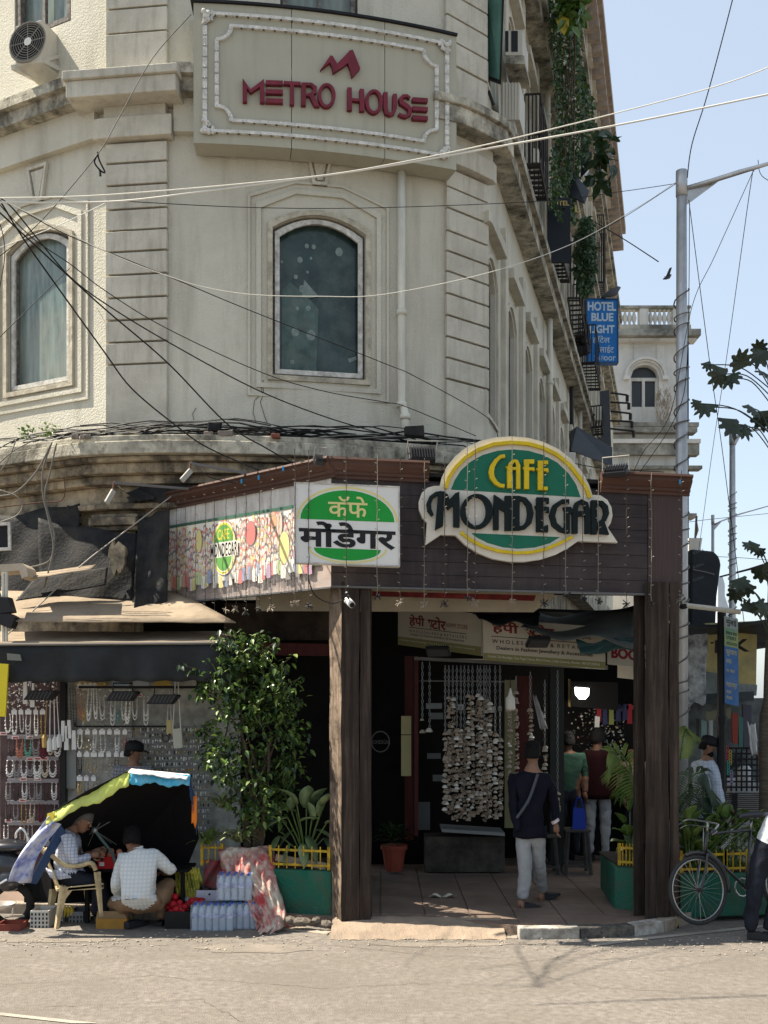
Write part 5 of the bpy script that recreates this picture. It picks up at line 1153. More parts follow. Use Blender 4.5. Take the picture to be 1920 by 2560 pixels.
def strand(fn, u, v0, v1, lbl, grp, mm, tassel=1, d=.02, seed=0):
 rr = random.Random(seed); n = max(4, int((v1 - v0) / 22)); pts = [fn(u + rr.uniform(-1.2, 1.2), v0 + (v1 - v0) * i / n, d) for i in range(n + 1)]
 T = thing('string_light', lbl, 'string light', pts[0], grp)
 m_ = MB(); m_.tube([fn(u, v0 - 6, d + .03)] + pts, .0034, 4); m_.build('wire', mm, T)
 m_ = MB()
 for i in range(1, n + 1):
  p_ = pts[i]; dr = V((rr.choice((-1, 1)) * .03, -.01, .012)); m_.tube([p_, p_ + dr * .8], [.002, .004], 4)
 m_.build('bulbs', plain('tiny_bulb', (.25, .24, .2), .4), T)['kind'] = 'stuff'
 if tassel:
  m_ = MB(); e = pts[-1]
  for i in range(14): q = V((rr.uniform(-1, 1), rr.uniform(-1, 1), rr.uniform(-1.1, .8))) * .045; m_.tube([e, e + q], [.004, .006], 4)
  m_.build('tassel', plain('tassel_black', (.03, .03, .03)) if rr.random() < .6 else plain('tassel_tan', (.22, .18, .14)), T)
WD = plain('light_wire_dark', (.05, .035, .03)); WL_ = plain('light_wire_pale', (.17, .15, .12))
for k, u in enumerate((422, 444, 468, 491, 515, 540, 563, 592, 617, 642, 675, 704)):
 strand(LP, u, 1150 + (828 - u) * .223 + 6, 1519 + (828 - u) * .05 + rnd(-6, 4), f'{ORD[k]} from the left of the light strands hanging over the crowd panel', 'light strands on the left side of the canopy', WD, 1, .15, k)
for k, (u, d_, v1, mm) in enumerate(((742, .32, 1515, WD), (775, .3, 1520, WD), (866, .38, 1500, WD), (941, .38, 1498, WL_), (998, .16, 1508, WD), (1058, .16, 1514, WL_), (1107, .2, 1512, WD), (1163, .2, 1500, WL_), (1182, .2, 1508, WD), (1273, .2, 1505, WL_), (1350, .2, 1512, WD), (1404, .2, 1494, WL_), (1446, .2, 1500, WD), (1484, .2, 1506, WL_), (1556, .16, 1512, WD), (1617, .16, 1515, WL_), (1690, .16, 1506, WD))):
 strand(FP, u, 1152 + (u - 822) * .046 if not 1090 < u < 1500 else max(1105, 1098 + abs(u - 1275) ** 2 * .0022), v1, f'{ORD[k]} from the left of the light strands hanging over the canopy front', 'light strands on the front of the canopy', mm, 1, d_, 100 + k)
T = thing('spot_camera', 'small white cylindrical spot hanging under the canopy corner at the left post', 'spotlight', P(878, 1508, 10.3))
m_ = MB(); m_.tube([P(868, 1500, 10.35), P(880, 1512, 10.25)], .035, 12); m_.build('barrel', WHITE, T, smooth=False)
m_ = MB(); m_.tube([P(880, 1512, 10.25), P(881.5, 1513.5, 10.24)], .026, 12); m_.build('lens', BLACK, T)
m_ = MB(); m_.tube([P(868, 1500, 10.35), P(866, 1480, 10.4)], .01, 6); m_.build('stem', WHITE, T)
cable([(770, 1400), (772, 1450), (790, 1490), (830, 1508), (862, 1498)], 10.2, 10.3, .006, 'thin black cable looping under the canopy corner to the white spot', None, None)
for k, (u, v, d) in enumerate(((675, 1200, .16), (632, 1209, .16), (736, 1178, .16), (1689, 1212, .14))):
 m_ = MB(); p_ = (LP if u < 800 else FP)(u, v, d); m_.box(p_, (.018, .018, .045)); tag(m_.build('blue_connector', plain('connector_blue', (.03, .25, .5)), loc=p_), ['blue plastic connector in the middle of the left cornice', 'blue plastic connector farthest left on the cornice', 'blue plastic connector on the cornice near the canopy corner', 'blue plastic connector at the right end of the front cornice'][k], 'connector')
# ---------------------------------------------------------------- ground floor: cafe front, shops, street stalls
def slabY(pts, name, m, lbl=None, cat=None, th=.04, parent=None, group=None, kind=None, bevel=0):
 """pts = (u, v, Y) corners of a board"""
 m_ = MB(); m_.prism([P(*q) for q in pts], (0, th, 0))
 o = m_.build(name, m, parent, loc=None if parent is not None else P(*pts[0]), bevel=bevel); return tag(o, lbl, cat, group, kind)
TP = MC['black_tarpaulin']; REDW = mat('dark_red_wood', (.06, .012, .010), .6, var=.3, scale=4, bump=.1, grain=(8, 8, 1))
DUSTY = mat('dusty_sheet', (.27, .215, .155), .9, var=.15, scale=2, bump=.5, bscale=9, dirt=.4, dcol=(.12, .095, .07), dscale=2.5)
VAL = mat('dark_canvas', (.022, .024, .026), .75, var=.3, scale=3, bump=.4, bscale=14)
def cafe_front():
 T = thing('cafe_facade', 'dark cafe entrance front with a deep red lintel behind the left timber post', 'shopfront', (-.6, 12.9, .1))
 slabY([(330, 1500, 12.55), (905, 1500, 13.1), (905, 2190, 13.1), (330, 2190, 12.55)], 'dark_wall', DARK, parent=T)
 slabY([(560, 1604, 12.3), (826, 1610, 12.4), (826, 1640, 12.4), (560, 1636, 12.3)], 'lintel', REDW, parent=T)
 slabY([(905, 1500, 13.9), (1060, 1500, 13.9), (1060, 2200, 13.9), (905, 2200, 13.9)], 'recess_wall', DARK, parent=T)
 slabY([(1037, 1640, 13.0), (1046, 1640, 13.0), (1046, 2090, 13.0), (1037, 2090, 13.0)], 'door_frame', REDW, parent=T, th=.1)
 slabY([(1012, 1640, 13.5), (1034, 1640, 13.4), (1034, 2100, 13.4), (1012, 2100, 13.5)], 'door_leaf', REDW, parent=T)
 for k, (v0, v1) in enumerate(((1790, 1836), (1838, 1940))):
  slabY([(1003, v0, 13.35), (1028, v0, 13.3), (1028, v1, 13.3), (1003, v1, 13.35)], 'notice_panel', plain('notice_yellow', (.42, .38, .2), .6, var=.1), parent=T, th=.01)
 f = planefn(P(925, 1826, 13.8), P(978, 1826, 13.8), P(925, 1882, 13.8), (0, 0, 53, 56)); PG = plain('faint_print', (.12, .12, .12))
 m_ = MB(); ringxy(m_, 26, 28, 24, 27, 21, 24, f, 0, .01); m_.build('logo_ring', PG, T)
 m_ = MB(); text_on(m_, 'MONDEGAR', (2, 24, 51, 34), f, .012, .01); m_.build('lettering', PG, T)
 slabY([(905, 2182, 13.5), (1160, 2182, 13.3), (1160, 2194, 13.3), (905, 2200, 13.5)], 'doorstep', plain('step_green', (.03, .06, .055), .8), parent=T, th=.4)
 # dark masonry strip over the entrance
 slabY([(560, 1508, 12.5), (830, 1508, 12.6), (830, 1600, 12.6), (560, 1600, 12.5)], 'overdoor', mat('dark_plaster', (.035, .028, .024), .95, var=.5, scale=3, bump=.5, dirt=.5, dcol=(.10, .07, .05), dscale=2.5), parent=T)
 T = thing('potted_plant', 'small leafy plant in a terracotta pot inside the cafe entrance', 'plant', P(985, 2178, 13.1))
 b = P(985, 2176, 13.1); m_ = MB(); m_.lathe([(.11, 0), (.15, .27), (.17, .27), (.17, .32), (.14, .32)], b, 14); m_.build('pot', mat('terracotta', (.22, .05, .03), .8, bump=.1), T, smooth=False)
 m_ = MB()
 for k in range(70): a = rnd(0, 6.28); leafmb(m_, b + V((0, 0, .33)) + V((math.cos(a) * rnd(0, .12), math.sin(a) * rnd(0, .1), rnd(0, .22))), V((math.cos(a), math.sin(a), rnd(-.1, 1))), V((0, 0, 1)), rnd(.12, .22), .05)
 m_.build('foliage', LF1, T)['kind'] = 'stuff'
cafe_front()
SB1 = mat('store_board', (.36, .33, .27), .6, var=.06, dirt=.15, dcol=(.2, .18, .14)); OLV = plain('olive_print', (.16, .15, .06)); REDP = plain('red_print', (.36, .012, .02)); KP = plain('black_print', (.02, .02, .02)); PALE = plain('pale_print', (.42, .40, .33))
def store_sign(p, box, items, lbl, band):
 a, b, c_ = P(*p[0]), P(*p[1]), P(*p[2]); f = planefn(a, b, c_, box); T = thing('store_sign', lbl, 'sign', a)
 x0, y0, x1, y1 = box
 m_ = MB(); prism2(m_, [(x0, y0), (x1, y0), (x1, y1), (x0, y1)], f, -.05, 0); m_.build('board', SB1, T)
 m_ = MB(); prism2(m_, [(x0, band), (x1, band), (x1, y1), (x0, y1)], f, 0, .002); m_.build('address_band', OLV, T)
 for it in items:
  t, bx, m, bo = it[:4]; m_ = MB(); d = .004
  if t == '-': prism2(m_, [(bx[0], bx[1]), (bx[2], bx[1]), (bx[2], bx[3]), (bx[0], bx[3])], f, 0, .002); m_.build('rule', m, T); continue
  text_on(m_, t, bx, f, d, bo, it[4] if len(it) > 4 else None); m_.build('lettering', m, T)
def hindi(x, y, w, h):
 """the shop name in Hindi: two words, the half letter cut from its full form"""
 s = w / 300
 return [('हेपी', (x, y, x + 128 * s, y + h), REDP, .03), ('स', (x + 152 * s, y + h * .26, x + 196 * s * 1.0, y + h), REDP, .03), ('टोर', (x + 186 * s, y, x + 300 * s, y + h), REDP, .03)]
store_sign([(995, 1514, 13.5), (1203, 1535, 12.6), (995, 1612, 13.5)], (315, 45, 1005, 425), hindi(415, 115, 310, 120) + [
 ('Since 1954', (418, 62, 540, 84), KP, 0), ('HAPPY STORE', (728, 160, 900, 200), REDP, 0), ('-', (412, 238, 890, 244), KP, 0), ('W H O L E S A L E R S  &  R E T A I L E R S', (412, 262, 892, 286), KP, 0.005), ('Dealers in Fashion Jewellery & Accessories', (428, 296, 872, 322), KP, .01),
 ('Outside Cafe Mondegar, Near Regal Cinema, Colaba Causeway', (340, 362, 960, 384), PALE, 0)], 'left shop board reading HAPPY STORE in red, higher and smaller than its neighbour', 342)
store_sign([(1207, 1545, 12.15), (1512, 1568, 12.15), (1209, 1650, 12.15)], (430, 0, 960, 186), hindi(470, 10, 270, 56) + [
 ('HAPPY STORE', (752, 32, 900, 60), KP, 0), ('-', (465, 76, 925, 79), KP, 0), ('W H O L E S A L E R S  &  R E T A I L E R S', (468, 90, 922, 107), KP, .01), ('Dealers in Fashion Jewellery & Accessories', (487, 119, 905, 140), KP, .015),
 ('Outside Cafe Mondegar, Near Regal Cinema, Metro House, Colaba Causeway, Mumbai - 400 039 (INDIA)', (448, 161, 935, 176), PALE, .01)], 'right shop board reading HAPPY STORE, larger and partly under a grey tarpaulin', 154)
T = thing('book_sign', 'white board with dark red hand-painted letters BOO beside the right timber post', 'sign', P(1525, 1670, 13.4))
f = planefn(P(1520, 1602, 13.4), P(1640, 1616, 13.4), P(1520, 1660, 13.4), (0, 0, 120, 58)); m_ = MB(); prism2(m_, [(0, 0), (120, 0), (120, 58), (0, 58)], f, -.04, 0); m_.build('board', SB1, T)
m_ = MB(); text_on(m_, 'BOOKS', (8, 14, 110, 42), f, .004, .05); m_.build('lettering', plain('dark_red_print', (.16, .01, .02)), T)
def tarp(pts, m, lbl, name='tarpaulin', cat='tarpaulin', nu=16, nv=8, wob=.04, th=.012):
 """pts = 4 corners (u, v, Y): surface with folds"""
 a, b, c_, d_ = [P(*q) for q in pts]; ph = rnd(0, 6)
 m_ = MB(); m_.grid(lambda s, t: a.lerp(b, s).lerp(d_.lerp(c_, s), t) + V((0, 1, .6)) * (wob * math.sin(s * 9 + t * 4 + ph) * math.cos(t * 5 + s * 3 + ph)) + V((0, .3, -1)) * wob * math.sin(math.pi * s) * (1 + math.sin(7 * s)), nu, nv)
 return tag(m_.build(name, m, loc=a, solid=th, smooth=True), lbl, cat)
GT = mat('grey_green_tarp', (.13, .145, .14), .6, var=.3, scale=2, bump=.6, bscale=10, dirt=.3, dcol=(.05, .055, .055))
tarp([(1180, 1530, 12.1), (1350, 1528, 12.0), (1345, 1562, 11.8), (1200, 1545, 11.9)], TP, 'black tarpaulin stretched above the two shop boards')
tarp([(1335, 1530, 12.8), (1590, 1515, 12.6), (1592, 1612, 11.7), (1300, 1562, 11.9)], GT, 'grey-green tarpaulin sagging over the right shop board', wob=.07)
tarp([(1440, 1600, 11.9), (1590, 1590, 11.8), (1590, 1620, 11.75), (1450, 1628, 11.85)], mat('teal_tarp', (.03, .07, .075), .6, var=.3, scale=3, bump=.3), 'teal edge of the tarpaulin hanging below the grey one')
floodlight(P(1345, 1605, 11.8), .26, .16, .05, R(-35), R(12), 'black floodlight hanging in front of the right shop board', legs=False)
floodlight(P(1095, 1628, 12.1), .28, .14, .05, R(-40), R(-15), 'black floodlight hanging in front of the left shop board', legs=False)
# shop interior, counter, hanging shell chains
def shell_shop():
 T = thing('shell_stall', 'dark open shopfront with shelves behind the hanging shell chains', 'stall', P(1160, 2190, 13.2))
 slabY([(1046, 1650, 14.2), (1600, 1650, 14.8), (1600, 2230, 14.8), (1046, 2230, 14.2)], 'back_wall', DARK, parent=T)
 slabY([(1105, 2072, 12.95), (1262, 2082, 12.9), (1262, 2090, 12.9), (1105, 2080, 12.95)], 'counter_edge', plain('steel_edge', (.2, .22, .22), .4), parent=T, th=.5)
 slabY([(1062, 2092, 13.1), (1262, 2092, 13.1), (1262, 2180, 13.1), (1062, 2180, 13.1)], 'counter_panel', mat('worn_panel', (.055, .05, .04), .9, var=.5, scale=5, dirt=.6, dcol=(.012, .012, .012), dscale=4), parent=T, th=.4)
 slabY([(1036, 1642, 12.7), (1520, 1664, 12.4), (1520, 1674, 12.4), (1036, 1650, 12.7)], 'top_rail', mat('grey_rail', (.12, .12, .115), .7), parent=T, th=.04)
 slabY([(1046, 1700, 13.9), (1265, 1702, 13.9), (1265, 1706, 13.9), (1046, 1704, 13.9)], 'shelf_bar', plain('dim_grey', (.12, .12, .12)), parent=T, th=.04)
 for (u, v, ww, hh, c_) in ((1085, 1765, 40, 14, .22), (1092, 1790, 32, 16, .16), (1152, 1768, 14, 14, .3), (1228, 1774, 20, 15, .35), (1250, 1772, 10, 12, .2), (1085, 1890, 34, 14, .12), (1095, 1945, 26, 16, .14), (1060, 2040, 30, 70, .1)):
  slabY([(u - ww / 2, v - hh / 2, 13.8), (u + ww / 2, v - hh / 2, 13.8), (u + ww / 2, v + hh / 2, 13.8), (u - ww / 2, v + hh / 2, 13.8)], 'price_card', plain('card_%d' % int(c_ * 100), (c_ * .9, c_, c_)), parent=T, th=.01)
 slabY([(1262, 1700, 13.2), (1288, 1700, 13.2), (1288, 2070, 13.2), (1262, 2070, 13.2)], 'side_post', plain('ochre_post', (.16, .15, .08)), parent=T)
 slabY([(1290, 1690, 13.5), (1332, 1690, 13.5), (1332, 2110, 13.5), (1290, 2110, 13.5)], 'wooden_door', REDW, parent=T)
 slabY([(1376, 1670, 13.2), (1410, 1670, 13.2), (1410, 2160, 13.2), (1376, 2160, 13.2)], 'pillar', plain('dark_pillar', (.02, .022, .02)), parent=T, th=.2)
 slabY([(1035, 1510, 14.1), (1600, 1530, 14.1), (1600, 1652, 14.1), (1035, 1645, 14.1)], 'fascia_back', DARK, parent=T)
shell_shop()
SHM = mat('sea_shell', (.44, .40, .33), .45, var=.3, scale=14, bump=.1, two=(.22, .16, .11)); SHW = plain('pale_shell', (.55, .53, .47), .4); CHM = plain('dim_chain', (.16, .17, .17), .4, metal=.5)
def shell_piece(k):
 m_ = MB()
 if k == 0: m_.lathe([(.002, .034), (.018, .03), (.030, .014), (.036, -.004), (.028, -.004)], (0, 0, 0), 8)
 elif k == 1:
  for i in range(5): a = i * 1.9; m_.ball((.02 * math.cos(a), .018 * math.sin(a), -.008 * i), .0095, 5, 3)
 else: m_.lathe([(.006, .022), (.016, .018), (.024, .0), (.012, -.012), (.004, -.014)], (0, 0, 0), 7)
 return m_
protos = {}
def hang_chain(u, v0, v1, Y, vt, lbl, dens=.038, sc_=1.0, name='shell_chain'):
 """chain from v0 down to vt, shells from vt to v1"""
 a, t_, e = P(u, v0, Y), P(u, vt, Y), P(u, v1, Y); T = thing(name, lbl, 'hanging', a, 'strings of shells hanging at the shop')
 m_ = MB(); n = max(2, int((a.z - t_.z) / .04));
 for i in range(n):
  p_ = a.lerp(t_, (i + .5) / n); w_ = .011; h_ = .026; pl = V((1, 0, 0)) if i % 2 else V((.5, .8, 0))
  q = [p_ + pl * w_ * math.cos(k * 1.047) + V((0, 0, h_ * math.sin(k * 1.047))) for k in range(7)]; m_.tube(q, .0035, 3, False)
 m_.build('chain', CHM, T)
 m_ = MB(); z = t_.z; first = True
 vs0 = []
 while z > e.z:
  k = 0 if first or random.random() < .45 else random.choice((1, 2)); s = sc_ * rnd(.6, 1.15) * (1.2 if first else 1); first = False
  for ang in ([0] if k == 0 else [0, 1]):
   pc = shell_piece(k); off = V((rnd(-.01, .01) + (.012 if ang else 0), rnd(-.03, .012), rnd(-.02, .02))); n0 = len(m_.v)
   m_.v += [tuple(V(q) * s + V((a.x, a.y, z)) + off) for q in pc.v]; m_.f += [tuple(i + n0 for i in f_) for f_ in pc.f]; m_.mi += [1 if (k == 0 and random.random() < .25) else 0] * len(pc.f)
  z -= dens * rnd(.7, 1.2)
 if m_.f: o = m_.build('shells', [SHM, SHW], T); o['kind'] = 'stuff'
cols_ = [(1113, 1840), (1122, 1750), (1132, 1748), (1142, 1830), (1152, 1826), (1161, 1836), (1171, 1745), (1181, 1742), (1194, 1742), (1201, 1748), (1210, 1838), (1216, 1755), (1224, 1760), (1238, 1842), (1250, 1856)]
for i, (u, vt) in enumerate(cols_): hang_chain(u, 1664, 2040 + rnd(-4, 12) - (14 if i in (0, 1) else 0), 12.55 + .05 * (i % 3), vt, f'{ORD[i]} string from the left in the thick cluster of shell chains')
for i, (u, v0, v1, vt) in enumerate(((1273, 1740, 2010, 1775), (1290, 1690, 1990, 1735), (1326, 1680, 1860, 1775), (1362, 1700, 1960, 1870), (1394, 1676, 2050, 1980))):
 hang_chain(u, v0, v1, 12.6, vt, ['dark shell string just right of the thick cluster', 'shell string with a pale cap behind the white bulb', 'short shell string above the walking man', 'shell string right of the walking man head', 'long chain with loops right of the walking man'][i], .05, .9)
for i, (u, vt) in enumerate(((1074, 1830), (1056, 1800))): hang_chain(u, 1655, 1840, 12.9, vt, ['thin chain hanging left of the shell cluster', 'straight pale cord beside the door frame'][i], .2)
T = thing('hanging_bulb', 'white hanging bulb with a conical holder right of the shell chains', 'lamp', P(1276, 1775, 12.3))
m_ = MB(); m_.lathe([(.008, .26), (.022, .2), (.03, .17), (.055, .14), (.058, .02), (.05, 0), (.01, -.01)], P(1276, 1775, 12.3), 14); m_.build('bulb', plain('bulb_white', (.6, .58, .52), .3), T, smooth=True)
m_ = MB(); m_.tube([P(1276, 1722, 12.3), P(1275, 1690, 12.4)], .005, 4); m_.build('flex', CABLE, T)
tarp([(1332, 1735, 12.7), (1340, 1738, 12.7), (1368, 1818, 12.7), (1350, 1818, 12.7)], mat('white_plastic_bag', (.3, .3, .29), .4, var=.2), 'crumpled pale plastic bag hanging right of the shell strings', 'plastic_bag', 'bag', 6, 8, .03)
# walkway with lit goods under an added roof
def walkway():
 T = thing('shading_roof', 'dark tarpaulin roof added over the market walkway to keep it dark', 'roof', (3, 14, 3))
 m_ = MB(); m_.grid(lambda s, t: V((.9 + 4.6 * s + t * 4.2, 13.05 + 17 * t, 3.25 + .1 * math.sin(s * 7 + t * 20) + .08 * math.cos(t * 30))), 10, 24); m_.build('roof_sheet', TP, T, solid=.03)  # roof added so that the walkway stays dark
 slabY([(1400, 1640, 19), (1735, 1640, 19), (1735, 2080, 19), (1400, 2080, 19)], 'back_hoarding', DARK, 'dark hoarding closing the back of the market walkway', 'wall')
 slabY([(1427, 1703, 14.2), (1545, 1706, 14.2), (1545, 1776, 14.2), (1427, 1766, 14.2)], 'black_board', DARK, 'black board behind the lit lamp in the market', 'board')
 slabY([(1410, 1696, 14.6), (1426, 1698, 14.6), (1426, 1768, 14.6), (1410, 1760, 14.6)], 'brass_goods', mat('brass_glint', (.4, .28, .12), .35, var=.5, scale=40, bump=.5, metal=.3), 'strip of brassy goods catching the lamp light', 'goods')
 L_ = P(1457, 1732, 13.9); T = thing('lit_lamp', 'glowing white hooded lamp in the market walkway', 'lamp', L_)
 f = planefn(P(1438, 1718, 13.9), P(1474, 1718, 13.9), P(1438, 1750, 13.9), (0, 0, 36, 32)); m_ = MB(); prism2(m_, [(1, 0), (35, 3), (34, 20), (26, 30), (12, 30), (2, 18)], f, -.06, 0); m_.build('diffuser', mat('lamp_glow', (1, .97, .9), .5, var=0, bump=0, emit=3), T)
 m_ = MB(); prism2(m_, [(-2, -5), (38, -2), (38, 2), (-2, -1)], f, -.1, .03); m_.build('hood', BLACK, T)
 pl = bpy.data.lights.new('lamp_light', 'POINT'); pl.energy = 7; pl.shadow_soft_size = .08; pl.color = (1, .93, .8); po = bpy.data.objects.new('lamp_light', pl); C.objects.link(po); po.parent = T; po.location = V((0, -.45, -.35))
 GC = [mat('goods_%s' % n, c, .4, var=.3, scale=30, bump=.2) for n, c in (('silver', (.35, .35, .33)), ('gold', (.42, .3, .1)), ('red', (.15, .01, .02)), ('cream', (.45, .4, .3)), ('dark', (.04, .035, .04)), ('white', (.6, .58, .54)))]
 m_ = MB()
 for k in range(2600):
  u = rnd(1418, 1560); v = rnd(1772, 1930); Y = rnd(14.6, 15.2); p_ = P(u, v, Y); m_.m = random.choices(range(6), (4, 2, .6, 2, 6, 1.4))[0]
  if random.random() < .5: m_.ball(p_, rnd(.005, .016), 5, 3)
  else: m_.box(p_, (rnd(.008, .03), .01, rnd(.01, .04)), Matrix.Rotation(rnd(0, 3), 3, 'Y'))
 tag(m_.build('trinket_display', GC), 'densely hung glinting trinkets under the lit lamp', 'goods', kind='stuff')
 T = thing('trinket_rack', 'dark rack that the trinkets hang on under the lit lamp', 'rack', P(1490, 1930, 15.3)); slabY([(1416, 1770, 15.3), (1562, 1770, 15.3), (1562, 2060, 15.3), (1416, 2060, 15.3)], 'backing', plain('rack_back', (.02, .02, .02)), parent=T)
 for k, (u, c_, cn) in enumerate(((1497, 'red', 'red'), (1512, 'navy', 'dark pink and navy'), (1528, 'olive', 'olive'), (1545, 'navy', 'navy blue with red edge'), (1562, 'navy', 'plain navy'), (1574, 'red', 'dark red'))):
  m_ = MB(); f = planefn(P(u - 9, 1760, 14.4), P(u + 9, 1760, 14.4), P(u - 9, 1812, 14.4), (0, 0, 18, 52)); h = rnd(38, 52)
  prism2(m_, [(6, 0), (12, 0), (18, 5), (17, 14), (14.5, 12), (15, h), (3, h), (3.5, 12), (1, 14), (0, 5)], f, -.02, .02); o = m_.build('hanging_garment', plain('cloth_' + c_, dict(red=(.2, .015, .02), navy=(.02, .022, .06), olive=(.15, .16, .05))[c_]), loc=P(u, 1760, 14.4)); tag(o, f'{cn} garment, {ORD[k]} from left in the market row', 'garment', 'garments hung in the market')
 slabY([(1488, 1790, 14.3), (1500, 1792, 14.3), (1496, 1850, 14.3), (1486, 1848, 14.3)], 'scarf', plain('cloth_white', (.4, .38, .36)), 'white and red scarf hanging among the trinkets', 'scarf')
 slabY([(1545, 1660, 13.9), (1600, 1664, 13.9), (1600, 1700, 13.9), (1545, 1694, 13.9)], 'framed_notice', SB1, 'small framed notice above the market walkway', 'notice')
walkway()
def stool(u0, u1, vt, vb, Y, lbl):
 T = thing('wooden_stool', lbl, 'stool', P((u0 + u1) / 2, vb, Y)); a, b = P(u0, vt, Y), P(u1, vt, Y); w_ = b.x - a.x; z0 = P(0, vb, Y).z; WD_ = mat('dark_stool_wood', (.05, .045, .042), .7, var=.3, scale=5, bump=.2)
 m_ = MB(); m_.box(((a.x + b.x) / 2, Y + .15, a.z), (w_, .3, .035)); m_.build('seat', WD_, T, bevel=.006)
 for sx in (0, 1):
  for sy in (0, 1):
   m_ = MB(); m_.bar(V((a.x + .04 + sx * (w_ - .08), Y + .03 + sy * .24, a.z - .02)), V((a.x + sx * w_, Y + sy * .3, z0)), .035, .035); m_.build('leg', WD_, T)
 for y_ in (0, .3):
  m_ = MB(); m_.bar(V((a.x + .01, Y + y_, z0 + .12)), V((b.x - .01, Y + y_, z0 + .12)), .03, .03); m_.build('stretcher', WD_, T)
stool(1414, 1478, 2078, 2190, 13.0, 'dark wooden stool standing by the man in red')
stool(1352, 1396, 2092, 2192, 13.0, 'dark wooden stool beside the walking man legs')
T = thing('shopping_bag', 'bright blue plastic bag standing on the market stool', 'bag', P(1448, 2076, 13.1))
tb = plain('blue_plastic', (.01, .03, .25), .4); m_ = MB(); m_.add([P(1430, 2076, 13.05), P(1466, 2076, 13.05), P(1462, 2022, 13.1), P(1434, 2018, 13.1), P(1430, 2076, 13.25), P(1466, 2076, 13.25), P(1462, 2022, 13.2), P(1434, 2018, 13.2)], [(0, 1, 2, 3), (7, 6, 5, 4), (0, 4, 5, 1), (1, 5, 6, 2), (2, 6, 7, 3), (3, 7, 4, 0)]); m_.build('sack', tb, T)
m_ = MB(); m_.tube(cr([P(1438, 2020, 13.1), P(1442, 1998, 13.1), P(1452, 1996, 13.1), P(1458, 2022, 13.1)]), .008, 4); m_.build('handle', tb, T)
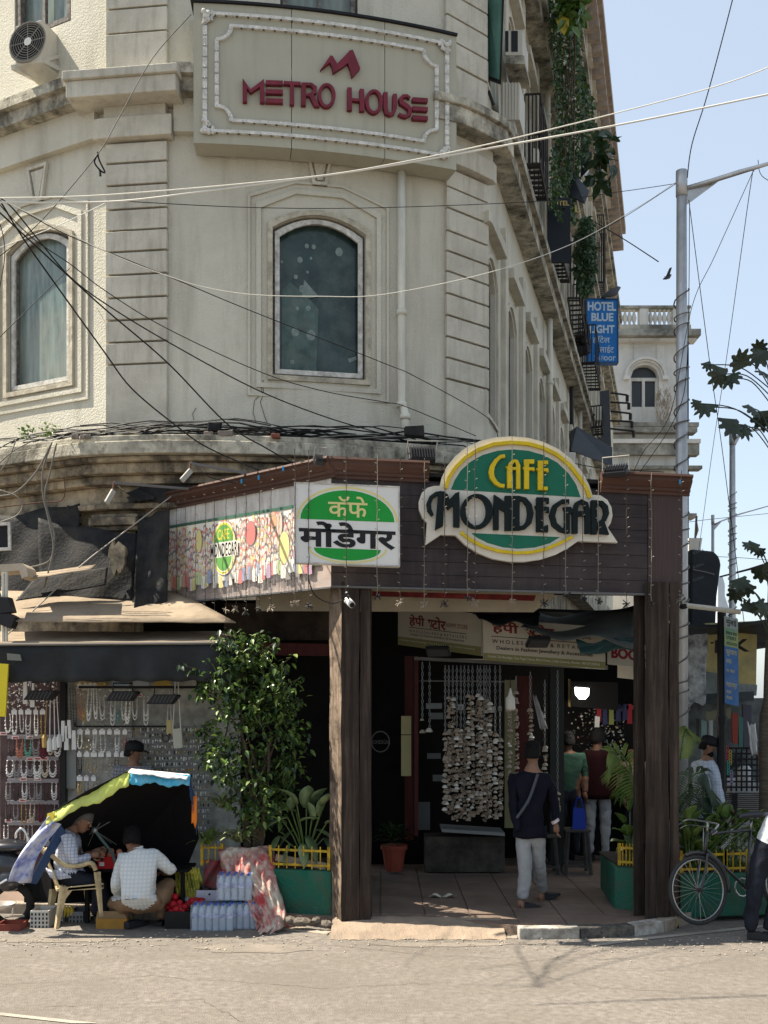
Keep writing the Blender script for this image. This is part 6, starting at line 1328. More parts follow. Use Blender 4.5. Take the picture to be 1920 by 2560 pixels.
# ---------------------------------------------------------------- right-hand street stalls
def street_right():
 T = thing('wrapped_stall', 'tall stall wrapped in black tarpaulin, right of the lamp post', 'stall', P(1765, 1700, 15.5))
 o = [(1728, 1372), (1745, 1374), (1785, 1378), (1797, 1390), (1801, 1400), (1803, 1412), (1793, 1490), (1790, 1560), (1788, 1600), (1726, 1600)]
 f = planefn(P(1726, 1372, 15.5), P(1803, 1372, 15.5), P(1726, 1600, 15.5), (1726, 1372, 1803, 1600)); m_ = MB(); prism2(m_, o, f, -1.2, 0); m_.build('tarp_wrap', TP, T, bevel=.03)
 m_ = MB(); m_.tube([f(1732, 1425, .01), f(1760, 1430, .01), f(1785, 1437, .01)], .012, 4); m_.build('rope', plain('dim_grey', (.12, .12, .12)), T)
 for k, (x, y) in enumerate(((1731, 1380), (1731, 1416), (1731, 1448))):
  f3 = planefn(P(x, y, 15.48), P(x + 26, y - 9, 15.48), P(x + 2, y + 6, 15.48), (0, 0, 30, 8)); m_ = MB(); text_on(m_, 'SCODLA', (0, 0, 30, 8), f3, .01); m_.build('lettering', plain('dim_grey', (.12, .12, .12)), T)
 tarp([(1696, 1545, 14.2), (1768, 1570, 14.2), (1762, 1755, 14.2), (1696, 1765, 14.2)], mat('blotchy_sheet', (.36, .40, .43), .7, var=.3, scale=4, dirt=.8, dcol=(.04, .04, .045), dscale=5), 'blotched pale blue plastic sheet behind the lamp post', 'plastic_sheet', 'sheet', 8, 10, .05)
 T = thing('yellow_hoarding', 'peeling yellow hoarding with big black letters at the right', 'sign', P(1835, 1745, 15))
 f = planefn(P(1762, 1558, 15), P(1893, 1552, 15), P(1762, 1745, 15), (0, 0, 131, 187)); YB = mat('peeling_yellow', (.42, .36, .16), .85, var=.12, scale=3, bump=.3, dirt=.45, dcol=(.09, .11, .10), dscale=2.4)
 m_ = MB(); prism2(m_, [(0, 0), (131, 0), (128, 187), (0, 187)], f, -.08, 0); m_.build('board', YB, T)
 m_ = MB(); prism2(m_, [(0, 120), (40, 128), (52, 150), (131, 160), (129, 187), (0, 187)], f, 0, .003); m_.build('peeled_area', mat('peeled_grey', (.20, .23, .23), .9, var=.3, scale=8, dirt=.5, dcol=(.05, .06, .06)), T)
 for (x0, x1, y0, y1) in ((14, 22, 48, 52),): m_ = MB(); prism2(m_, [(x0, y0), (x1, y0), (x1, y1), (x0, y1)], f, 0, .004); m_.build('lettering', BLACK, T)
 m_ = MB(); text_on(m_, 'HK', (25, 44, 112, 76), f, .005, .03); m_.build('lettering', BLACK, T)
 m_ = MB(); text_on(m_, 'A', (84, 2, 112, 24), f, .005, .03); m_.build('lettering', BLACK, T)
 # black post with hanging blue banner, pale pipe
 a = P(1804, 1530, 12.9); T = thing('banner_post', 'black iron post carrying the blue banner', 'post', V((a.x, a.y, 0))); m_ = MB(); m_.tube([V((a.x, a.y, .0)), a], .055, 10); m_.build('post', BLACK, T)
 m_ = MB(); m_.tube([V((a.x, a.y, 2.0)), V((a.x, a.y, 2.1))], .07, 10); m_.build('clamp', BLACK, T)
 T = thing('blue_banner', 'narrow blue banner with faded yellow Hindi text and a pale head, on the black post', 'banner', P(1828, 1765, 12.8))
 f = planefn(P(1811, 1540, 12.8), P(1845, 1548, 12.8), P(1813, 1758, 12.8), (0, 0, 34, 218))
 def bn(y0, y1, m): m_ = MB(); prism2(m_, [(0, y0), (34, y0), (34, y1), (0, y1)], f, -.02, 0); m_.build('banner_cloth', m, T)
 bn(0, 28, plain('banner_grey', (.26, .30, .30))); bn(28.2, 74, mat('banner_green', (.12, .25, .20), .7, two=(.35, .35, .1), var=0, scale=5)); bn(74.2, 218, mat('banner_blue', (.05, .13, .32), .6, var=.2, scale=6, dirt=.3, dcol=(.15, .2, .28), dscale=8))
 YT = plain('banner_yellow', (.4, .38, .2));
 for k, (t, bx) in enumerate((('मुंबई', (4, 3, 30, 24)), ('समाज सेवा', (3, 34, 31, 44)), ('STREET', (5, 48, 29, 56)), ('ASSOCIATION', (4, 62, 31, 69)), ('फुटपाथ', (3, 82, 30, 98)), ('बचत', (3, 106, 16, 116)), ('गट सेवा', (3, 128, 24, 138)), ('महाराष्ट', (3, 164, 30, 178)), ('नाका', (3, 184, 16, 192)), ('मंडळ', (3, 196, 18, 206)))):
  m_ = MB(); text_on(m_, t, bx, f, .003, .01); m_.build('lettering', KP if k < 4 else YT, T)
 m_ = MB(); m_.tube([P(1692, 1511, 12.5), P(1770, 1520, 12.4), P(1852, 1530, 12.3)], .03, 8); T = m_.build('scaffold_pipe', PIPE, loc=P(1692, 1511, 12.5)); tag(T, 'pale grey pipe lashed across the lamp post above the banner', 'pipe')
 m_ = MB(); m_.tube([P(1708, 1512, 12.47), P(1708.1, 1520, 12.46)], .045, 8); m_.build('lashing', CABLE, T)
 # dark stall body, shelf, grid fence, table
 slabY([(1700, 1745, 15.5), (1920, 1745, 15.5), (1920, 1960, 15.5), (1700, 1960, 15.5)], 'stall_hoarding', mat('stall_back', (.035, .04, .042), .9, var=.6, scale=3, two=(.09, .10, .10)), 'dim back of the street stall behind the grid fence', 'stall')
 slabY([(1700, 1738, 14.6), (1885, 1728, 14.6), (1885, 1752, 14.2), (1700, 1765, 14.2)], 'stall_eave', mat('mossy_eave', (.10, .12, .115), .9, dirt=.5, bump=.4), 'mossy grey eave under the yellow hoarding', 'roof')
 slabY([(1765, 1780, 14.4), (1828, 1768, 14.4), (1828, 1796, 14.4), (1765, 1802, 14.4)], 'small_signboard', plain('dull_sign', (.12, .12, .08)), 'small dull signboard under the mossy eave', 'sign', th=.03)
 for k, (u, v0, v1, w_, c_, n) in enumerate(((1760, 1800, 1900, 14, (.16, .24, .24), 'pale teal'), (1778, 1785, 1870, 10, (.3, .32, .32), 'grey'), (1838, 1782, 1860, 16, (.22, .04, .03), 'red'), (1852, 1790, 1880, 12, (.05, .14, .12), 'green'), (1868, 1760, 1880, 22, (.06, .06, .08), 'charcoal'), (1745, 1795, 1860, 8, (.03, .03, .03), 'black'))):
  slabY([(u - w_ / 2, v0, 15.0), (u + w_ / 2, v0 + 3, 15.0), (u + w_ / 2 - 1, v1, 15), (u - w_ / 2 + 2, v1 - 3, 15)], 'hanging_cloth', plain('stall_cloth_%d' % k, c_), f'{n} cloth hanging at the back of the right street stall', 'cloth', th=.05)
 GY = 13.2; T = thing('grid_fence', 'black wire grid panel hung with trinkets at the right edge', 'fence', P(1870, 1975, GY))
 for v in range(1870, 1980, 14): m_ = MB(); m_.tube([P(1815, v, GY), P(1935, v, GY)], .012, 4); m_.build('bar', IRON, T)
 for u in range(1815, 1936, 13): m_ = MB(); m_.tube([P(u, 1868, GY), P(u, 1978, GY)], .012, 4); m_.build('bar', IRON, T)
 m_ = MB()
 for v in range(1983, 2030, 5): m_.box(P(1880, v, GY), (.7, .05, .012))
 m_.build('louvre', IRON, T)['kind'] = 'stuff'
 T = thing('stall_table', 'white covered street stall table behind the grid fence', 'table', P(1880, 2000, 13.6)); slabY([(1830, 1965, 13.4), (1935, 1962, 13.4), (1935, 1982, 13.4), (1830, 1985, 13.4)], 'table_top', plain('table_white', (.45, .46, .46)), parent=T, th=1.2)
 for k, u in enumerate((1836, 1925)): m_ = MB(); a = P(u, 1984, 13.45); m_.bar(a, V((a.x, a.y, 0)), .06, .06); m_.build('leg', IRON, T)
 for k, (u, c_, l) in enumerate(((1862, (.5, .52, .52), 'white plastic tub on the street stall table'), (1920, (.06, .2, .5), 'blue and white carton on the street stall table'))):
  m_ = MB(); b = P(u, 1966, 13.5); m_.lathe([(.09, 0), (.10, .1), (.09, .12), (.095, .22), (.06, .25), (.05, .29)], b, 12); T = m_.build('plastic_tub', plain('tub_%d' % k, c_, .3), loc=b, smooth=True); tag(T, l, 'tub')
 for k, (u, c_) in enumerate(((1818, (.4, .08, .1)), (1826, (.4, .32, .08)), (1821, (.05, .3, .25)), (1829, (.3, .25, .35)), (1900, (.3, .05, .06)))):
  v = (1870, 1880, 1905, 1930, 1884)[k]; m_ = MB()
  for j in range(5): q = [P(u, v + j * 7, GY - .05) + V((.016 * math.cos(i), 0, .026 * math.sin(i))) for i in (0, 1, 2, 3, 4, 5, 6.28)]; m_.tube(q, .006, 4)
  tag(m_.build('ring_string', plain('ring_%d' % k, c_), loc=P(u, v, GY)), f'{["pink", "yellow", "teal", "lilac", "dark red"][k]} string of plastic rings tied to the grid panel', 'trinkets')
 tarp([(1870, 1805, 13.1), (1888, 1808, 13.1), (1893, 1885, 13.1), (1878, 1880, 13.1)], plain('torn_plastic', (.5, .5, .5)), 'torn white plastic strip tied above the grid panel', 'plastic_strip', 'plastic', 4, 8, .04)
 # palm-like trunk at the right edge, papaya leaves
 TK = mat('ringed_trunk', (.10, .085, .065), .95, var=.35, scale=3, bump=1, bscale=14, grain=(2, 2, 14)); a = P(1922, 2010, 12.2); T = thing('papaya_tree', 'tree with a ringed trunk and large lobed leaves at the right picture edge', 'tree', V((a.x, a.y, 0)))
 m_ = MB(); pts = [V((a.x, a.y, 0)), P(1922, 1900, 12.2), P(1925, 1700, 12.2), P(1936, 1450, 12.2), P(1940, 1100, 12.2), P(1940, 900, 12.2)]; m_.tube(cr(pts, 4), [.11] * 7 + [.07] * 10 + [.05] * 4, 12); m_.build('trunk', TK, T, smooth=True)
 LFP = leafmat('leaf_papaya', (.008, .016, .007), (.018, .035, .012), .5, .1)
 def palm_leaf(c_, s, yaw, tilt):
  m_ = MB(); M_ = Matrix.Rotation(yaw, 3, 'Z') @ Matrix.Rotation(tilt, 3, 'X') @ Matrix.Rotation(rnd(-.5, .5), 3, 'Y')
  pts = []
  for k in range(7):
   a = R(-120 + k * 40); pts += [(a - .26, .62), (a - .17, .80), (a, 1.0 - .06 * abs(k - 3)), (a + .17, .78), (a + .26, .60)]
  vs = [c_]
  for an, r in pts: vs.append(c_ + M_ @ (V((math.sin(an) * r, 0, math.cos(an) * r)) * s - V((0, r * r * s * .25, 0))))
  m_.add(vs, [(0, i, i + 1) for i in range(1, len(pts))] + [(0, len(pts), 1)]); m_.build('leaf', LFP, T, solid=.004)
 root = P(1930, 980, 12.1)
 for (u, v, s) in ((1800, 936, 40), (1850, 905, 38), (1900, 888, 36), (1770, 912, 22), (1825, 945, 34), (1765, 1018, 36), (1742, 1008, 18), (1830, 1060, 44), (1880, 1020, 36), (1905, 1045, 40), (1860, 1072, 34), (1898, 870, 26), (1908, 930, 30), (1885, 1365, 22), (1868, 1362, 18), (1900, 1378, 20), (1850, 1455, 30), (1868, 1470, 30), (1838, 1485, 28), (1905, 1430, 34), (1868, 1520, 26), (1895, 1515, 28), (1912, 1520, 30)):
  c_ = P(u, v, 12.0 + rnd(-.4, .3)); palm_leaf(c_, s * 12 / F, rnd(-.8, .8), rnd(2.2, 3.5) if random.random() < .75 else rnd(-.3, .6))
  o = P(1930, v + (60 if v < 1100 else 90) + rnd(-10, 30), 12.15); m_ = MB(); m_.tube(cr([o, (o + c_) / 2 + V((0, 0, .12)), c_]), [.007] * 12 + [.005], 5); m_.build('leaf_stalk', LFP, T)
street_right()
# ---------------------------------------------------------------- left: tarred wall, awnings, jewellery stall, fruit seller
def left_wall():
 def sh(pts, m, lbl, name='tar_sheet', wob=.05, nu=30, nv=18): return tarp(pts, m, lbl, name, 'sheet', nu, nv, wob, .01)
 sh([(-40, 1290, 12.5), (200, 1258, 12.3), (190, 1500, 12.0), (-40, 1520, 12.2)], TAR, 'large black tar sheet covering the grimy wall at the far left', wob=.03)
 sh([(95, 1296, 12.2), (345, 1335, 11.95), (330, 1500, 11.75), (100, 1500, 11.9)], TAR, 'black tar sheet draped below the capital of the grimy pilaster', wob=.028)
 def blob(u, v, w_, h, Y, lbl, s, m=TAR):
  rr = random.Random(s); n = 26; m_ = MB(); m_.prism([P(u + w_ * math.cos(i * 6.283 / n) * rr.uniform(.7, 1.15), v + h * math.sin(i * 6.283 / n) * rr.uniform(.6, 1.2), Y) for i in range(n)], (0, .1, 0)); return tag(m_.build('tar_patch', m, loc=P(u, v, Y), bevel=.01), lbl, 'patch')
 blob(165, 1300, 34, 34, 12.28, 'ragged black tar patch on the wall beside the looping cables', 1)
 blob(410, 1225, 84, 28, 12.02, 'ragged black tar patch behind the upper bracket lamp', 2)
 blob(350, 1240, 36, 16, 11.98, 'small black tar patch behind the long lamp arm', 5)
 blob(293, 1392, 22, 46, 11.7, 'bare peeling plaster scar on the tarred pilaster', 3, GRIMY)
 sh([(345, 1290, 11.95), (425, 1270, 11.85), (418, 1512, 11.65), (335, 1520, 11.5)], TAR, 'black tar membrane turned up against the canopy end', wob=.03)
 sh([(70, 1434, 11.6), (240, 1412, 11.7), (226, 1424, 11.3), (74, 1446, 11.25)], DUSTY, 'sunlit edge of a dusty sheet jutting from the tarred wall', 'dusty_sheet', .004, 10, 3)
 sh([(85, 1448, 11.7), (270, 1418, 11.8), (265, 1462, 11.7), (40, 1502, 11.5)], TAR, 'stained plaster ledge under the jutting sheet', 'stained_ledge', .004)
 T = thing('broken_box', 'sunlit broken plaster box and pipes at the left picture edge', 'box', P(30, 1440, 11.1))
 m_ = MB(); m_.prism([P(-20, 1412, 11.1), P(55, 1408, 11.1), P(66, 1418, 11.1), P(70, 1440, 11.1), P(54, 1446, 11.1), P(48, 1426, 11.1), P(-20, 1432, 11.1)], (0, .3, 0)); m_.build('box', mat('plaster_box', (.42, .36, .28), .9, bump=.4, dirt=.3, dcol=(.2, .15, .1)), T)
 for k, u in enumerate((8, 16)): m_ = MB(); m_.tube([P(u, 1430, 11.1), P(u, 1620, 11.1)], .018, 6); m_.build('pipe', PIPE, T)
 T = thing('window_hatch', 'small dark hatch with a pale timber frame at the left picture edge', 'window', P(10, 1370, 12.0)); o = [P(-30, 1308, 12), P(28, 1306, 12), P(30, 1376, 12), P(-30, 1380, 12)]; i_ = [P(-26, 1316, 12), P(22, 1314, 12), P(23, 1369, 12), P(-26, 1372, 12)]
 m_ = MB(); ring(m_, o, i_, (0, -.04, 0)); m_.build('frame', PAINTW, T); m_ = MB(); m_.add([p_ + V((0, .0, 0)) for p_ in i_], [(0, 1, 2, 3)]); m_.build('opening', BLACK, T)
 # black box lamps at far left
 for k, (pts, l) in enumerate((([(-5, 1490), (20, 1492), (31, 1530), (-5, 1535)], 'upper black box lamp at the left picture edge'), ([(-5, 1535), (22, 1533), (39, 1542), (27, 1572), (-5, 1560)], 'lower black box lamp at the left picture edge'))):
  m_ = MB(); m_.prism([P(u, v, 11.0) for u, v in pts], (0, .15, 0)); tag(m_.build('box_lamp', FLB, loc=P(0, pts[0][1], 11), bevel=.01), l, 'lamp')
 # awnings: z 3.6 at the wall -> front edge
 A = thing('stall_awning', 'dusty two-tier awning with a dark canvas valance over the jewellery stall', 'awning', P(250, 1600, 11.3))
 def g(pts, m, name, wob=.02, nu=18, nv=5):
  a, b, c_, d_ = [P(*q) for q in pts]; ph = rnd(0, 6); m_ = MB(); m_.grid(lambda s, t: a.lerp(b, s).lerp(d_.lerp(c_, s), t) + V((0, 0, 1)) * wob * (math.sin(s * 11 + ph) * math.sin(t * 3.1 + .4) + .4 * math.sin(s * 29)), nu, nv); return m_.build(name, m, A, solid=.012, smooth=True)
 g([(0, 1478, 12.2), (440, 1478, 12.0), (590, 1556, 11.05), (30, 1554, 11.05)], DUSTY, 'upper_sheet', .007)
 g([(-40, 1580, 11.9), (575, 1580, 11.8), (585, 1605, 10.95), (-60, 1610, 10.95)], DUSTY, 'lower_sheet', .008)
 m_ = MB(); m_.tube([P(-60, 1612, 10.93), P(585, 1607, 10.93)], .018, 6); m_.build('edge_pole', plain('edge_pole', (.12, .11, .1)), A)
 a, b = P(-60, 1615, 10.94), P(585, 1610, 10.94)
 m_ = MB(); m_.grid(lambda s, t: a.lerp(b, s) + V((0, .04 * math.sin(s * 26) * t + .02 * math.sin(s * 61) * t, -t * (.375 + .018 * abs(math.sin(s * 30))))), 80, 6); m_.build('valance', VAL, A, solid=.006, smooth=True)
 slabY([(-10, 1658, 10.85), (20, 1660, 10.85), (13, 1792, 10.85), (-10, 1790, 10.85)], 'yellow_sign', mat('yellow_board', (.62, .5, .03), .5, var=.05, bump=0), 'plain yellow signboard cut by the left picture edge', 'sign', th=.03)
 slabY([(17, 1633, 10.85), (50, 1636, 10.85), (54, 1652, 10.85), (18, 1650, 10.85)], 'paper_notice', plain('grey_paper', (.16, .16, .14)), 'small grey notice pinned to the canvas valance', 'notice', th=.01)
left_wall()
STB = mat('stall_board', (.33, .33, .30), .8, var=.35, scale=8)
def jewellery():
 T = thing('jewellery_stall', 'open jewellery stall with grey display boards and a black centre post', 'stall', P(250, 2200, 11.7))
 slabY([(0, 1690, 12.0), (150, 1690, 12.0), (150, 2210, 12.0), (0, 2210, 12.0)], 'display_board', mat('maroon_felt', (.09, .06, .062), .9, var=.4, scale=6), parent=T)
 slabY([(163, 1690, 12.0), (330, 1690, 12.0), (330, 2210, 12.0), (163, 2210, 12.0)], 'display_board', STB, parent=T)
 slabY([(331, 1690, 12.05), (600, 1690, 12.05), (600, 2210, 12.05), (331, 2210, 12.05)], 'display_board', STB, parent=T)
 slabY([(150, 1690, 11.85), (163, 1690, 11.85), (163, 2230, 11.85), (150, 2230, 11.85)], 'post', BLACK, parent=T, th=.1)
 m_ = MB(); m_.bar(P(197, 1718, 11.8), P(600, 1718, 11.8), .03, .03); m_.build('hanging_rail', BLACK, T)
 m_ = MB(); m_.bar(P(190, 1816, 11.85), P(420, 1816, 11.85), .03, .02); m_.build('shelf_rail', BLACK, T)
 LIL = plain('strip_lilac', (.28, .26, .28));
 for v in (1842, 1896, 1952, 2006, 2058, 2110): slabY([(18, v - 5, 11.93), (146, v - 5, 11.93), (146, v + 5, 11.93), (18, v + 5, 11.93)], 'shelf_strip', LIL, parent=T, th=.02)
 slabY([(164, 1840, 11.9), (190, 1840, 11.9), (190, 1972, 11.9), (164, 1972, 11.9)], 'side_cabinet', plain('cab', (.2, .21, .2)), parent=T, th=.05)
 for k, u in enumerate((205, 245, 300, 350, 405)):
  slabY([(u - 18, 1698, 11.95), (u + 22, 1698, 11.95), (u + 22, 1716, 11.95), (u - 18, 1716, 11.95)], 'back_card', plain('card_b%d' % k, ((.45, .33, .12), (.5, .36, .1), (.3, .4, .5), (.4, .45, .5), (.5, .35, .08))[k]), parent=T, th=.01)
 # small label tags
 TGR = plain('tag_red', (.4, .06, .07)); TGW = plain('tag_white', (.6, .58, .56))
 for (u, v) in ((38, 1844), (74, 1844), (8, 1834), (75, 1898), (94, 1897), (112, 1897), (58, 1948), (94, 1948), (57, 2001), (21, 2052), (77, 2053), (30, 2108), (347, 1738)):
  slabY([(u - 9, v - 4, 11.9), (u + 9, v - 4, 11.9), (u + 9, v + 4, 11.9), (u - 9, v + 4, 11.9)], 'price_tag', TGW, parent=T, th=.005); slabY([(u - 6, v - 1.8, 11.89), (u + 6, v - 1.8, 11.89), (u + 6, v + 1.8, 11.89), (u - 6, v + 1.8, 11.89)], 'tag_mark', TGR, parent=T, th=.003)
 # necklace prototypes (hang from z=0 down)
 C_ = dict(silver=(.62, .62, .61), pearl=(.74, .73, .68), gold=(.36, .25, .09), coral=(.40, .16, .11), mint=(.12, .30, .23), black=(.03, .03, .03), shell=(.46, .40, .30), maroon=(.12, .02, .03), white=(.62, .62, .6), grey=(.25, .24, .24), turquoise=(.08, .28, .28), dark=(.05, .04, .035))
 NM = {k: plain('bead_' + k, c, .35, metal=.3 if k in ('silver', 'gold') else 0) for k, c in C_.items()}
 cardm = plain('jewel_card', (.66, .65, .63), .6)
 PR = {}
 def proto(w_, L_, r, rows, cm, card):
  key = (w_, L_, r, rows, cm, card)
  if key in PR: return PR[key]
  m_ = MB()
  for j in range(rows):
   f_ = 1 - j * .16; n = max(7, int(L_ * 2 / (r * 3.2))); n = min(n, 26)
   for i in range(n + 1):
    t = i / n; x = math.cos(math.pi * t) * w_ / 2 * (f_ if rows < 4 else 1) * (.55 + .45 * math.sin(math.pi * t)); z = -L_ * f_ * math.sin(math.pi * t) ** .8; m_.ball((x, -.012 - .003 * j, z), r * (.7 + .5 * math.sin(math.pi * t)), 5, 3)
   q = [(math.cos(math.pi * i / 10) * w_ / 2 * (.55 + .45 * math.sin(math.pi * i / 10)), -.008, -L_ * f_ * math.sin(math.pi * i / 10) ** .8) for i in range(11)]; m_.tube(q, r * .35, 3)
  o = m_.build('necklace', NM[cm]); o['kind'] = 'x'; del o['kind']; used = [False]
  if card: m_ = MB(); m_.box((0, -.02, .025), (w_ * .85, .008, .05)); m_.box((0, -.02, .055), (w_ * .4, .008, .02)); m_.build('display_card', cardm, o)
  PR[key] = (o, used); return PR[key]
 def put(u, v, w_, L_, r, rows, cm, card, lbl, grp, Y=11.82):
  o, used = proto(round(w_, 2), round(L_, 2), r, rows, cm, card)
  c = o if not used[0] else copy_tree(o); used[0] = True; c.location = P(u, v, Y); c.rotation_euler = (0, rnd(-.05, .05), 0); tag(c, lbl, 'necklace', grp)
 def row(v, us, spec, side, rown, L_=None):
  for i, u in enumerate(us):
   cm, w_, l, r, rows, card = spec[i % len(spec)]
   adj = {'silver': 'silver', 'pearl': 'pearl-white', 'gold': 'gilt', 'coral': 'coral', 'mint': 'mint green', 'black': 'black', 'shell': 'shell-coloured', 'maroon': 'maroon', 'white': 'white', 'grey': 'grey', 'turquoise': 'turquoise', 'dark': 'dark brown'}[cm]
   put(u, v, w_, l, r, rows, cm, card, f'{adj} necklace{" on white card" if card else ""}, {ORD[i]} from left, {rown} row of the {side} display', 'necklaces on the ' + side + ' display')
 ns = lambda *a: a
 row(1786, (20, 37, 54, 72, 91, 108), [ns('pearl', .09, .20, .011, 1, 0), ns('pearl', .07, .22, .013, 1, 1), ns('white', .06, .20, .008, 1, 1), ns('silver', .08, .26, .005, 4, 1), ns('pearl', .06, .24, .009, 2, 1), ns('gold', .07, .28, .012, 1, 1)], 'left', 'top')
 row(1846, (30, 50, 70, 90, 109, 128, 143), [ns('dark', .10, .2, .008, 2, 0), ns('coral', .11, .22, .013, 3, 0), ns('mint', .11, .2, .012, 2, 0), ns('grey', .13, .2, .009, 3, 0), ns('maroon', .12, .22, .012, 3, 0), ns('shell', .08, .18, .011, 1, 0), ns('silver', .11, .2, .010, 2, 0)], 'left', 'second')
 row(1902, (26, 44, 60, 76, 94, 112, 132), [ns('silver', .12, .18, .010, 2, 0), ns('grey', .10, .2, .009, 3, 0), ns('silver', .10, .19, .011, 2, 0), ns('grey', .11, .17, .008, 3, 0), ns('silver', .12, .20, .013, 3, 0), ns('shell', .10, .18, .012, 2, 0)], 'left', 'third')
 row(1957, (22, 42, 62, 80, 98, 116, 136), [ns('grey', .09, .21, .008, 3, 0), ns('dark', .09, .2, .008, 3, 0), ns('silver', .09, .19, .007, 3, 0), ns('grey', .10, .22, .009, 2, 0)], 'left', 'fourth')
 row(2010, (20, 40, 60, 82, 104, 124, 142), [ns('dark', .08, .18, .008, 2, 0), ns('grey', .08, .19, .008, 2, 0), ns('gold', .08, .22, .009, 1, 0), ns('shell', .08, .2, .012, 2, 0), ns('maroon', .08, .2, .01, 2, 0)], 'left', 'fifth')
 row(2064, (16, 38, 56, 76, 100, 124), [ns('silver', .08, .18, .007, 2, 0), ns('dark', .08, .2, .008, 2, 0), ns('shell', .08, .18, .009, 1, 0)], 'left', 'sixth')
 row(1722, (172, 186, 201, 214, 226, 238), [ns('black', .05, .40, .009, 1, 0), ns('dark', .05, .42, .009, 1, 0), ns('coral', .06, .34, .008, 2, 1), ns('gold', .06, .38, .009, 2, 1), ns('silver', .07, .36, .010, 2, 1), ns('pearl', .06, .34, .008, 2, 1)], 'centre', 'top')
 row(1742, (255, 270, 284, 297, 310, 322, 338, 352, 366), [ns('silver', .08, .26, .006, 2, 0), ns('grey', .07, .3, .006, 1, 0), ns('silver', .09, .32, .007, 3, 0), ns('turquoise', .06, .30, .006, 2, 0), ns('white', .07, .26, .007, 2, 0), ns('pearl', .07, .30, .012, 2, 0)], 'right', 'top silver')
 row(1836, (201, 220, 238, 257, 275, 294, 313), [ns('pearl', .07, .16, .007, 1, 1), ns('gold', .06, .18, .005, 1, 1), ns('silver', .06, .18, .006, 3, 1), ns('pearl', .08, .2, .009, 1, 1), ns('grey', .06, .16, .007, 2, 1), ns('silver', .08, .2, .009, 3, 1), ns('coral', .06, .16, .006, 3, 1)], 'centre', 'second')
 row(1892, (200, 218, 236, 254, 273, 292, 308), [ns('black', .06, .18, .007, 2, 1), ns('gold', .07, .16, .004, 2, 1), ns('gold', .08, .18, .005, 2, 1), ns('gold', .07, .16, .004, 1, 1), ns('shell', .06, .14, .004, 1, 1)], 'centre', 'third')
 row(1952, (200, 217, 235), [ns('gold', .07, .16, .005, 3, 1), ns('dark', .06, .16, .006, 2, 1), ns('shell', .06, .14, .005, 2, 1)], 'centre', 'fourth')
 # long white tassels, pouches
 for k, (u, v, h) in enumerate(((118, 1735, 105), (126, 1740, 110), (135, 1738, 108), (142, 1745, 95))):
  m_ = MB(); a, b = P(u, v, 11.78), P(u + (k - 1.5) * 4, v + h, 11.75); m_.tube([a, b], .006, 4); m_.lathe([(.03, -.13), (.034, -.02), (.015, .02)], b, 8); tag(m_.build('tassel_cord', NM['white'] if k else NM['gold'], loc=a), f'{ORD[k]} from left of the tasselled white cords in the left display', 'tassel')
 for k, (u, v, h) in enumerate(((157, 1802, 52), (172, 1800, 46), (165, 1815, 60), (184, 1826, 48), (62, 1700, 60), (80, 1698, 70))):
  m_ = MB(); m_.prism([P(u - 4, v, 11.75), P(u + 4, v, 11.75), P(u + 6, v + h, 11.75), P(u - 5, v + h, 11.75)], (0, .03, 0)); tag(m_.build('white_tassel', NM['white'], loc=P(u, v, 11.75)), ['first', 'second', 'third', 'fourth'][k] + ' of the pale cloth tassels by the black stall post' if k < 4 else ('left' if k == 4 else 'right') + ' pale ribbon hanging at the top of the left display', 'tassel')
 T = thing('shoulder_pouch', 'off-white beaded pouch hanging on a long strap, right part of the stall', 'pouch', P(442, 1870, 11.6))
 m_ = MB(); m_.prism([P(430, 1822, 11.6), P(454, 1820, 11.6), P(457, 1870, 11.6), P(434, 1872, 11.6)], (0, .05, 0)); m_.build('pouch', mat('beaded_white', (.55, .54, .45), .8, var=.1, bump=.6, bscale=120), T, bevel=.01)
 for x in (432, 452): m_ = MB(); m_.tube([P(x, 1822, 11.6), P(442 - 3 + (x > 440) * 6, 1700, 11.7)], .007, 4); m_.build('strap', NM['white'], T)
 T = thing('shoulder_pouch', 'smaller cream and yellow pouch left of the beaded one', 'pouch', P(422, 1835, 11.7))
 m_ = MB(); m_.prism([P(416, 1800, 11.7), P(430, 1800, 11.7), P(430, 1834, 11.7), P(416, 1834, 11.7)], (0, .05, 0)); m_.build('pouch', plain('pouch_y', (.5, .42, .2)), T)
 m_ = MB(); m_.tube([P(418, 1800, 11.7), P(423, 1722, 11.75), P(428, 1800, 11.7)], .006, 4); m_.build('strap', NM['white'], T)
 m_ = MB(); c_ = P(415, 1846, 11.7); ringxy(m_, 0, 0, .045, .045, .028, .028, lambda x, y, d: c_ + V((x, -d, y)), 0, .02); tag(m_.build('filigree_medallion', NM['dark'], loc=c_), 'round dark filigree medallion beside the beaded pouch', 'pendant')
 m_ = MB(); ms = [NM[k] for k in ('silver', 'gold', 'pearl', 'black', 'shell', 'grey')]
 for r_ in range(20):
  v = 1820 + r_ * 14.5
  for i in range(34):
   u = 322 + i * 6 + rnd(-1, 1)
   if v < 1880 and u < 332: continue
   m_.m = random.choices(range(6), ((5, 1, 3, 3, 1, 2), (1, 5, 1, 3, 2, 2))[r_ % 3 == 1])[0]; p_ = P(u, v + rnd(-1, 1), 11.97); h = rnd(.012, .045)
   m_.box(p_ - V((0, 0, h / 2)), (rnd(.008, .016), .01, h))
  m_.m = 5; m_.bar(P(320, v - 3, 11.99), P(530, v - 3, 11.99), .01, .012)
 tag(m_.build('earring_rows', ms), 'dense rows of small earrings and studs on the right display', 'earrings', kind='stuff')
 m_ = MB()
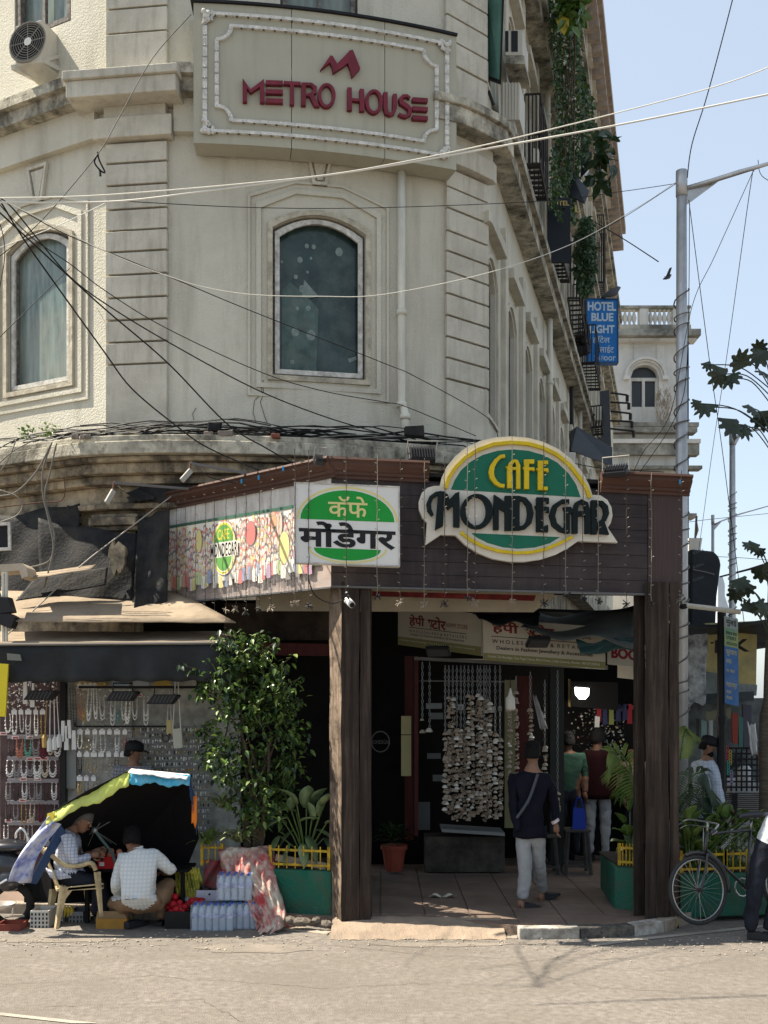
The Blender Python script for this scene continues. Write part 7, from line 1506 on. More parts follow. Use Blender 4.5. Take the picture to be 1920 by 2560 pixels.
 for i in range(760):
  u = rnd(2, 148) if i % 3 == 0 else rnd(190, 330); v = rnd(1695, 1770) if i % 3 == 0 else random.choice((rnd(1960, 2100), rnd(1700, 1830), rnd(1850, 1990))); m_.m = random.choice((0, 0, 2, 2, 1, 4, 5)); m_.ball(P(u, v, 11.93), rnd(.005, .012), 5, 3)
 tag(m_.build('loose_trinkets', ms), 'small trinkets filling the gaps of the stall displays', 'trinkets', kind='stuff')
 for (u, v, l, tl) in ((97, 1738, 'black floodlight hanging over the left display', 8), (302, 1740, 'black floodlight hanging over the centre display', 8), (405, 1748, 'black floodlight hanging over the right display', -6)):
  T = thing('hanging_floodlight', l, 'floodlight', P(u, v, 11.1)); f = lambda x, y: P(u + x, v + y, 11.1)
  m_ = MB(); m_.prism([f(-40, 12), f(-22, -12), f(35, -12), f(38, -8), f(20, 13)], (0, .22, 0)); m_.build('housing', FLB, T, bevel=.008)
  m_ = MB(); m_.tube([f(-20, -10), f(-18, -32), f(28, -32), f(30, -10)], .008, 4); m_.build('yoke', BLACK, T)
  for k in range(6): m_ = MB(); m_.bar(f(-24 + k * 9, 9) + V((0, -.006, 0)), f(-14 + k * 9, -9) + V((0, -.006, 0)), .008, .012); m_.build('cooling_fin', plain('fin', (.05, .05, .05), .4), T)
jewellery()
# ---------------------------------------------------------------- the fruit seller's pitch
def seller():
 # umbrella: bowl seen from inside, rim polygon
 rim = [P(120, 2035, 10.25), P(215, 1978, 10.2), P(325, 1925, 10.3), P(475, 1937, 10.55), P(497, 2095, 10.85), (P(455, 2200, 11.1)), P(300, 2270, 11.3), P(130, 2240, 11.0)]
 apex = P(335, 2110, 11.22); hub = P(237, 2076, 10.75); UB = plain('umbrella_black', (.006, .006, .007), .8)
 T = thing('market_umbrella', 'large tilted umbrella, black inside with yellow, green and blue outer panels, shading the fruit seller', 'umbrella', P(290, 2300, 10.9))
 m_ = MB(); n = len(rim); J = 5; vs = []
 for k in range(n):
  for j in range(J + 1): t = j / J; c_ = apex.lerp(rim[k], t); c_ = c_ + V((.03, .12, .02)) * math.sin(math.pi * t) * .8; vs.append(c_)
 m_.add(vs, [(k * (J + 1) + j, k * (J + 1) + j + 1, ((k + 1) % n) * (J + 1) + j + 1, ((k + 1) % n) * (J + 1) + j) for k in range(n) for j in range(J)]); m_.build('canopy', UB, T, solid=.004)
 YG = mat('umbrella_yellow', (.50, .55, .12), .7, var=.2, scale=5, bump=.3, bscale=20, dirt=.3, dcol=(.45, .45, .25)); BL = mat('umbrella_blue', (.06, .36, .55), .6, var=.25, scale=6, bump=.3, bscale=20, dirt=.35, dcol=(.4, .5, .55), dscale=5)
 def flap(a, b, drop0, drop1, m, name='valance', nu=26, nv=6, out=.05, w_=.012):
  m__ = MB(); a, b = V(a), V(b); m__.grid(lambda s, t: a.lerp(b, s) + V((0, -out * math.sin(t * 1.6), -t * (drop0 + (drop1 - drop0) * s) * (1 + .14 * math.sin(s * 12) + .06 * math.sin(s * 41)))) + V((0, w_ * math.sin(s * 14 + t * 2) + .008 * math.sin(s * 53 + t * 5), 0)), nu, nv); return m__.build(name, m, T, solid=.004, smooth=True)
 flap(P(118, 2036, 10.24), P(325, 1924, 10.3), .10, .17, YG); flap(P(326, 1924, 10.3), P(476, 1938, 10.5), .13, .11, BL);
 flap(P(328, 1922, 10.33), P(474, 1936, 10.55), .03, .05, plain('umbrella_white', (.62, .62, .62)), out=.13)
 flap(P(474, 1938, 10.5), P(492, 2020, 10.7), .12, .3, plain('umbrella_navy', (.03, .06, .14)), out=.02)
 flap(P(480, 1990, 10.6), P(493, 1990, 10.6), .28, .28, plain('umbrella_orange', (.65, .17, .02)), nu=3, out=.02, w_=.0)
 BW = mat('patterned_blue_cloth', (.10, .13, .42), .8, var=0, scale=9, two=(.62, .64, .70), bump=.2, dirt=.3, dcol=(.6, .62, .68), dscale=9)
 m_ = MB(); a, b, c_, d_ = P(122, 2040, 10.2), P(150, 2062, 10.25), P(75, 2208, 10.3), P(22, 2204, 10.15)
 m_.grid(lambda s, t: a.lerp(b, s).lerp(d_.lerp(c_, s), t) + V((.05 * math.sin(t * 3.1) * -1, .04 * math.sin(s * 8 + t * 6), .0)), 8, 14); m_.build('blue_cloth', BW, T, solid=.004, smooth=True)
 m_ = MB(); a, b, c_, d_ = P(150, 2060, 10.3), P(165, 2080, 10.4), P(92, 2210, 10.45), P(70, 2208, 10.35); m_.grid(lambda s, t: a.lerp(b, s).lerp(d_.lerp(c_, s), t), 4, 8); m_.build('navy_lining', plain('umbrella_navy', (.03, .06, .14)), T, solid=.004)
 m_ = MB(); m_.prism([P(118, 2034, 10.22), P(136, 2030, 10.2), P(133, 2068, 10.2), P(116, 2058, 10.22)], (0, .02, 0)); m_.build('yellow_tip', plain('tip_yellow', (.5, .4, .05)), T)
 # dark cloth hanging round the back of the pitch
 m_ = MB(); m_.grid(lambda s, t: P(60 + 390 * s, 2180 + 125 * t, 11.25 + .05 * math.sin(s * 20)), 20, 4); m_.build('back_cloth', UB, T, solid=.004)
 SHF = plain('shaft_green', (.10, .14, .13), .5); RB = plain('rib_steel', (.35, .35, .35), .4, metal=.5)
 m_ = MB(); m_.tube([apex, hub, P(285, 2138, 10.75)] if False else [P(215, 2050, 10.9), hub, P(282, 2135, 10.7), P(330, 2300, 10.65)], .016, 8); m_.build('shaft', SHF, T)
 m_ = MB(); m_.ball(hub, .03, 8, 6); m_.build('hub', RB, T)
 for k, e in enumerate(((232, 2025), (325, 2025), (308, 1978), (292, 2112), (200, 2086), (202, 2102), (217, 2122), (278, 2108))):
  m_ = MB(); m_.tube([hub, P(*e, 10.95)], .004, 4); m_.build('stretcher', RB, T)
 m_ = MB(); m_.tube(cr([P(228, 2034, 11.1), P(326, 2025, 11.2), P(400, 2040, 11.2), P(478, 2068, 11.0)]), .004, 4); m_.build('rib', RB, T)
 # monobloc chair
 PLs = mat('old_plastic', (.50, .40, .23), .6, var=.12, scale=3, bump=.05, dirt=.55, dcol=(.16, .11, .07), dscale=9)
 Yn, Yf = 10.42, 10.85; T = thing('plastic_chair', 'stained cream plastic armchair the fruit seller sits on', 'chair', P(180, 2322, Yn))
 def leg(a, b, w0, w1): m_ = MB(); m_.tube([P(*a), P(*a).lerp(P(*b), .5), P(*b)], [w0, (w0 + w1) / 2, w1], 4); m_.build('leg', PLs, T)
 leg((160, 2216, Yn), (141, 2322, Yn), .045, .024); leg((134, 2224, Yf), (119, 2318, Yf), .045, .024); leg((243, 2180, Yn), (253, 2290, Yn), .035, .02); leg((216, 2222, Yf), (222, 2300, Yf), .03, .02)
 for Y, n_ in ((Yn, 1), (Yf, 0)):
  dx = 0 if n_ else -10
  m_ = MB(); m_.tube(cr([P(112 + dx, 2122, Y), P(140 + dx, 2148, Y), P(166 + dx, 2163, Y), P(200 + dx, 2164, Y), P(228 + dx, 2157, Y), P(240 + dx, 2176, Y)], 4), .024, 6); m_.build('armrest', PLs, T, smooth=True)
 a, b, c_, d_ = P(110, 2124, Yn), P(106, 2124, Yf), P(140, 2218, Yf), P(152, 2226, Yn)
 for k in range(7):
  s0, s1 = k / 7 + .02, (k + 1) / 7 - .02; m_ = MB(); m_.add([a.lerp(b, s0), a.lerp(b, s1), d_.lerp(c_, s1), d_.lerp(c_, s0)], [(0, 1, 2, 3)]); m_.build('back_slat', PLs, T, solid=.012)
 m_ = MB(); m_.tube([a, (a + b) / 2 + V((-.03, 0, .03)), b], .02, 6); m_.build('top_rail', PLs, T)
 m_ = MB(); m_.prism([P(142, 2222, Yn), P(258, 2212, Yn), P(240, 2202, Yf), P(136, 2212, Yf)], (0, 0, -.025)); m_.build('seat', PLs, T)
 m_ = MB(); m_.prism([P(146, 2220, Yn), P(258, 2208, Yn), P(258, 2222, Yn), P(180, 2226, Yn), P(162, 2250, Yn)], (0, .02, 0)); m_.build('apron', PLs, T)
 # crates, baskets, boxes
 def crate(q, h, m, name, lbl, cat='crate', holes=0, tilt=0):
  """q = u0, u1, vbottom, Y, depth"""
  u0, u1, vb, Y, dp = q; a, b = P(u0, vb, Y), P(u1, vb, Y); w_ = b.x - a.x; t = .012; T = thing(name, lbl, cat, (a + b) / 2 + V((0, dp / 2, 0))); c_ = (a + b) / 2
  for (cx, cy, sx, sy) in ((0, 0, w_, t), (0, dp, w_, t), (-w_ / 2 + t / 2, dp / 2, t, dp - t - .002), (w_ / 2 - t / 2, dp / 2, t, dp - t - .002)):
   m_ = MB(); m_.box(c_ + V((cx, cy, h / 2)), (sx, sy, h)); m_.build('side', m, T)
  m_ = MB(); m_.box(c_ + V((0, dp / 2, .008)), (w_ - .03, dp - .03, .01)); m_.build('base', m, T)
  if holes:
   m_ = MB(); n = max(3, int(w_ / .035))
   for i in range(n):
    for j in range(int(h / .045)): m_.box(c_ + V((-w_ / 2 + (i + .5) * w_ / n, -t / 2 - .002, .03 + j * .042)), (.016, .004, .024))
   m_.build('slots', BLACK, T)['kind'] = 'stuff'
  return T, c_, w_
 BSK = mat('basket_white', (.5, .49, .45), .5, var=.08, dirt=.3, dcol=(.25, .2, .15))
 crate((76, 122, 2324, 10.55, .26), .19, BSK, 'plastic_basket', 'white slotted plastic basket left of the chair legs', 'basket', 1)
 crate((124, 158, 2322, 10.8, .26), .18, plain('basket_grey', (.28, .29, .3)), 'plastic_basket', 'grey plastic basket behind the chair legs', 'basket', 1)
 crate((172, 208, 2320, 10.8, .26), .17, plain('basket_dim', (.16, .17, .18)), 'plastic_basket', 'dim slotted basket under the chair', 'basket', 1)
 CB = mat('cardboard', (.26, .18, .10), .9, var=.12, bump=.1)
 T, c_, w_ = crate((240, 318, 2324, 10.5, .3), .11, mat('orange_box', (.32, .14, .03), .8, var=.3, scale=8, dirt=.3, dcol=(.3, .25, .05)), 'cardboard_box', 'open orange fruit box on the road between the chair and the crouching man', 'box')
 m_ = MB(); m_.add([c_ + V((-w_ / 2, 0, .112)), c_ + V((w_ / 2, 0, .112)), c_ + V((w_ / 2 - .03, -.03, .19)), c_ + V((-w_ / 2 + .02, -.02, .19))], [(0, 1, 2, 3)]); m_.build('flap', CB, T, solid=.005)
 T, c_, w_ = crate((244, 288, 2172, 10.75, .25), .125, mat('red_box', (.45, .015, .02), .6, var=.1), 'red_box', 'red fruit carton on the seller table beside his hand', 'box')
 m_ = MB(); f = lambda x, y, d: c_ + V((x, -.009 - d, y))
 for k, (x0, x1, y0, y1) in enumerate(((-.07, -.02, .03, .07),)): prism2(m_, [(x0, y0), (x1, y0), (x1, y1), (x0, y1)], f, 0, .003)
 m_.build('label', WHITE, T); m_ = MB(); prism2(m_, [(-.085, .085), (-.03, .085), (-.03, .11), (-.085, .11)], f, 0, .003); m_.build('handle_hole', BLACK, T)
 T = thing('seller_table', 'low dark table under the umbrella carrying the red carton', 'table', P(270, 2320, 10.9)); m_ = MB(); a, b = P(205, 2174, 10.72), P(470, 2174, 10.72); m_.box(((a.x + b.x) / 2, 10.95, a.z - .015), (b.x - a.x, .46, .025)); m_.build('table_top', UB, T)
 for u in (215, 455):
  for Y in (10.76, 11.1): m_ = MB(); p_ = P(u, 2174, 10.72); m_.bar(V((p_.x, Y, a.z - .03)), V((p_.x, Y, 0)), .04, .04); m_.build('leg', UB, T)
 TM = plain('tomato', (.45, .03, .02), .3); POM = mat('pomegranate', (.36, .012, .02), .35, var=.3, scale=8);
 for k in range(6):
  p_ = P(rnd(272, 300), rnd(2128, 2142), 10.8); m_ = MB(); m_.ball(p_, .034, 8, 6); o = m_.build('fruit', mat('peach_fruit', (.5, .2, .12), .5, var=.3), loc=p_, smooth=True); tag(o, f'{ORD[k]} of the peach-coloured fruits in the red carton', 'fruit', 'fruits in the red carton')
 crate((412, 478, 2328, 10.5, .3), .20, BLACK, 'black_crate', 'black crate heaped with pomegranates beside the crouching man', 'crate')
 for k, (u, v, dy) in enumerate(((432, 2262, 0), (448, 2258, .06), (462, 2268, 0), (440, 2274, -.05), (455, 2280, -.06), (437, 2243, .1), (424, 2268, .02), (428, 2282, -.06), (470, 2262, .08), (480, 2254, .1), (492, 2252, .12), (504, 2254, .12), (449, 2270, .02), (420, 2250, .12))):
  p_ = P(u, v, 10.62 + dy); r = .042 * rnd(.9, 1.1); m_ = MB(); m_.ball(p_, r, 10, 7); T = m_.build('pomegranate', POM, loc=p_, smooth=True); tag(T, f'red pomegranate, {ORD[k]} from the left and front of the heap', 'fruit', 'pomegranates heaped in the black crate')
  m_ = MB(); d = rv(); d.y = -abs(d.y); m_.tube([p_ + d * r * .95, p_ + d * (r + .014)], [.008, .013], 6); m_.build('calyx', plain('calyx', (.25, .05, .03)), T)
 T, c_, w_ = crate((455, 545, 2252, 10.85, .3), .11, plain('box_lilac', (.5, .49, .58), .6), 'white_carton', 'white lilac-edged fruit tray above the pomegranates', 'box')
 for x in (-.11, .1): m_ = MB(); m_.tube([c_ + V((x, -.01, .07)), c_ + V((x, -.013, .07))], .012, 8); m_.build('vent_hole', BLACK, T)
 m_ = MB();
 for k in range(26): m_.ball(c_ + V((rnd(-.17, .17), rnd(.03, .27), .1)), rnd(.015, .035), 6, 4)
 tag(m_.build('dried_fruit', plain('dry_brown', (.05, .035, .025))), 'brown dried fruit filling the white tray', 'fruit', kind='stuff')
 BAN = mat('banana_green', (.12, .15, .03), .5, var=.3, scale=9, two=(.42, .36, .05))
 for k in range(34):
  r_, c = divmod(k, 9); u = 438 + c * 7.2 + (r_ % 2) * 3; v = 2168 + r_ * 16; p_ = P(u, v, 10.95 - r_ * .03); s = rnd(-.3, .3); m_ = MB()
  q = [V((s * t * .06 + .015 * math.sin(3 * t), -.02 * math.sin(math.pi * t), -.13 * t)) + p_ for t in (0, .2, .4, .6, .8, 1)]; m_.tube(q, [.006, .015, .018, .018, .014, .005], 6)
  tag(m_.build('banana', BAN, loc=p_, smooth=True), f'banana, {ORD[c]} from the left in the {ORD[r_]} layer of the hanging bunches', 'banana', 'bananas beside the crouching man')
 for k, u in enumerate((160, 168, 176)):
  p_ = P(u, 2262, 10.8); m_ = MB(); m_.tube([p_, p_ + V((.02, 0, -.06)), p_ + V((.0, 0, -.13))], [.006, .018, .006], 6); tag(m_.build('banana', plain('banana_y', (.45, .33, .04)), loc=p_), f'yellow banana under the chair, {ORD[k]} from the left', 'banana')
 # water bottles in shrink wrap
 BT = mat('bottle_clear', (.42, .50, .60), .15, var=.1, scale=9, bump=.05, alpha=.62, spec=.8); BLB = mat('bottle_label', (.04, .07, .30), .4, var=.5, scale=16, two=(.35, .38, .5)); CAP = plain('bottle_cap', (.05, .1, .4))
 m_ = MB(); m_.lathe([(.033, 0), (.034, .02), (.031, .05), (.034, .07), (.034, .17), (.030, .2), (.014, .235), (.013, .245)], (0, 0, 0), 10); b0 = m_.build('water_bottle', BT, smooth=True)
 m_ = MB(); m_.lathe([(.0352, .125), (.0352, .175)], (0, 0, 0), 10); m_.build('label', BLB, b0); m_ = MB(); m_.lathe([(.015, .243), (.015, .262)], (0, 0, 0), 8); m_.build('cap', CAP, b0)
 first = [True]
 WRAP = mat('shrink_wrap', (.55, .62, .72), .2, var=.1, scale=12, bump=.5, bscale=25, alpha=.22, spec=1)
 for pk, (u0, vb, Y, nx, ny, z, l) in enumerate(((487, 2328, 10.42, 6, 3, 0, 'lower left pack'), (582, 2328, 10.5, 5, 3, 0, 'lower right pack'), (552, 2252, 10.52, 5, 3, .285, 'upper pack'))):
  base = P(u0, vb, Y); base.z = z + .004
  for i in range(nx):
   for j in range(ny):
    o = b0 if first[0] else copy_tree(b0); first[0] = False; o.location = base + V((i * .07, j * .07, 0)) + V((rnd(-.002, .002), 0, 0)); tag(o, f'blue-labelled water bottle, {ORD[i]} from left, {ORD[j]} row, in the {l}', 'bottle', 'shrink-wrapped water bottles')
  a = base + V((-.038, -.038, 0)); w_, d_ = nx * .07 + .006, ny * .07 + .006
  m_ = MB(); m_.grid(lambda s, t: a + V((s * w_, -.003 + .006 * math.sin(s * 20 + t * 9), .0 + t * .255)) + V((0, .03 * max(0, t - .75) * 4, 0)), 20, 6)
  m_.grid(lambda s, t: a + V((s * w_, t * d_, .258 + .006 * math.sin(s * 22 + t * 8))), 16, 6); tag(m_.build('shrink_wrap', WRAP, loc=a, smooth=True), f'clear plastic wrap around the {l} of water bottles', 'wrap')
 # cloth heap
 RC = mat('printed_cloth', (.50, .45, .38), .9, var=.05, scale=5, bump=.5, bscale=16, dirt=.95, dcol=(.36, .035, .04), dscale=5.5); T = thing('covered_heap', 'heap of goods covered with a crumpled red and cream printed cloth', 'cloth', P(640, 2320, 10.6))
 prof = [(2112, 552, 672, 11.05), (2126, 545, 684, 10.98), (2150, 548, 688, 10.9), (2190, 560, 690, 10.8), (2230, 590, 700, 10.72), (2275, 620, 715, 10.62), (2312, 640, 722, 10.5), (2324, 640, 700, 10.46)]
 def cl(s, t):
  x = t * (len(prof) - 1); i = min(int(x), len(prof) - 2); f_ = x - i; r0, r1 = prof[i], prof[i + 1]; v, a, b, Y = [r0[k] + (r1[k] - r0[k]) * f_ for k in range(4)]
  p_ = P(a + (b - a) * s, v, Y); return p_ + V((0, -.20 * math.sin(math.pi * s), 0)) + V((0, 1, 0)) * (.02 * math.sin(s * 47 + t * 29) + .04 * math.sin(s * 17 + t * 5 + 2 * math.sin(t * 7)) + .02 * math.sin(s * 31 - t * 17) + .02 * math.sin(t * 23 + s * 6))
 m_ = MB(); m_.grid(cl, 44, 44); m_.build('cloth', RC, T, solid=.004, smooth=True)
 m_ = MB(); m_.grid(lambda s, t: P(510 + 60 * s, 2150 + 70 * t, 10.95) + V((0, .05 * math.sin(s * 9 + t * 7), 0)), 12, 12); m_.build('cloth_bundle', mat('dark_print_cloth', (.16, .10, .09), .9, var=.1, dirt=.9, dcol=(.28, .02, .04), dscale=8), T, solid=.004, smooth=True)
 m_ = MB(); m_.grid(lambda s, t: P(690 + 48 * s, 2300 + 22 * t, 10.5) + V((0, 0, .01 * math.sin(s * 11 + t * 5))), 8, 4); m_.build('trailing_corner', RC, T, solid=.004)
 # motorcycle cut by the left edge, scale
 T = thing('motor_scooter', 'black scooter at the left picture edge, partly behind the blue cloth', 'motorcycle', P(0, 2300, 10.6)); BP = plain('scooter_black', (.015, .016, .02), .25, spec=.6); CHR = plain('chrome', (.6, .6, .6), .2, metal=.9)
 def blobm(c_, r, name, m, par=T): m_ = MB(); m_.ball(c_, r, 14, 10); m_.build(name, m, par, smooth=True)
 blobm(P(20, 2115, 10.8), (.28, .16, .07), 'seat', BP); blobm(P(5, 2165, 10.75), (.25, .13, .16), 'body_shell', BP); blobm(P(22, 2200, 10.7), (.16, .11, .12), 'rear_cowl', BP); blobm(P(-30, 2160, 10.75), (.2, .12, .2), 'side_panel', BP)
 m_ = MB(); m_.tube(cr([P(68, 2128, 10.8), P(68, 2092, 10.8), P(55, 2072, 10.8), P(42, 2082, 10.8), P(40, 2096, 10.8)]), .016, 8); m_.build('grab_rail', CHR, T, smooth=True)
 m_ = MB(); m_.tube([P(-10, 2215, 10.6), P(18, 2198, 10.6)], .012, 6); m_.build('footrest_bar', CHR, T)
 def wheel(c_, r, name, par):
  m_ = MB(); q = [c_ + V((r * math.cos(k * .2618), 0, r * math.sin(k * .2618))) for k in range(25)]; m_.tube(q, .045, 8, False); m_.build(name, plain('tyre', (.015, .015, .015), .8), par, smooth=True)
 wheel(P(28, 2262, 10.75), .20, 'wheel', T)
 T, c_, w_ = crate((-10, 52, 2332, 10.4, .22), .085, mat('rusty_red', (.20, .05, .035), .7, var=.2, bump=.2), 'weighing_scale', 'rusty red weighing scale with steel bowl at the lower left corner', 'scale')
 m_ = MB(); m_.lathe([(.02, -.07), (.09, -.05), (.13, 0), (.12, 0), (.085, -.04), (.001, -.06)], P(8, 2258, 10.4), 16); m_.build('pan', plain('pan_steel', (.5, .46, .4), .35, metal=.6), T, smooth=True)
 m_ = MB(); m_.tube([P(12, 2292, 10.5), P(60, 2290, 10.5)], .012, 5); m_.tube([P(30, 2290, 10.5), P(34, 2258, 10.5)], .008, 5); m_.build('balance_arm', CHR, T)
 ST = mat('rough_stone', (.13, .11, .09), .95, var=.3, scale=8, bump=.8, bscale=25)
 for k, (u, v, w_, h, l) in enumerate(((752, 2305, 60, 22, 'rough flat stone left of the timber post foot'), (815, 2310, 36, 20, 'dark rounded stone against the left timber post'), (724, 2300, 30, 18, 'small broken stone beside the printed cloth'), (790, 2300, 24, 14, 'little stone between the two larger ones by the post'))):
  c_ = P(u, v, 10.4); m_ = MB(); m_.ball(c_, (w_ * .002, .07, h * .002), 9, 6); m_.v = [tuple(V(q) + V((rnd(-1, 1), rnd(-1, 1), rnd(-1, 1))) * .008) for q in m_.v]; tag(m_.build('rubble_stone', ST, loc=c_), l, 'stone')
seller()
# ---------------------------------------------------------------- planters and plants
GRW = mat('green_planter', (.012, .115, .075), .75, var=.2, scale=4, bump=.7, bscale=45, dirt=.8, dcol=(.04, .075, .05), dscale=4, streak=.5, scol=(.16, .13, .09), sscale=(3, 3, 1.2))
YF = mat('yellow_fence', (.50, .33, .02), .5, var=.15, scale=12, dirt=.7, dcol=(.14, .08, .03), dscale=16); SOIL = mat('soil', (.05, .038, .028), .95, bump=.8)
def planter(front, z1, depth, lbl, fences):
 """front = [(x, y), ...] plan of the front face; box goes back by depth"""
 T = thing('planter', lbl, 'planter', V((*front[0], 0))); D_ = V((depth[0], depth[1], 0))
 m_ = MB(); a, b = V((*front[0], .05)), V((*front[1], .05)); m_.prism([a, b, b + V((0, 0, z1 - .05)), a + V((0, 0, z1 - .05))], D_); m_.build('planter_wall', GRW, T, bevel=.02)
 m_ = MB(); m_.box((a + b) / 2 + D_ / 2 + V((0, 0, z1 - .045)), ((b - a).length * .9, abs(depth[1]) * .8, .02)); m_.build('soil', SOIL, T)
 for (p, q, n) in fences:
  p, q = V((*p, z1 + .01)), V((*q, z1 + .01)); Fc = MB()
  for h in (.04, .19): Fc.bar(p + V((0, 0, h)), q + V((0, 0, h)), .012, .024)
  f_ = Fc.build('fence_rail', YF, T)
  for i in range(n + 1):
   r = p.lerp(q, i / n); w_ = .032 if i in (0, n) else .012; m_ = MB(); m_.bar(r + V((0, -.004, 0)), r + V((0, -.004, .235)), w_, w_ * .6, (0, 1, 0)); m_.build('fence_bar', YF, f_)
def gx(u, Y): return ((u - 960) * Y / F, Y)
planter([gx(560, 10.95), gx(828, 10.66)], .55, (.25, .75), 'green-painted planter with a yellow fence left of the left timber post', [(gx(676, 10.86), gx(822, 10.7), 7), (gx(505, 11.0), gx(555, 10.98), 3)])
planter([gx(1536, 10.95), gx(1600, 10.8)], .55, (.1, 1.2), 'short green planter with a yellow fence left of the right timber post', [(gx(1548, 11.0), gx(1600, 10.88), 6)])
planter([gx(1700, 10.75), gx(1985, 10.95)], .5, (0, .7), 'long green planter with a yellow fence behind the bicycle', [(gx(1702, 10.8), gx(1812, 10.85), 5), (gx(1814, 10.85), gx(1868, 10.9), 3)])
m_ = MB(); m_.bar(V((*gx(690, 10.9), .66)), V((*gx(815, 10.8), .58)), .03, .07); tag(m_.build('loose_plank', mat('bleached_plank', (.3, .25, .19), .9, grain=(3, 3, 20))), 'bleached loose board lying in the left planter behind the fence', 'plank')
def bush():
 base = P(632, 2150, 11.05); T = thing('ficus_bush', 'tall bushy ficus with glossy leaves in the left planter', 'bush', V((base.x, base.y, .5)))
 for k in range(7):
  m_ = MB(); x0 = rnd(-.06, .06); m_.tube(cr([V((base.x + x0, base.y, .5)), V((base.x + x0 * 2 + rnd(-.08, .08), base.y, 1.1)), P(620 + rnd(-70, 80), 1900 - rnd(0, 100), 11.1 + rnd(-.2, .2)), P(590 + rnd(-90, 140), 1700 + rnd(-60, 100), 11.1)]), [.024] * 6 + [.016] * 6 + [.008] * 7, 6); m_.build('stem', BARK, T)
 shape = [(1590, 560, 680), (1640, 540, 700), (1690, 505, 715), (1740, 510, 722), (1800, 505, 745), (1850, 505, 752), (1900, 515, 755), (1950, 560, 750), (2000, 580, 720), (2060, 590, 690)]
 A, B_, C_ = MB(), MB(), MB()
 def clump(u, v, Y, n, r):
  for _ in range(n):
   d = V((rnd(-1, 1), rnd(-1, 1), rnd(-.9, .9))); p_ = P(u, v, Y) + d * r; L_ = rnd(.045, .09); t = A if random.random() < .45 else (B_ if random.random() < .6 else C_)
   leafmb(t, p_, V((rnd(-1, 1), rnd(-1, .3), rnd(-1.1, .5))), V((rnd(-.6, .6), rnd(-.6, .6), 1)), L_, L_ * .55, .12, .25)
 for k in range(400):
  i = random.randrange(len(shape) - 1); t = random.random(); a, b = shape[i], shape[i + 1]; v = a[0] + (b[0] - a[0]) * t; lo = a[1] + (b[1] - a[1]) * t; hi = a[2] + (b[2] - a[2]) * t; x = random.random()
  gap = math.sin(v * .045 + x * 7) * math.sin(x * 11 + v * .02)
  if gap > .45 or (v > 1930 and random.random() < .5): continue
  clump(lo + (hi - lo) * x + rnd(-14, 14), v, 11.05 + rnd(-.30, .35), 13, .10)
 for (u0, v0, u1, v1) in ((560, 1700, 458, 1665), (580, 1650, 535, 1595), (640, 1640, 652, 1582), (650, 1650, 690, 1605), (680, 1700, 728, 1642), (690, 1740, 752, 1695), (560, 1790, 490, 1830), (690, 1800, 755, 1750), (540, 1740, 490, 1730), (700, 1900, 752, 1920)):
  m_ = MB(); a, b = P(u0, v0, 11.0), P(u1, v1, 10.9); m_.tube([a, (a + b) / 2 + V((0, 0, .04)), b], .005, 4); m_.build('twig', BARK, T)
  for j in range(7): t = (j + 1) / 7; q = a.lerp(b, t); clump(960 + q.x / q.y * F, VH - (q.z - H) * F / q.y, q.y, 4, .05)
 for m_, mm in ((A, LF1), (B_, LF2), (C_, LF3)): m_.build('foliage', mm, T)['kind'] = 'stuff'
bush()
def blades(c_, n, L0, L1, w_, m, lbl, name, spread=1, up=.8, droop=.55, cat='plant'):
 """strap leaves arching out of one point; each blade is bent over 4 segments"""
 T = thing(name, lbl, cat, c_); m_ = MB()
 for k in range(n):
  a = rnd(0, 6.28); L_ = rnd(L0, L1); d = V((math.cos(a) * spread * rnd(.3, 1), math.sin(a) * spread * rnd(.3, 1), up * rnd(.6, 1.4))).normalized(); s = d.cross(V((0, 0, 1))).normalized(); p_ = c_ + V((rnd(-.04, .04), rnd(-.04, .04), 0)); vs = []
  for j in range(6): t = j / 5; q = p_ + d * L_ * t - V((0, 0, droop * L_ * t * t)); ww = w_ * (math.sin(math.pi * min(1, t * .9 + .12))) / 2; vs += [q - s * ww, q + s * ww]
  m_.add(vs, [(2 * j, 2 * j + 1, 2 * j + 3, 2 * j + 2) for j in range(5)])
 m_.build('foliage', m, T)['kind'] = 'stuff'; return T
VAR = leafmat('leaf_variegated', (.06, .11, .025), (.42, .44, .22)); DB = leafmat('dieffenbachia', (.05, .11, .045), (.26, .33, .15));
for k, (u, v, Y, n, l) in enumerate(((560, 2020, 11.1, 90, 'spider plant with arching pale-edged leaves at the left of the bush'), (520, 2110, 11.0, 60, 'pale green strap-leaved plant low beside the umbrella'), (596, 2105, 10.95, 70, 'grassy bright plant below the bush trunk'))): blades(P(u, v, Y), n, .25, .5, .028, (VAR, LF3, VAR)[k], l, 'spider_plant')
def bigleaf(m_, p_, d, L_, w_, droop=.35):
 d = d.normalized(); s = d.cross(V((0, 0, 1)));
 if s.length < .1: s = V((1, 0, 0))
 s.normalize(); n = s.cross(d); vs = []; J = 7
 for j in range(J + 1):
  t = j / J; c_ = p_ + d * L_ * t - V((0, 0, droop * L_ * t * t)); ww = w_ / 2 * math.sin(math.pi * (t * .94 + .06) ** .85) ** .8 if t < 1 else 0; vs += [c_ - s * ww + n * ww * .35, c_, c_ + s * ww + n * ww * .35]
 m_.add(vs, [(3 * j + i, 3 * j + i + 1, 3 * j + i + 4, 3 * j + i + 3) for j in range(J) for i in (0, 1)])
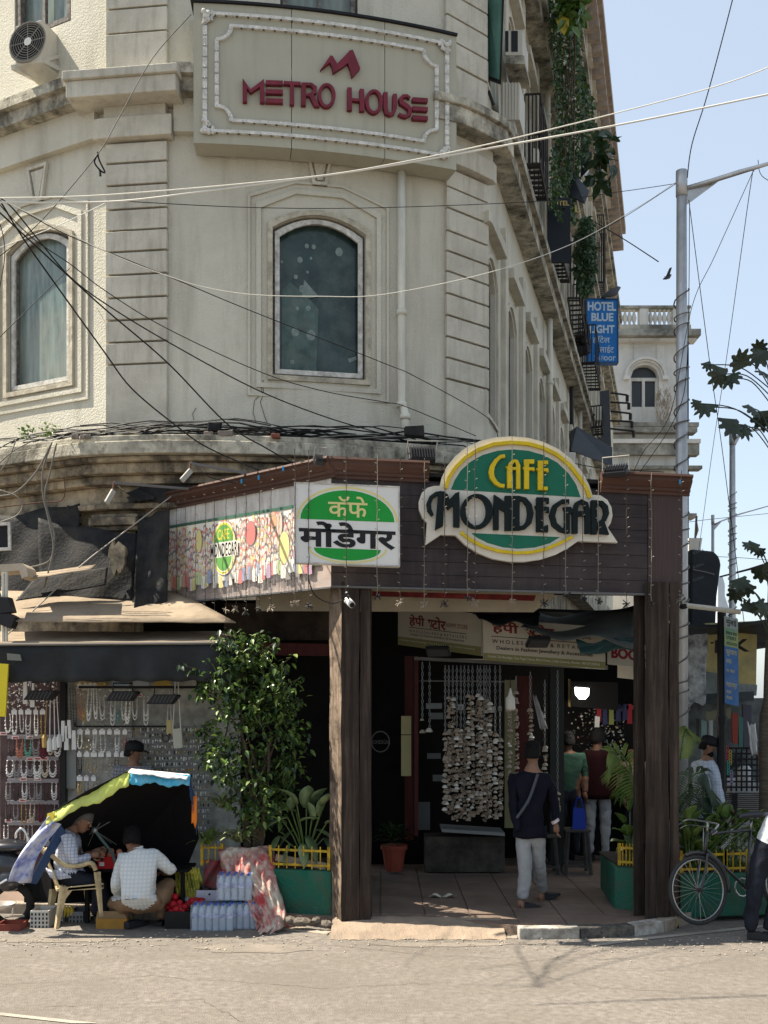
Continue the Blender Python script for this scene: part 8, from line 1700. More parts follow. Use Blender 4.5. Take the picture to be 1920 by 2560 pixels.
def leafplant(name, lbl, leaves, m, Y, base, stalk=None, s=1.0):
 b = P(*base, Y); T = thing(name, lbl, 'plant', b)
 for (u, v, ang, L_, w_) in leaves:
  p_ = P(u, v, Y + rnd(-.15, .1)); d = V((math.sin(R(ang)), rnd(-.5, -.1), math.cos(R(ang)))); m_ = MB(); bigleaf(m_, p_, d, L_ * Y / F, w_ * 1.35 * Y / F, .3); m_.build('leaf', m, T, solid=.002, smooth=True)
  m_ = MB(); m_.tube([b + V((rnd(-.03, .03), 0, 0)), (b + p_) / 2 + V((0, 0, .02)), p_], .007, 5); m_.build('leaf_stalk', LF2, T)
 return T
leafplant('dieffenbachia', 'large-leaved dieffenbachia with pale blotched leaves beside the left timber post', [(742, 2010, -35, 80, 28), (766, 2020, 5, 88, 30), (785, 2010, 28, 80, 30), (806, 2015, 35, 75, 28), (800, 2040, 15, 90, 30), (740, 2030, -70, 70, 30), (720, 2045, -100, 60, 24), (750, 2055, 60, 60, 22), (700, 2040, -20, 60, 18), (765, 2090, 150, 60, 26), (790, 2075, 110, 60, 24), (735, 2075, -130, 56, 20), (815, 2060, 60, 50, 22), (755, 2110, 170, 48, 20), (725, 2110, 200, 45, 16), (780, 2050, -10, 70, 26), (810, 2095, 140, 46, 20), (700, 2090, -150, 50, 20), (728, 2025, 10, 60, 22)], DB, 10.95, (765, 2150))
RP = leafmat('rubber_plant', (.05, .12, .025), (.15, .24, .05), .35)
def rightplants():
 lst = []
 for (u, v0) in ((1712, 2080), (1735, 2060), (1765, 2070), (1795, 2040), (1820, 2035), (1850, 2045), (1880, 2040), (1905, 2050), (1750, 2110), (1780, 2105)):
  for j in range(6): lst.append((u + rnd(-10, 10), v0 + j * 12, rnd(-60, 60), rnd(42, 66), rnd(20, 30)))
 for i in range(6):
  part = lst[i::6]; us = sorted(p_[0] for p_ in part)
  leafplant('broadleaf_plant', f'broad-leaved green plant, {["first", "second", "third", "fourth", "fifth", "sixth"][i]} of those crowding the long planter behind the bicycle', part, RP if i % 2 else LF2, 11.0 + i * .06, (1725 + i * 34, 2170))
 leafplant('broadleaf_plant', 'yellow-green broad-leaved plant just right of the right timber post', [(1712, 2100, -20, 66, 36), (1722, 2055, 10, 70, 30), (1740, 2090, 30, 60, 34), (1735, 2110, 60, 50, 28), (1708, 2070, -35, 50, 26)], LF3, 10.85, (1722, 2160))
 leafplant('broadleaf_plant', 'dark leafy plant in the short planter left of the right timber post', [(1560, 2060, -30, 60, 22), (1575, 2030, 10, 66, 24), (1590, 2050, 30, 60, 22), (1562, 2110, -60, 50, 26), (1585, 2120, 50, 46, 30), (1570, 2090, -10, 50, 24), (1572, 2125, -80, 40, 30), (1595, 1990, 10, 50, 18), (1560, 2085, -50, 45, 20)], RP, 11.2, (1575, 2160))
 def frond(b, tip, lbl, n=16, w_=.28, m=LF2, hang=.5):
  b, tip = P(*b), P(*tip); T = thing('palm_frond', lbl, 'plant', b); c_ = (b + tip) / 2 + V((0, 0, (tip - b).length * .28)); q = cr([b, c_, tip], 5); m_ = MB(); m_.tube(q, .008, 5); m_.build('midrib', LF2, T); m_ = MB(); N_ = len(q)
  for i in range(2, N_ * 3):
   t = i / (N_ * 3); x = t * (N_ - 1); k = min(int(x), N_ - 2); p_ = q[k].lerp(q[k + 1], x - k); d = (q[k + 1] - q[k]).normalized(); sd = d.cross(V((0, -1, .3))).normalized()
   for sg in (-1, 1): leafmb(m_, p_, d * .7 + sd * sg + V((0, 0, -.3)), V((0, -1, 0)), w_ * math.sin(math.pi * (t * .85 + .1)) + .03, .022, .05, hang)
  m_.build('foliage', m, T)['kind'] = 'stuff'
 frond((1598, 2000, 11.3), (1522, 1880, 11.1), 'bright palm frond arching left in front of the market walkway', m=LF3)
 frond((1600, 1980, 11.4), (1560, 1935, 11.3), 'short palm frond close to the left side of the right timber post')
 frond((1700, 2010, 11.3), (1762, 1930, 11.2), 'dark palm frond drooping over the lamp post foot', m=LF1, w_=.34, hang=.9)
 frond((1700, 2040, 11.4), (1775, 1990, 11.2), 'second dark palm frond, lower, beside the lamp post foot', m=LF1, w_=.3, hang=.9)
 frond((1700, 1900, 11.3), (1718, 1822, 11.2), 'small yellow-green frond high beside the right timber post', m=LF3, w_=.16)
rightplants()
m_ = MB()
for k in range(420):
 x = rnd(-3.8, 3.6); y = 10.02 + abs(random.gauss(0, .25)) * (-1 if random.random() < .7 else .6); m_.ball((x, y - (.1 if x > 1.2 else 0), .008), (rnd(.004, .018), rnd(.004, .014), rnd(.002, .008)), 4, 3)
tag(m_.build('street_debris', mat('debris', (.16, .13, .10), .95, var=.5, scale=30, two=(.4, .36, .3))), 'small stones and dust gathered along the kerb', 'debris', kind='stuff')
# ---------------------------------------------------------------- people
SKIN = plain('skin_brown', (.20, .105, .065), .55, spec=.3); SKIN2 = plain('skin_deep', (.11, .055, .035), .55); HAIR = mat('black_hair', (.005, .0045, .0045), .75, var=.4, scale=30, bump=.6, bscale=160)
def body(name, root, bones, mats, sub=3):
 """bones: list of (joint a, joint b); joints: name -> (Vector, radius, material index of the bone ending there). One skinned, continuous mesh."""
 J, E = bones; names = list(J); idx = {n: i for i, n in enumerate(names)}
 me = bpy.data.meshes.new('skeleton'); me.from_pydata([tuple(J[n][0]) for n in names], [(idx[a], idx[b]) for a, b in E], [])
 o = bpy.data.objects.new('skeleton', me); C.objects.link(o); md = o.modifiers.new('skin', 'SKIN'); md.use_smooth_shade = True
 for i, n in enumerate(names):
  r = J[n][1]; sv = me.skin_vertices[0].data[i]; sv.radius = r if isinstance(r, tuple) else (r, r); sv.use_root = (i == 0)
 s = o.modifiers.new('sub', 'SUBSURF'); s.levels = sub; s.render_levels = sub; bpy.context.view_layer.update()
 m2 = bpy.data.meshes.new_from_object(o.evaluated_get(bpy.context.evaluated_depsgraph_get())); bpy.data.objects.remove(o)
 for mm in mats: m2.materials.append(mm)
 if len(m2.materials) > len(mats): m2.materials.pop(index=0)
 segs = [(J[a][0], J[b][0], J[b][2]) for a, b in E]
 for p_ in m2.polygons:
  c_ = p_.center; best = None
  for a, b, mi in segs:
   d = b - a; t = max(0, min(1, (c_ - a).dot(d) / max(1e-9, d.length_squared))); e = (c_ - (a + d * t)).length
   if best is None or e < best[0]: best = (e, mi)
  p_.material_index = best[1]; p_.use_smooth = True
 loc = rootloc(root); m2.transform(Matrix.Translation(-loc)); b_ = bpy.data.objects.new(name, m2); C.objects.link(b_); b_.parent = root; tx = bpy.data.textures.get('folds') or bpy.data.textures.new('folds', 'CLOUDS'); tx.noise_scale = .11; dm = b_.modifiers.new('folds', 'DISPLACE'); dm.texture = tx; dm.strength = .035; dm.texture_coords = 'GLOBAL'; return b_
def hand(root, w_, d, side, m, s=1.0, curl=.5):
 """palm, four unequal bent fingers and a thumb leaving the side of the palm"""
 d = d.normalized(); u = side.normalized(); n = d.cross(u).normalized(); m_ = MB(); m_.tube([w_ - d * .02 * s, w_ + d * .03 * s, w_ + d * .075 * s], [.020 * s, .034 * s, .032 * s], 8)
 for k, L_ in enumerate((.062, .072, .067, .052)):
  b = w_ + d * .07 * s + u * (k - 1.5) * .018 * s; q = b + d * L_ * .5 * s + n * curl * .02 * s; e = q + (d * (1 - curl) + n * curl).normalized() * L_ * .55 * s; m_.tube([b, q, e], [.0095 * s, .0085 * s, .006 * s], 6)
 b = w_ + d * .02 * s - u * .028 * s; m_.tube([b, b + (d - u).normalized() * .035 * s, b + (d * 1.4 - u * .6).normalized() * .065 * s], [.012 * s, .010 * s, .007 * s], 6)
 return m_.build('hand', m, root, smooth=True)
def head(root, c_, fwd, m, hair=HAIR, s=1.0, cap=None, beard=False, tilt=0, hairk=1.0):
 """c_ = head centre, fwd = looking direction"""
 f = fwd.normalized(); up = V((0, 0, 1)); r = f.cross(up).normalized(); u = r.cross(f).normalized(); B_ = Matrix((r, f, u)).transposed()
 def w(x, y, z): return c_ + B_ @ (V((x, y, z)) * s)
 m_ = MB(); prof = [(.03, -.118), (.045, -.10), (.058, -.07), (.068, -.03), (.075, .02), (.074, .06), (.06, .095), (.035, .113), (.005, .119)]
 vs = []; n = 14
 for rr, z in prof:
  for k in range(n):
   a = 2 * math.pi * k / n; ca, sa = math.cos(a), math.sin(a); y = sa * rr * (1.22 if z > -.03 else (1.1 if sa > 0 else .8)) + (.012 if z < -.06 and sa > 0 else 0); vs.append(w(ca * rr, y, z))
 N_ = len(prof); m_.add(vs, [(i * n + k, i * n + (k + 1) % n, (i + 1) * n + (k + 1) % n, (i + 1) * n + k) for i in range(N_ - 1) for k in range(n)] + [tuple(range(n - 1, -1, -1)), tuple((N_ - 1) * n + k for k in range(n))])
 h = m_.build('head', m, root, smooth=True)
 m_ = MB(); m_.add([w(-.006, .088, .02), w(.006, .088, .02), w(.017, .09, -.03), w(-.017, .09, -.03), w(0, .112, -.025), w(0, .088, -.04)], [(0, 1, 4), (1, 2, 4), (0, 4, 3), (4, 2, 5), (3, 4, 5)]); m_.build('nose', m, h)
 for sg in (-1, 1):
  m_ = MB(); m_.ball(w(sg * .076, -.004, 0), (.010 * s, .02 * s, .03 * s), 8, 6, B_); m_.build('ear', m, h, smooth=True)
  m_ = MB(); m_.ball(w(sg * .03, .080, .012), .011 * s, 8, 6); m_.build('eye', plain('eye', (.3, .28, .25), .2), h); m_ = MB(); m_.bar(w(sg * .012, .09, .032), w(sg * .048, .080, .033), .006 * s, .007 * s); m_.build('eyebrow', hair, h)
 m_ = MB(); m_.bar(w(-.022, .086, -.062), w(.022, .086, -.062), .008 * s, .012 * s); m_.build('mouth', plain('lip', (.2, .07, .06), .5), h)
 # hair cap with uneven tufts
 m_ = MB(); vs = []; n = 18; rings = 7
 for j in range(rings + 1):
  ph = math.pi * .5 * j / rings
  for k in range(n):
   a = 2 * math.pi * k / n; sa = math.sin(a); low = (.035 if sa > .3 else (-.055 if sa < -.2 else -.01)); z = low + (.132 - low) * math.sin(ph); rr = (.083 + .004 * rnd(-1, 1)) * math.cos(ph) ** .6 * hairk if j < rings else .002
   vs.append(w(math.cos(a) * rr, sa * rr * 1.2 - .004, z + rnd(-.003, .003)))
 m_.add(vs, [(j * n + k, j * n + (k + 1) % n, (j + 1) * n + (k + 1) % n, (j + 1) * n + k) for j in range(rings) for k in range(n)]); m_.build('hair', hair, h, smooth=True, solid=.006)
 m_ = MB()
 for k in range(60): a = rnd(0, 6.28); p_ = w(math.cos(a) * .07, math.sin(a) * .085 - .01, rnd(.04, .12)); m_.tube([p_, p_ + B_ @ V((math.cos(a) * .014, math.sin(a) * .014 + .006, rnd(-.004, .014)))], [.007, .002], 4)
 m_.build('hair_tufts', hair, h)['kind'] = 'stuff'
 if beard: m_ = MB(); m_.ball(w(0, .045, -.085), (.058 * s, .052 * s, .05 * s), 10, 8, B_); m_.build('beard', hair, h, smooth=True)
 if cap:
  m_ = MB(); m_.lathe([(.088, .02), (.092, .05), (.085, .1), (.06, .13), (.01, .142)], (0, 0, 0), 16); m_.v = [tuple(w(x, y * 1.18, z)) for x, y, z in m_.v]; m_.build('cap', cap, h, smooth=True)
  m_ = MB(); m_.prism([w(-.06, .09, .035), w(-.045, .155, .022), w(0, .172, .02), w(.045, .155, .022), w(.06, .09, .035)], B_ @ V((0, 0, .01))); m_.build('cap_peak', cap, h)
 return h
def shoe(root, heel, d, m, L_=.27, name='shoe', sole=True):
 d = d.normalized(); s = d.cross(V((0, 0, 1))).normalized(); m_ = MB(); m_.add([heel + d * (L_ * t) + s * (w_ * sg) + V((0, 0, z)) for t, w_, z in ((-.06, .036, .0), (-.06, .034, .07), (.35, .040, .0), (.35, .036, .075), (.75, .05, .0), (.75, .042, .045), (1, .03, 0), (1, .024, .025)) for sg in (-1, 1)],
  [(0, 1, 3, 2), (0, 2, 6, 4), (1, 5, 7, 3), (2, 3, 7, 6), (4, 6, 10, 8), (5, 9, 11, 7), (6, 7, 11, 10), (8, 10, 14, 12), (9, 13, 15, 11), (10, 11, 15, 14), (12, 14, 15, 13), (0, 4, 5, 1), (4, 8, 9, 5), (8, 12, 13, 9)]); return m_.build(name, m, root, bevel=.008)
def checked(name, base, line, sc_=34, w_=.22):
 if name in MC: return MC[name]
 m = mat(name, base, .85, var=.06, scale=6, bump=.25, bscale=35); t = m.node_tree; N = t.nodes; L = t.links; b = N['Principled BSDF']; src = b.inputs['Base Color'].links[0].from_socket
 g = N.new('ShaderNodeNewGeometry'); sp = N.new('ShaderNodeSeparateXYZ'); L.new(g.outputs['Position'], sp.inputs[0]); outs = []
 for ax, add in (('X', 'Y'), ('Z', None)):
  v = sp.outputs[ax]
  mu = N.new('ShaderNodeMath'); mu.operation = 'MULTIPLY'; L.new(v, mu.inputs[0]); mu.inputs[1].default_value = sc_; fr = N.new('ShaderNodeMath'); fr.operation = 'FRACT'; L.new(mu.outputs[0], fr.inputs[0]); lt = N.new('ShaderNodeMath'); lt.operation = 'LESS_THAN'; L.new(fr.outputs[0], lt.inputs[0]); lt.inputs[1].default_value = w_; outs.append(lt.outputs[0])
 mx = N.new('ShaderNodeMath'); mx.operation = 'ADD'; mx.use_clamp = True; L.new(outs[0], mx.inputs[0]); L.new(outs[1], mx.inputs[1]); c_ = N.new('ShaderNodeMix'); c_.data_type = 'RGBA'; sc2 = N.new('ShaderNodeMath'); sc2.operation = 'MULTIPLY'; L.new(mx.outputs[0], sc2.inputs[0]); sc2.inputs[1].default_value = .6
 L.new(sc2.outputs[0], c_.inputs[0]); L.new(src, c_.inputs[6]); c_.inputs[7].default_value = (*line, 1); L.new(c_.outputs[2], b.inputs['Base Color']); return m
def person(lbl, J, E, mats, hd=None, hands=(), shoes=(), group=None, gl=None):
 g = gl or J[list(J)[0]][0]; T = thing('person', lbl, 'person', V((g.x, g.y, 0)), group); body('body', T, (J, E), mats)
 if hd: head(T, **hd)
 for h in hands: hand(T, *h)
 for s in shoes: shoe(T, *s)
 return T
Y = 11.0; NAVY = mat('navy_shirt', (.0035, .004, .010), .85, var=.2, scale=5, bump=.4, bscale=20); LGR = mat('light_trousers', (.27, .28, .29), .9, var=.08, scale=5, bump=.4, bscale=25, dirt=.2, dcol=(.28, .28, .29), dscale=6); SHB = plain('shoe_black', (.02, .02, .022), .5)
p = lambda u, v, dy=0: P(u, v, Y + dy)
J = dict(pelvis=(p(1326, 2078), (.155, .115), 1), waist=(p(1324, 2030), (.17, .12), 0), chest=(p(1324, 1968), (.185, .12), 0), neckb=(p(1330, 1930), (.10, .085), 0), neck=(p(1332, 1908), .052, 2), headj=(p(1332, 1890), .055, 2),
 shl=(p(1288, 1948), .075, 0), ell=(p(1284, 2020, -.05), .058, 0), wrl=(p(1296, 2078, -.15), .045, 0), shr=(p(1370, 1950), .075, 0), elr=(p(1386, 2015, .05), .058, 0), wrr=(p(1390, 2060, -.05), .04, 0),
 hipl=(p(1308, 2095), (.10, .10), 1), knl=(p(1314, 2175, -.02), .082, 1), anl=(p(1306, 2252, -.02), .062, 1), hipr=(p(1342, 2095), (.10, .10), 1), knr=(p(1346, 2170, .16), .08, 1), anr=(p(1358, 2230, .42), .06, 1))
E_ = [('pelvis', 'waist'), ('waist', 'chest'), ('chest', 'neckb'), ('neckb', 'neck'), ('neck', 'headj'), ('chest', 'shl'), ('shl', 'ell'), ('ell', 'wrl'), ('chest', 'shr'), ('shr', 'elr'), ('elr', 'wrr'), ('pelvis', 'hipl'), ('hipl', 'knl'), ('knl', 'anl'), ('pelvis', 'hipr'), ('hipr', 'knr'), ('knr', 'anr')]
T = person('man in a navy shirt and light grey trousers walking away across the shaded paving', J, E_, [NAVY, LGR, SKIN], dict(c_=p(1331, 1882), fwd=V((.45, 1, 0)), m=SKIN), [(p(1390, 2062, -.05), V((.05, -.2, -1)), V((0, 1, 0)), SKIN)], [(p(1300, 2275, -.02), V((.95, .25, 0)), SHB, .25, 'sandal'), (p(1350, 2255, .4), V((.9, .3, .25)), SHB, .25, 'sandal')])
for (u, v, dy) in ((1302, 2264, -.02), (1352, 2244, .39)): m_ = MB(); m_.tube([p(u, v - 14, dy), p(u + 2, v + 8, dy)], [.036, .042], 8); m_.build('ankle', SKIN, T, smooth=True)
m_ = MB(); m_.tube(cr([p(1345, 1935, -.14), p(1322, 2000, -.17), p(1292, 2045, -.15)]), .018, 4); m_.build('bag_strap', plain('strap_grey', (.05, .055, .07)), T)
m_ = MB(); m_.tube([p(1386, 2050, -.05), p(1390, 2056, -.05)], .045, 10); m_.build('bracelet', plain('bracelet', (.5, .42, .42), .3), T)
def hem(T, c_, rx, ry, h, m): m_ = MB(); m_.grid(lambda s, t: c_ + V(((rx + .01 * t) * math.cos(6.2832 * s), (ry + .01 * t) * math.sin(6.2832 * s), -h * t + .006 * math.sin(s * 25))), 24, 3); m_.build('shirt_hem', m, T, solid=.004, smooth=True)
hem(T, p(1325, 2062), .172, .128, .13, NAVY)
# crouching customer, seen from behind
Y = 10.32; CKW = checked('check_white_shirt', (.56, .57, .56), (.40, .44, .46), 26, .35); TAN = mat('tan_trousers', (.20, .125, .075), .85, var=.12, scale=5, bump=.3, bscale=30)
J = dict(pelvis=(p(356, 2276, .04), (.19, .15), 1), waist=(p(352, 2240, .04), (.20, .155), 0), chest=(p(345, 2165, .08), (.20, .13), 0), neckb=(p(340, 2132, .12), (.11, .09), 0), neck=(p(334, 2118, .15), .055, 2), headj=(p(331, 2105, .16), .06, 2),
 shl=(p(304, 2148, .1), .082, 0), ell=(p(290, 2215, .02), .062, 0), wrl=(p(296, 2238, .28), .048, 0), shr=(p(390, 2142, .14), .08, 0), elr=(p(432, 2178, .22), .062, 0), wrr=(p(404, 2176, .45), .042, 2),
 hipl=(p(325, 2262, .1), (.12, .11), 1), knl=(p(276, 2254, .35), .088, 1), anl=(p(322, 2292, .22), .05, 1), hipr=(p(385, 2258, .14), (.12, .11), 1), knr=(p(426, 2200, .45), .088, 1), anr=(p(400, 2300, .35), .05, 1))
T = person('crouching man in checked off-white shirt and tan trousers, back turned', J, E_, [CKW, TAN, SKIN], dict(c_=p(330, 2098, .16), fwd=V((-.25, 1, -.25)), m=SKIN, hairk=1.05), [(p(402, 2176, .45), V((-1, .5, -.1)), V((0, 0, 1)), SKIN), (p(298, 2240, .3), V((.2, 1, -.3)), V((0, 0, 1)), SKIN)], [(p(318, 2322, .15), V((.55, .9, 0)), SHB, .27), (p(398, 2322, .3), V((.1, 1, 0)), SHB, .27)])
m_ = MB(); q = [p(340, 2120, .13) + V((.062 * math.cos(k * .524), .055 * math.sin(k * .524), .012 * math.cos(k * .524))) for k in range(13)]; m_.tube(q, .014, 5, False); m_.build('collar', CKW, T, smooth=True)
# seated fruit seller in profile
Y = 10.62; CKB = checked('check_blue_shirt', (.46, .49, .56), (.17, .20, .32), 30, .25); NV = plain('navy_trousers', (.012, .014, .022), .8)
J = dict(pelvis=(p(165, 2190), (.16, .15), 1), waist=(p(160, 2160), (.17, .15), 0), chest=(p(166, 2105), (.165, .15), 0), neckb=(p(180, 2078), (.09, .08), 0), neck=(p(192, 2066), .052, 2), headj=(p(200, 2056), .055, 2),
 shr=(p(168, 2098, -.16), .085, 0), elr=(p(184, 2155, -.18), .068, 0), wrr=(p(226, 2140, -.05), .045, 0), shl=(p(176, 2098, .16), .08, 0), ell=(p(200, 2150, .15), .062, 0), wrl=(p(232, 2132, .06), .042, 2),
 hipr=(p(180, 2200, -.08), (.11, .10), 1), knr=(p(252, 2205, -.06), .085, 1), anr=(p(262, 2295, .0), .055, 1), hipl=(p(180, 2200, .1), (.11, .10), 1), knl=(p(248, 2203, .12), .085, 1), anl=(p(240, 2290, .12), .055, 1))
T = person('fruit seller in blue checked shirt sitting in the plastic chair', J, E_, [CKB, NV, SKIN], dict(c_=p(207, 2052), fwd=V((1, -.2, -.35)), m=SKIN, hair=plain('grey_hair', (.10, .09, .085), .6)), [(p(228, 2138, -.05), V((1, .1, .1)), V((0, 0, 1)), SKIN, 1.1), (p(234, 2130, .06), V((1, 0, .2)), V((0, 0, 1)), SKIN, 1.1)], [(p(262, 2312, .0), V((1, 0, 0)), SHB), (p(240, 2308, .12), V((1, 0, 0)), SHB)])
m_ = MB(); m_.grid(lambda s, t: p(160, 2178) + V((-.19 * math.cos(math.pi * s) + .05 * t, -.175 * math.sin(math.pi * s), .05 - .10 * t + .01 * math.sin(s * 13))), 16, 3); m_.build('shirt_tail', CKB, T, solid=.004, smooth=True)
# capped man behind the umbrella
Y = 11.45; CKG = checked('check_grey_shirt', (.22, .22, .24), (.06, .06, .08), 26, .4)
ST_ = [('pelvis', 'waist'), ('waist', 'chest'), ('chest', 'neckb'), ('neckb', 'neck'), ('neck', 'headj'), ('chest', 'shl'), ('shl', 'ell'), ('ell', 'wrl'), ('chest', 'shr'), ('shr', 'elr'), ('elr', 'wrr'), ('pelvis', 'hipl'), ('hipl', 'knl'), ('knl', 'anl'), ('pelvis', 'hipr'), ('hipr', 'knr'), ('knr', 'anr')]
def upright(u, vh, Y_, k, m0, m1, m2=2, lean=0, arm=0, g=.1):
 """upright figure: u column, vh = top-of-head row, k = height in m"""
 top = P(u, vh, Y_); x, y = top.x, top.y; z0 = top.z - k; s = k / 1.7
 q = lambda dx, dz, dy=0: V((x + dx * s + lean * (dz / 1.7), y + dy, z0 + dz * s))
 return dict(pelvis=(q(0, .92), (.15 * s, .11), 1), waist=(q(0, 1.06), (.15 * s, .11), 0), chest=(q(0, 1.28), (.175 * s, .115), 0), neckb=(q(0, 1.43), (.09, .08), 0), neck=(q(0, 1.49), .05, 2), headj=(q(0, 1.55), .055, 2),
  shl=(q(-.19, 1.38), .07, 0), ell=(q(-.23, 1.12, -.02), .052, 0), wrl=(q(-.2 + arm, .9 + arm, -.12), .036, m2), shr=(q(.19, 1.38), .07, 0), elr=(q(.23, 1.12), .052, 0), wrr=(q(.21 - arm, .9 + arm, -.1), .036, m2),
  hipl=(q(-.09, .86), .10, 1), knl=(q(-.10, .48), .078, 1), anl=(q(-.10, .08), .052, 1), hipr=(q(.09, .86), .10, 1), knr=(q(.10, .48), .078, 1), anr=(q(.10, .08), .052, 1)), q
def stand(lbl, u, vh, Y_, k, mats, fwd, **kw):
 hk = {a: kw.pop(a) for a in ('hair', 'cap', 'beard', 'hairk') if a in kw}; J, q = upright(u, vh, Y_, k, 0, 0, **kw); sk = mats[2]
 return person(lbl, J, ST_, mats, dict(c_=q(0, 1.59), fwd=fwd, m=sk, **hk), [(J['wrl'][0], V((0, -.2, -1)), V((0, 1, 0)), sk), (J['wrr'][0], V((0, -.2, -1)), V((0, 1, 0)), sk)], [(q(-.10, .0, -.02), V((fwd.x, fwd.y, 0)), SHB), (q(.10, .0, -.02), V((fwd.x, fwd.y, 0)), SHB)]), q
stand('man in a black cap and grey checked shirt behind the umbrella, facing right', 334, 1858, 11.72, 1.62, [CKG, NV, SKIN], V((1, .1, -.15)), cap=plain('cap_black', (.01, .01, .012), .7))
stand('man in a green T-shirt seen from behind in the market walkway', 1420, 1832, 13.7, 1.68, [mat('green_tshirt', (.028, .065, .045), .9, var=.1, bump=.3, bscale=20), NV, SKIN2], V((-.6, 1, 0)))
T, q = stand('tall person in dark red shawl and light trousers in the market walkway', 1494, 1822, 14.1, 1.78, [mat('black_top', (.012, .010, .012), .9), LGR, SKIN2], V((.3, 1, 0)), hairk=1.25)
m_ = MB(); m_.grid(lambda s, t: q(.02, 1.42 - .62 * t) + V(((.20 + .08 * t) * math.cos(math.pi * (1 + s)) , -.16 * math.sin(math.pi * s) - .02 * math.sin(s * 18), 0)), 16, 8); m_.build('shawl', mat('dark_red_shawl', (.016, .002, .003), .9, var=.3, bump=.4, bscale=20), T, solid=.006, smooth=True)
stand('dark-clothed person farther back in the market walkway near the right timber post', 1556, 1838, 14.9, 1.66, [plain('charcoal_top', (.015, .015, .018), .9), NV, SKIN2], V((-.2, 1, 0)))
stand('shopper in beige, almost hidden behind the right timber post', 1588, 1860, 14.5, 1.6, [plain('beige_top', (.3, .22, .15), .9), NV, SKIN], V((-1, .3, 0)))
# bearded man bending over the street stall
Y = 13.0; SW = checked('pale_check_shirt', (.42, .47, .54), (.26, .31, .38), 24, .25)
J = dict(pelvis=(p(1752, 2040), (.15, .12), 1), waist=(p(1755, 1995), (.16, .12), 0), chest=(p(1765, 1930), (.17, .13), 0), neckb=(p(1768, 1898, -.02), (.09, .08), 0), neck=(p(1768, 1884, -.03), .052, 2), headj=(p(1768, 1874, -.04), .055, 2),
 shl=(p(1742, 1915, .12), .08, 0), ell=(p(1745, 1975, .2), .06, 0), wrl=(p(1770, 2010, .1), .04, 0), shr=(p(1784, 1918, -.12), .08, 0), elr=(p(1795, 1978, -.15), .062, 0), wrr=(p(1806, 2015, -.2), .042, 0),
 hipl=(p(1740, 2060, .05), .10, 1), knl=(p(1742, 2130), .08, 1), anl=(p(1742, 2175), .055, 1), hipr=(p(1765, 2060), .10, 1), knr=(p(1766, 2130), .08, 1), anr=(p(1766, 2175), .055, 1))
T = person('bearded man in pale checked shirt and dark cap at the right street stall', J, E_, [SW, NV, SKIN], dict(c_=p(1770, 1866, -.05), fwd=V((1, -.25, -.3)), m=SKIN, beard=True, cap=plain('cap_black', (.01, .01, .012), .7)), [(p(1808, 2016, -.2), V((1, 0, -.4)), V((0, 0, 1)), SKIN)])
# man cut by the right edge, leaning over his bicycle
Y = 10.05; DEN = mat('dark_denim', (.012, .014, .022), .85, var=.3, scale=8, bump=.5, bscale=24); WT = mat('white_tshirt', (.52, .56, .58), .9, var=.06, bump=.3, bscale=18)
J = dict(pelvis=(p(1925, 2112), (.15, .13), 1), waist=(p(1935, 2072), (.14, .12), 0), chest=(p(1975, 2010, -.1), (.17, .13), 0), neckb=(p(2000, 1985, -.2), .08, 0), neck=(p(2012, 1975, -.24), .05, 2), headj=(p(2022, 1966, -.26), .055, 2),
 shl=(p(1960, 2010, .15), .07, 0), ell=(p(1960, 2060, .2), .05, 2), wrl=(p(1940, 2085, .3), .036, 2), shr=(p(1990, 2000, -.2), .07, 0), elr=(p(2010, 2060, -.2), .05, 2), wrr=(p(1995, 2100, -.2), .036, 2),
 hipl=(p(1908, 2130), (.115, .11), 1), knl=(p(1888, 2220), .085, 1), anl=(p(1874, 2330), .065, 1), hipr=(p(1940, 2130, .1), (.11, .11), 1), knr=(p(1945, 2225, .0), .085, 1), anr=(p(1922, 2330), .065, 1))
person('man in pale T-shirt and dark jeans beside the bicycle, cut off at right', J, E_, [WT, DEN, SKIN], dict(c_=p(2030, 1955, -.28), fwd=V((1, -.6, -.6)), m=SKIN), [(p(1940, 2086, .3), V((-1, .2, -.4)), V((0, 0, 1)), SKIN)], [(p(1872, 2347), V((1, -.35, 0)), SHB, .28), (p(1912, 2348), V((1, -.3, 0)), SHB, .28)])
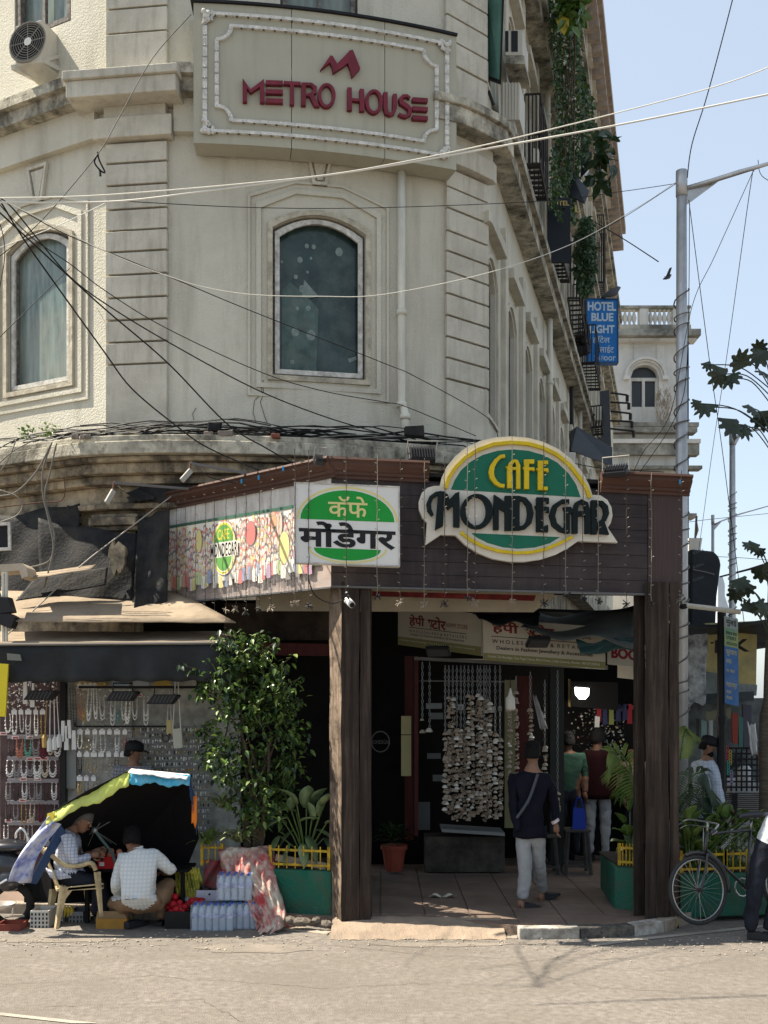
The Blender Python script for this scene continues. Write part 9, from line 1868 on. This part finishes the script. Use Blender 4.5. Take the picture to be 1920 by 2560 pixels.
# ---------------------------------------------------------------- bicycle
def bicycle():
 BK = plain('bike_black', (.02, .02, .022), .35, spec=.6); CH = plain('worn_chrome', (.35, .35, .34), .3, metal=.8); TY = plain('tyre_grey', (.035, .035, .035), .8)
 Yb = 10.3; dx = V((.93, .37, 0)); ax = P(1745, 2222, Yb); ax.z = .43; lean = V((-.37, .93, 0)).normalized()
 T = thing('bicycle', 'old black roadster bicycle leaning by the right timber post with a chain on its crossbar', 'bicycle', V((ax.x, ax.y, .1)))
 up = (V((0, 0, 1)) + lean * .14).normalized(); wx = V((dx.x, dx.y * .9, 0)).normalized()
 def q(x, z, s=0): return ax + wx * x + up * z + lean * s
 def wheel(cx):
  m_ = MB(); r = .325; pts = [q(cx + r * math.cos(k * .1745), r * math.sin(k * .1745)) for k in range(37)]; m_.tube(pts, .019, 7, False); w_ = m_.build('wheel', TY, T, smooth=True)
  m_ = MB(); pts = [q(cx + .298 * math.cos(k * .1745), .298 * math.sin(k * .1745)) for k in range(37)]; m_.tube(pts, .010, 5, False); m_.build('rim', CH, w_, smooth=True)
  for k in range(28): a = k * .2244; m_ = MB(); m_.tube([q(cx, 0, .02 * (-1) ** k), q(cx + .298 * math.cos(a), .298 * math.sin(a))], .0016, 3); m_.build('spoke', CH, w_)
  m_ = MB(); m_.tube([q(cx, 0, -.05), q(cx, 0, .05)], .022, 10); m_.build('hub', BK, w_)
 wheel(0); wheel(1.12)
 def bar(name, pts, r, m=BK): m_ = MB(); m_.tube(cr([q(*a) for a in pts], 4) if len(pts) > 2 else [q(*a) for a in pts], r, 8); m_.build(name, m, T, smooth=True)
 bar('fork', [(0, 0, -.05), (.07, .20, -.05), (.12, .36, -.04)], .013); bar('fork', [(0, 0, .05), (.07, .20, .05), (.12, .36, .04)], .013)
 bar('head_tube', [(.115, .35), (.17, .56)], .021); bar('stem', [(.17, .56), (.185, .66)], .013, CH)
 bar('crossbar', [(.165, .54), (.70, .56)], .015); bar('down_tube', [(.13, .40), (.58, -.02)], .016); bar('seat_tube', [(.58, -.02), (.70, .56)], .015); bar('chain_stay', [(.58, -.02, .03), (1.12, 0, .05)], .011); bar('seat_stay', [(.69, .52), (1.12, 0, .05)], .009)
 bar('seat_post', [(.70, .56), (.72, .66)], .012, CH)
 m_ = MB(); m_.prism([q(.56, .68, -.03), q(.56, .68, .03), q(.80, .70, .11), q(.88, .70, .08), q(.88, .70, -.08), q(.80, .70, -.11)], up * .04); m_.build('saddle', BK, T, bevel=.012)
 bar('handlebar', [(.02, .60, .27), (.12, .66, .24), (.185, .66, .08), (.185, .66, -.08), (.12, .66, -.24), (.02, .60, -.27)], .011, CH)
 bar('brake_rod', [(.03, .57, .25), (.12, .61, .2), (.12, .61, -.2), (.03, .57, -.25)], .005, CH); bar('brake_link', [(.13, .61, 0), (.10, .36, 0)], .004, CH)
 for s in (-1, 1): bar('grip', [(.08, .635, s * .255), (.0, .59, s * .275)], .016)
 for cx, a0, a1 in ((0, -8, 108), (1.12, 20, 160)):
  m_ = MB(); pts = [q(cx + .365 * math.cos(R(a0 + (a1 - a0) * k / 14)), .365 * math.sin(R(a0 + (a1 - a0) * k / 14))) for k in range(15)]; m_.tube(pts, .022, 5); m_.build('mudguard', BK, T, smooth=True)
 m_ = MB(); rr = [q(.58 + .09 * math.cos(k * .524), -.02 + .09 * math.sin(k * .524), .06) for k in range(13)]; m_.tube(rr, .008, 5, False); m_.tube([q(.58, -.02, .06), q(.70, -.10, .09)], .010, 5); m_.build('crank', CH, T)
 m_ = MB()
 for k in range(16): a = k / 15 * math.pi; p_ = q(.42 + .07 * math.cos(a * 2), .56 - .17 * math.sin(a), .02); m_.tube([p_ + V((.012 * math.cos(j), .006 * (k % 2), .014 * math.sin(j))) for j in (0, 1.05, 2.1, 3.14, 4.2, 5.2, 6.28)], .0035, 4)
 m_.build('lock_chain', CH, T)
bicycle()
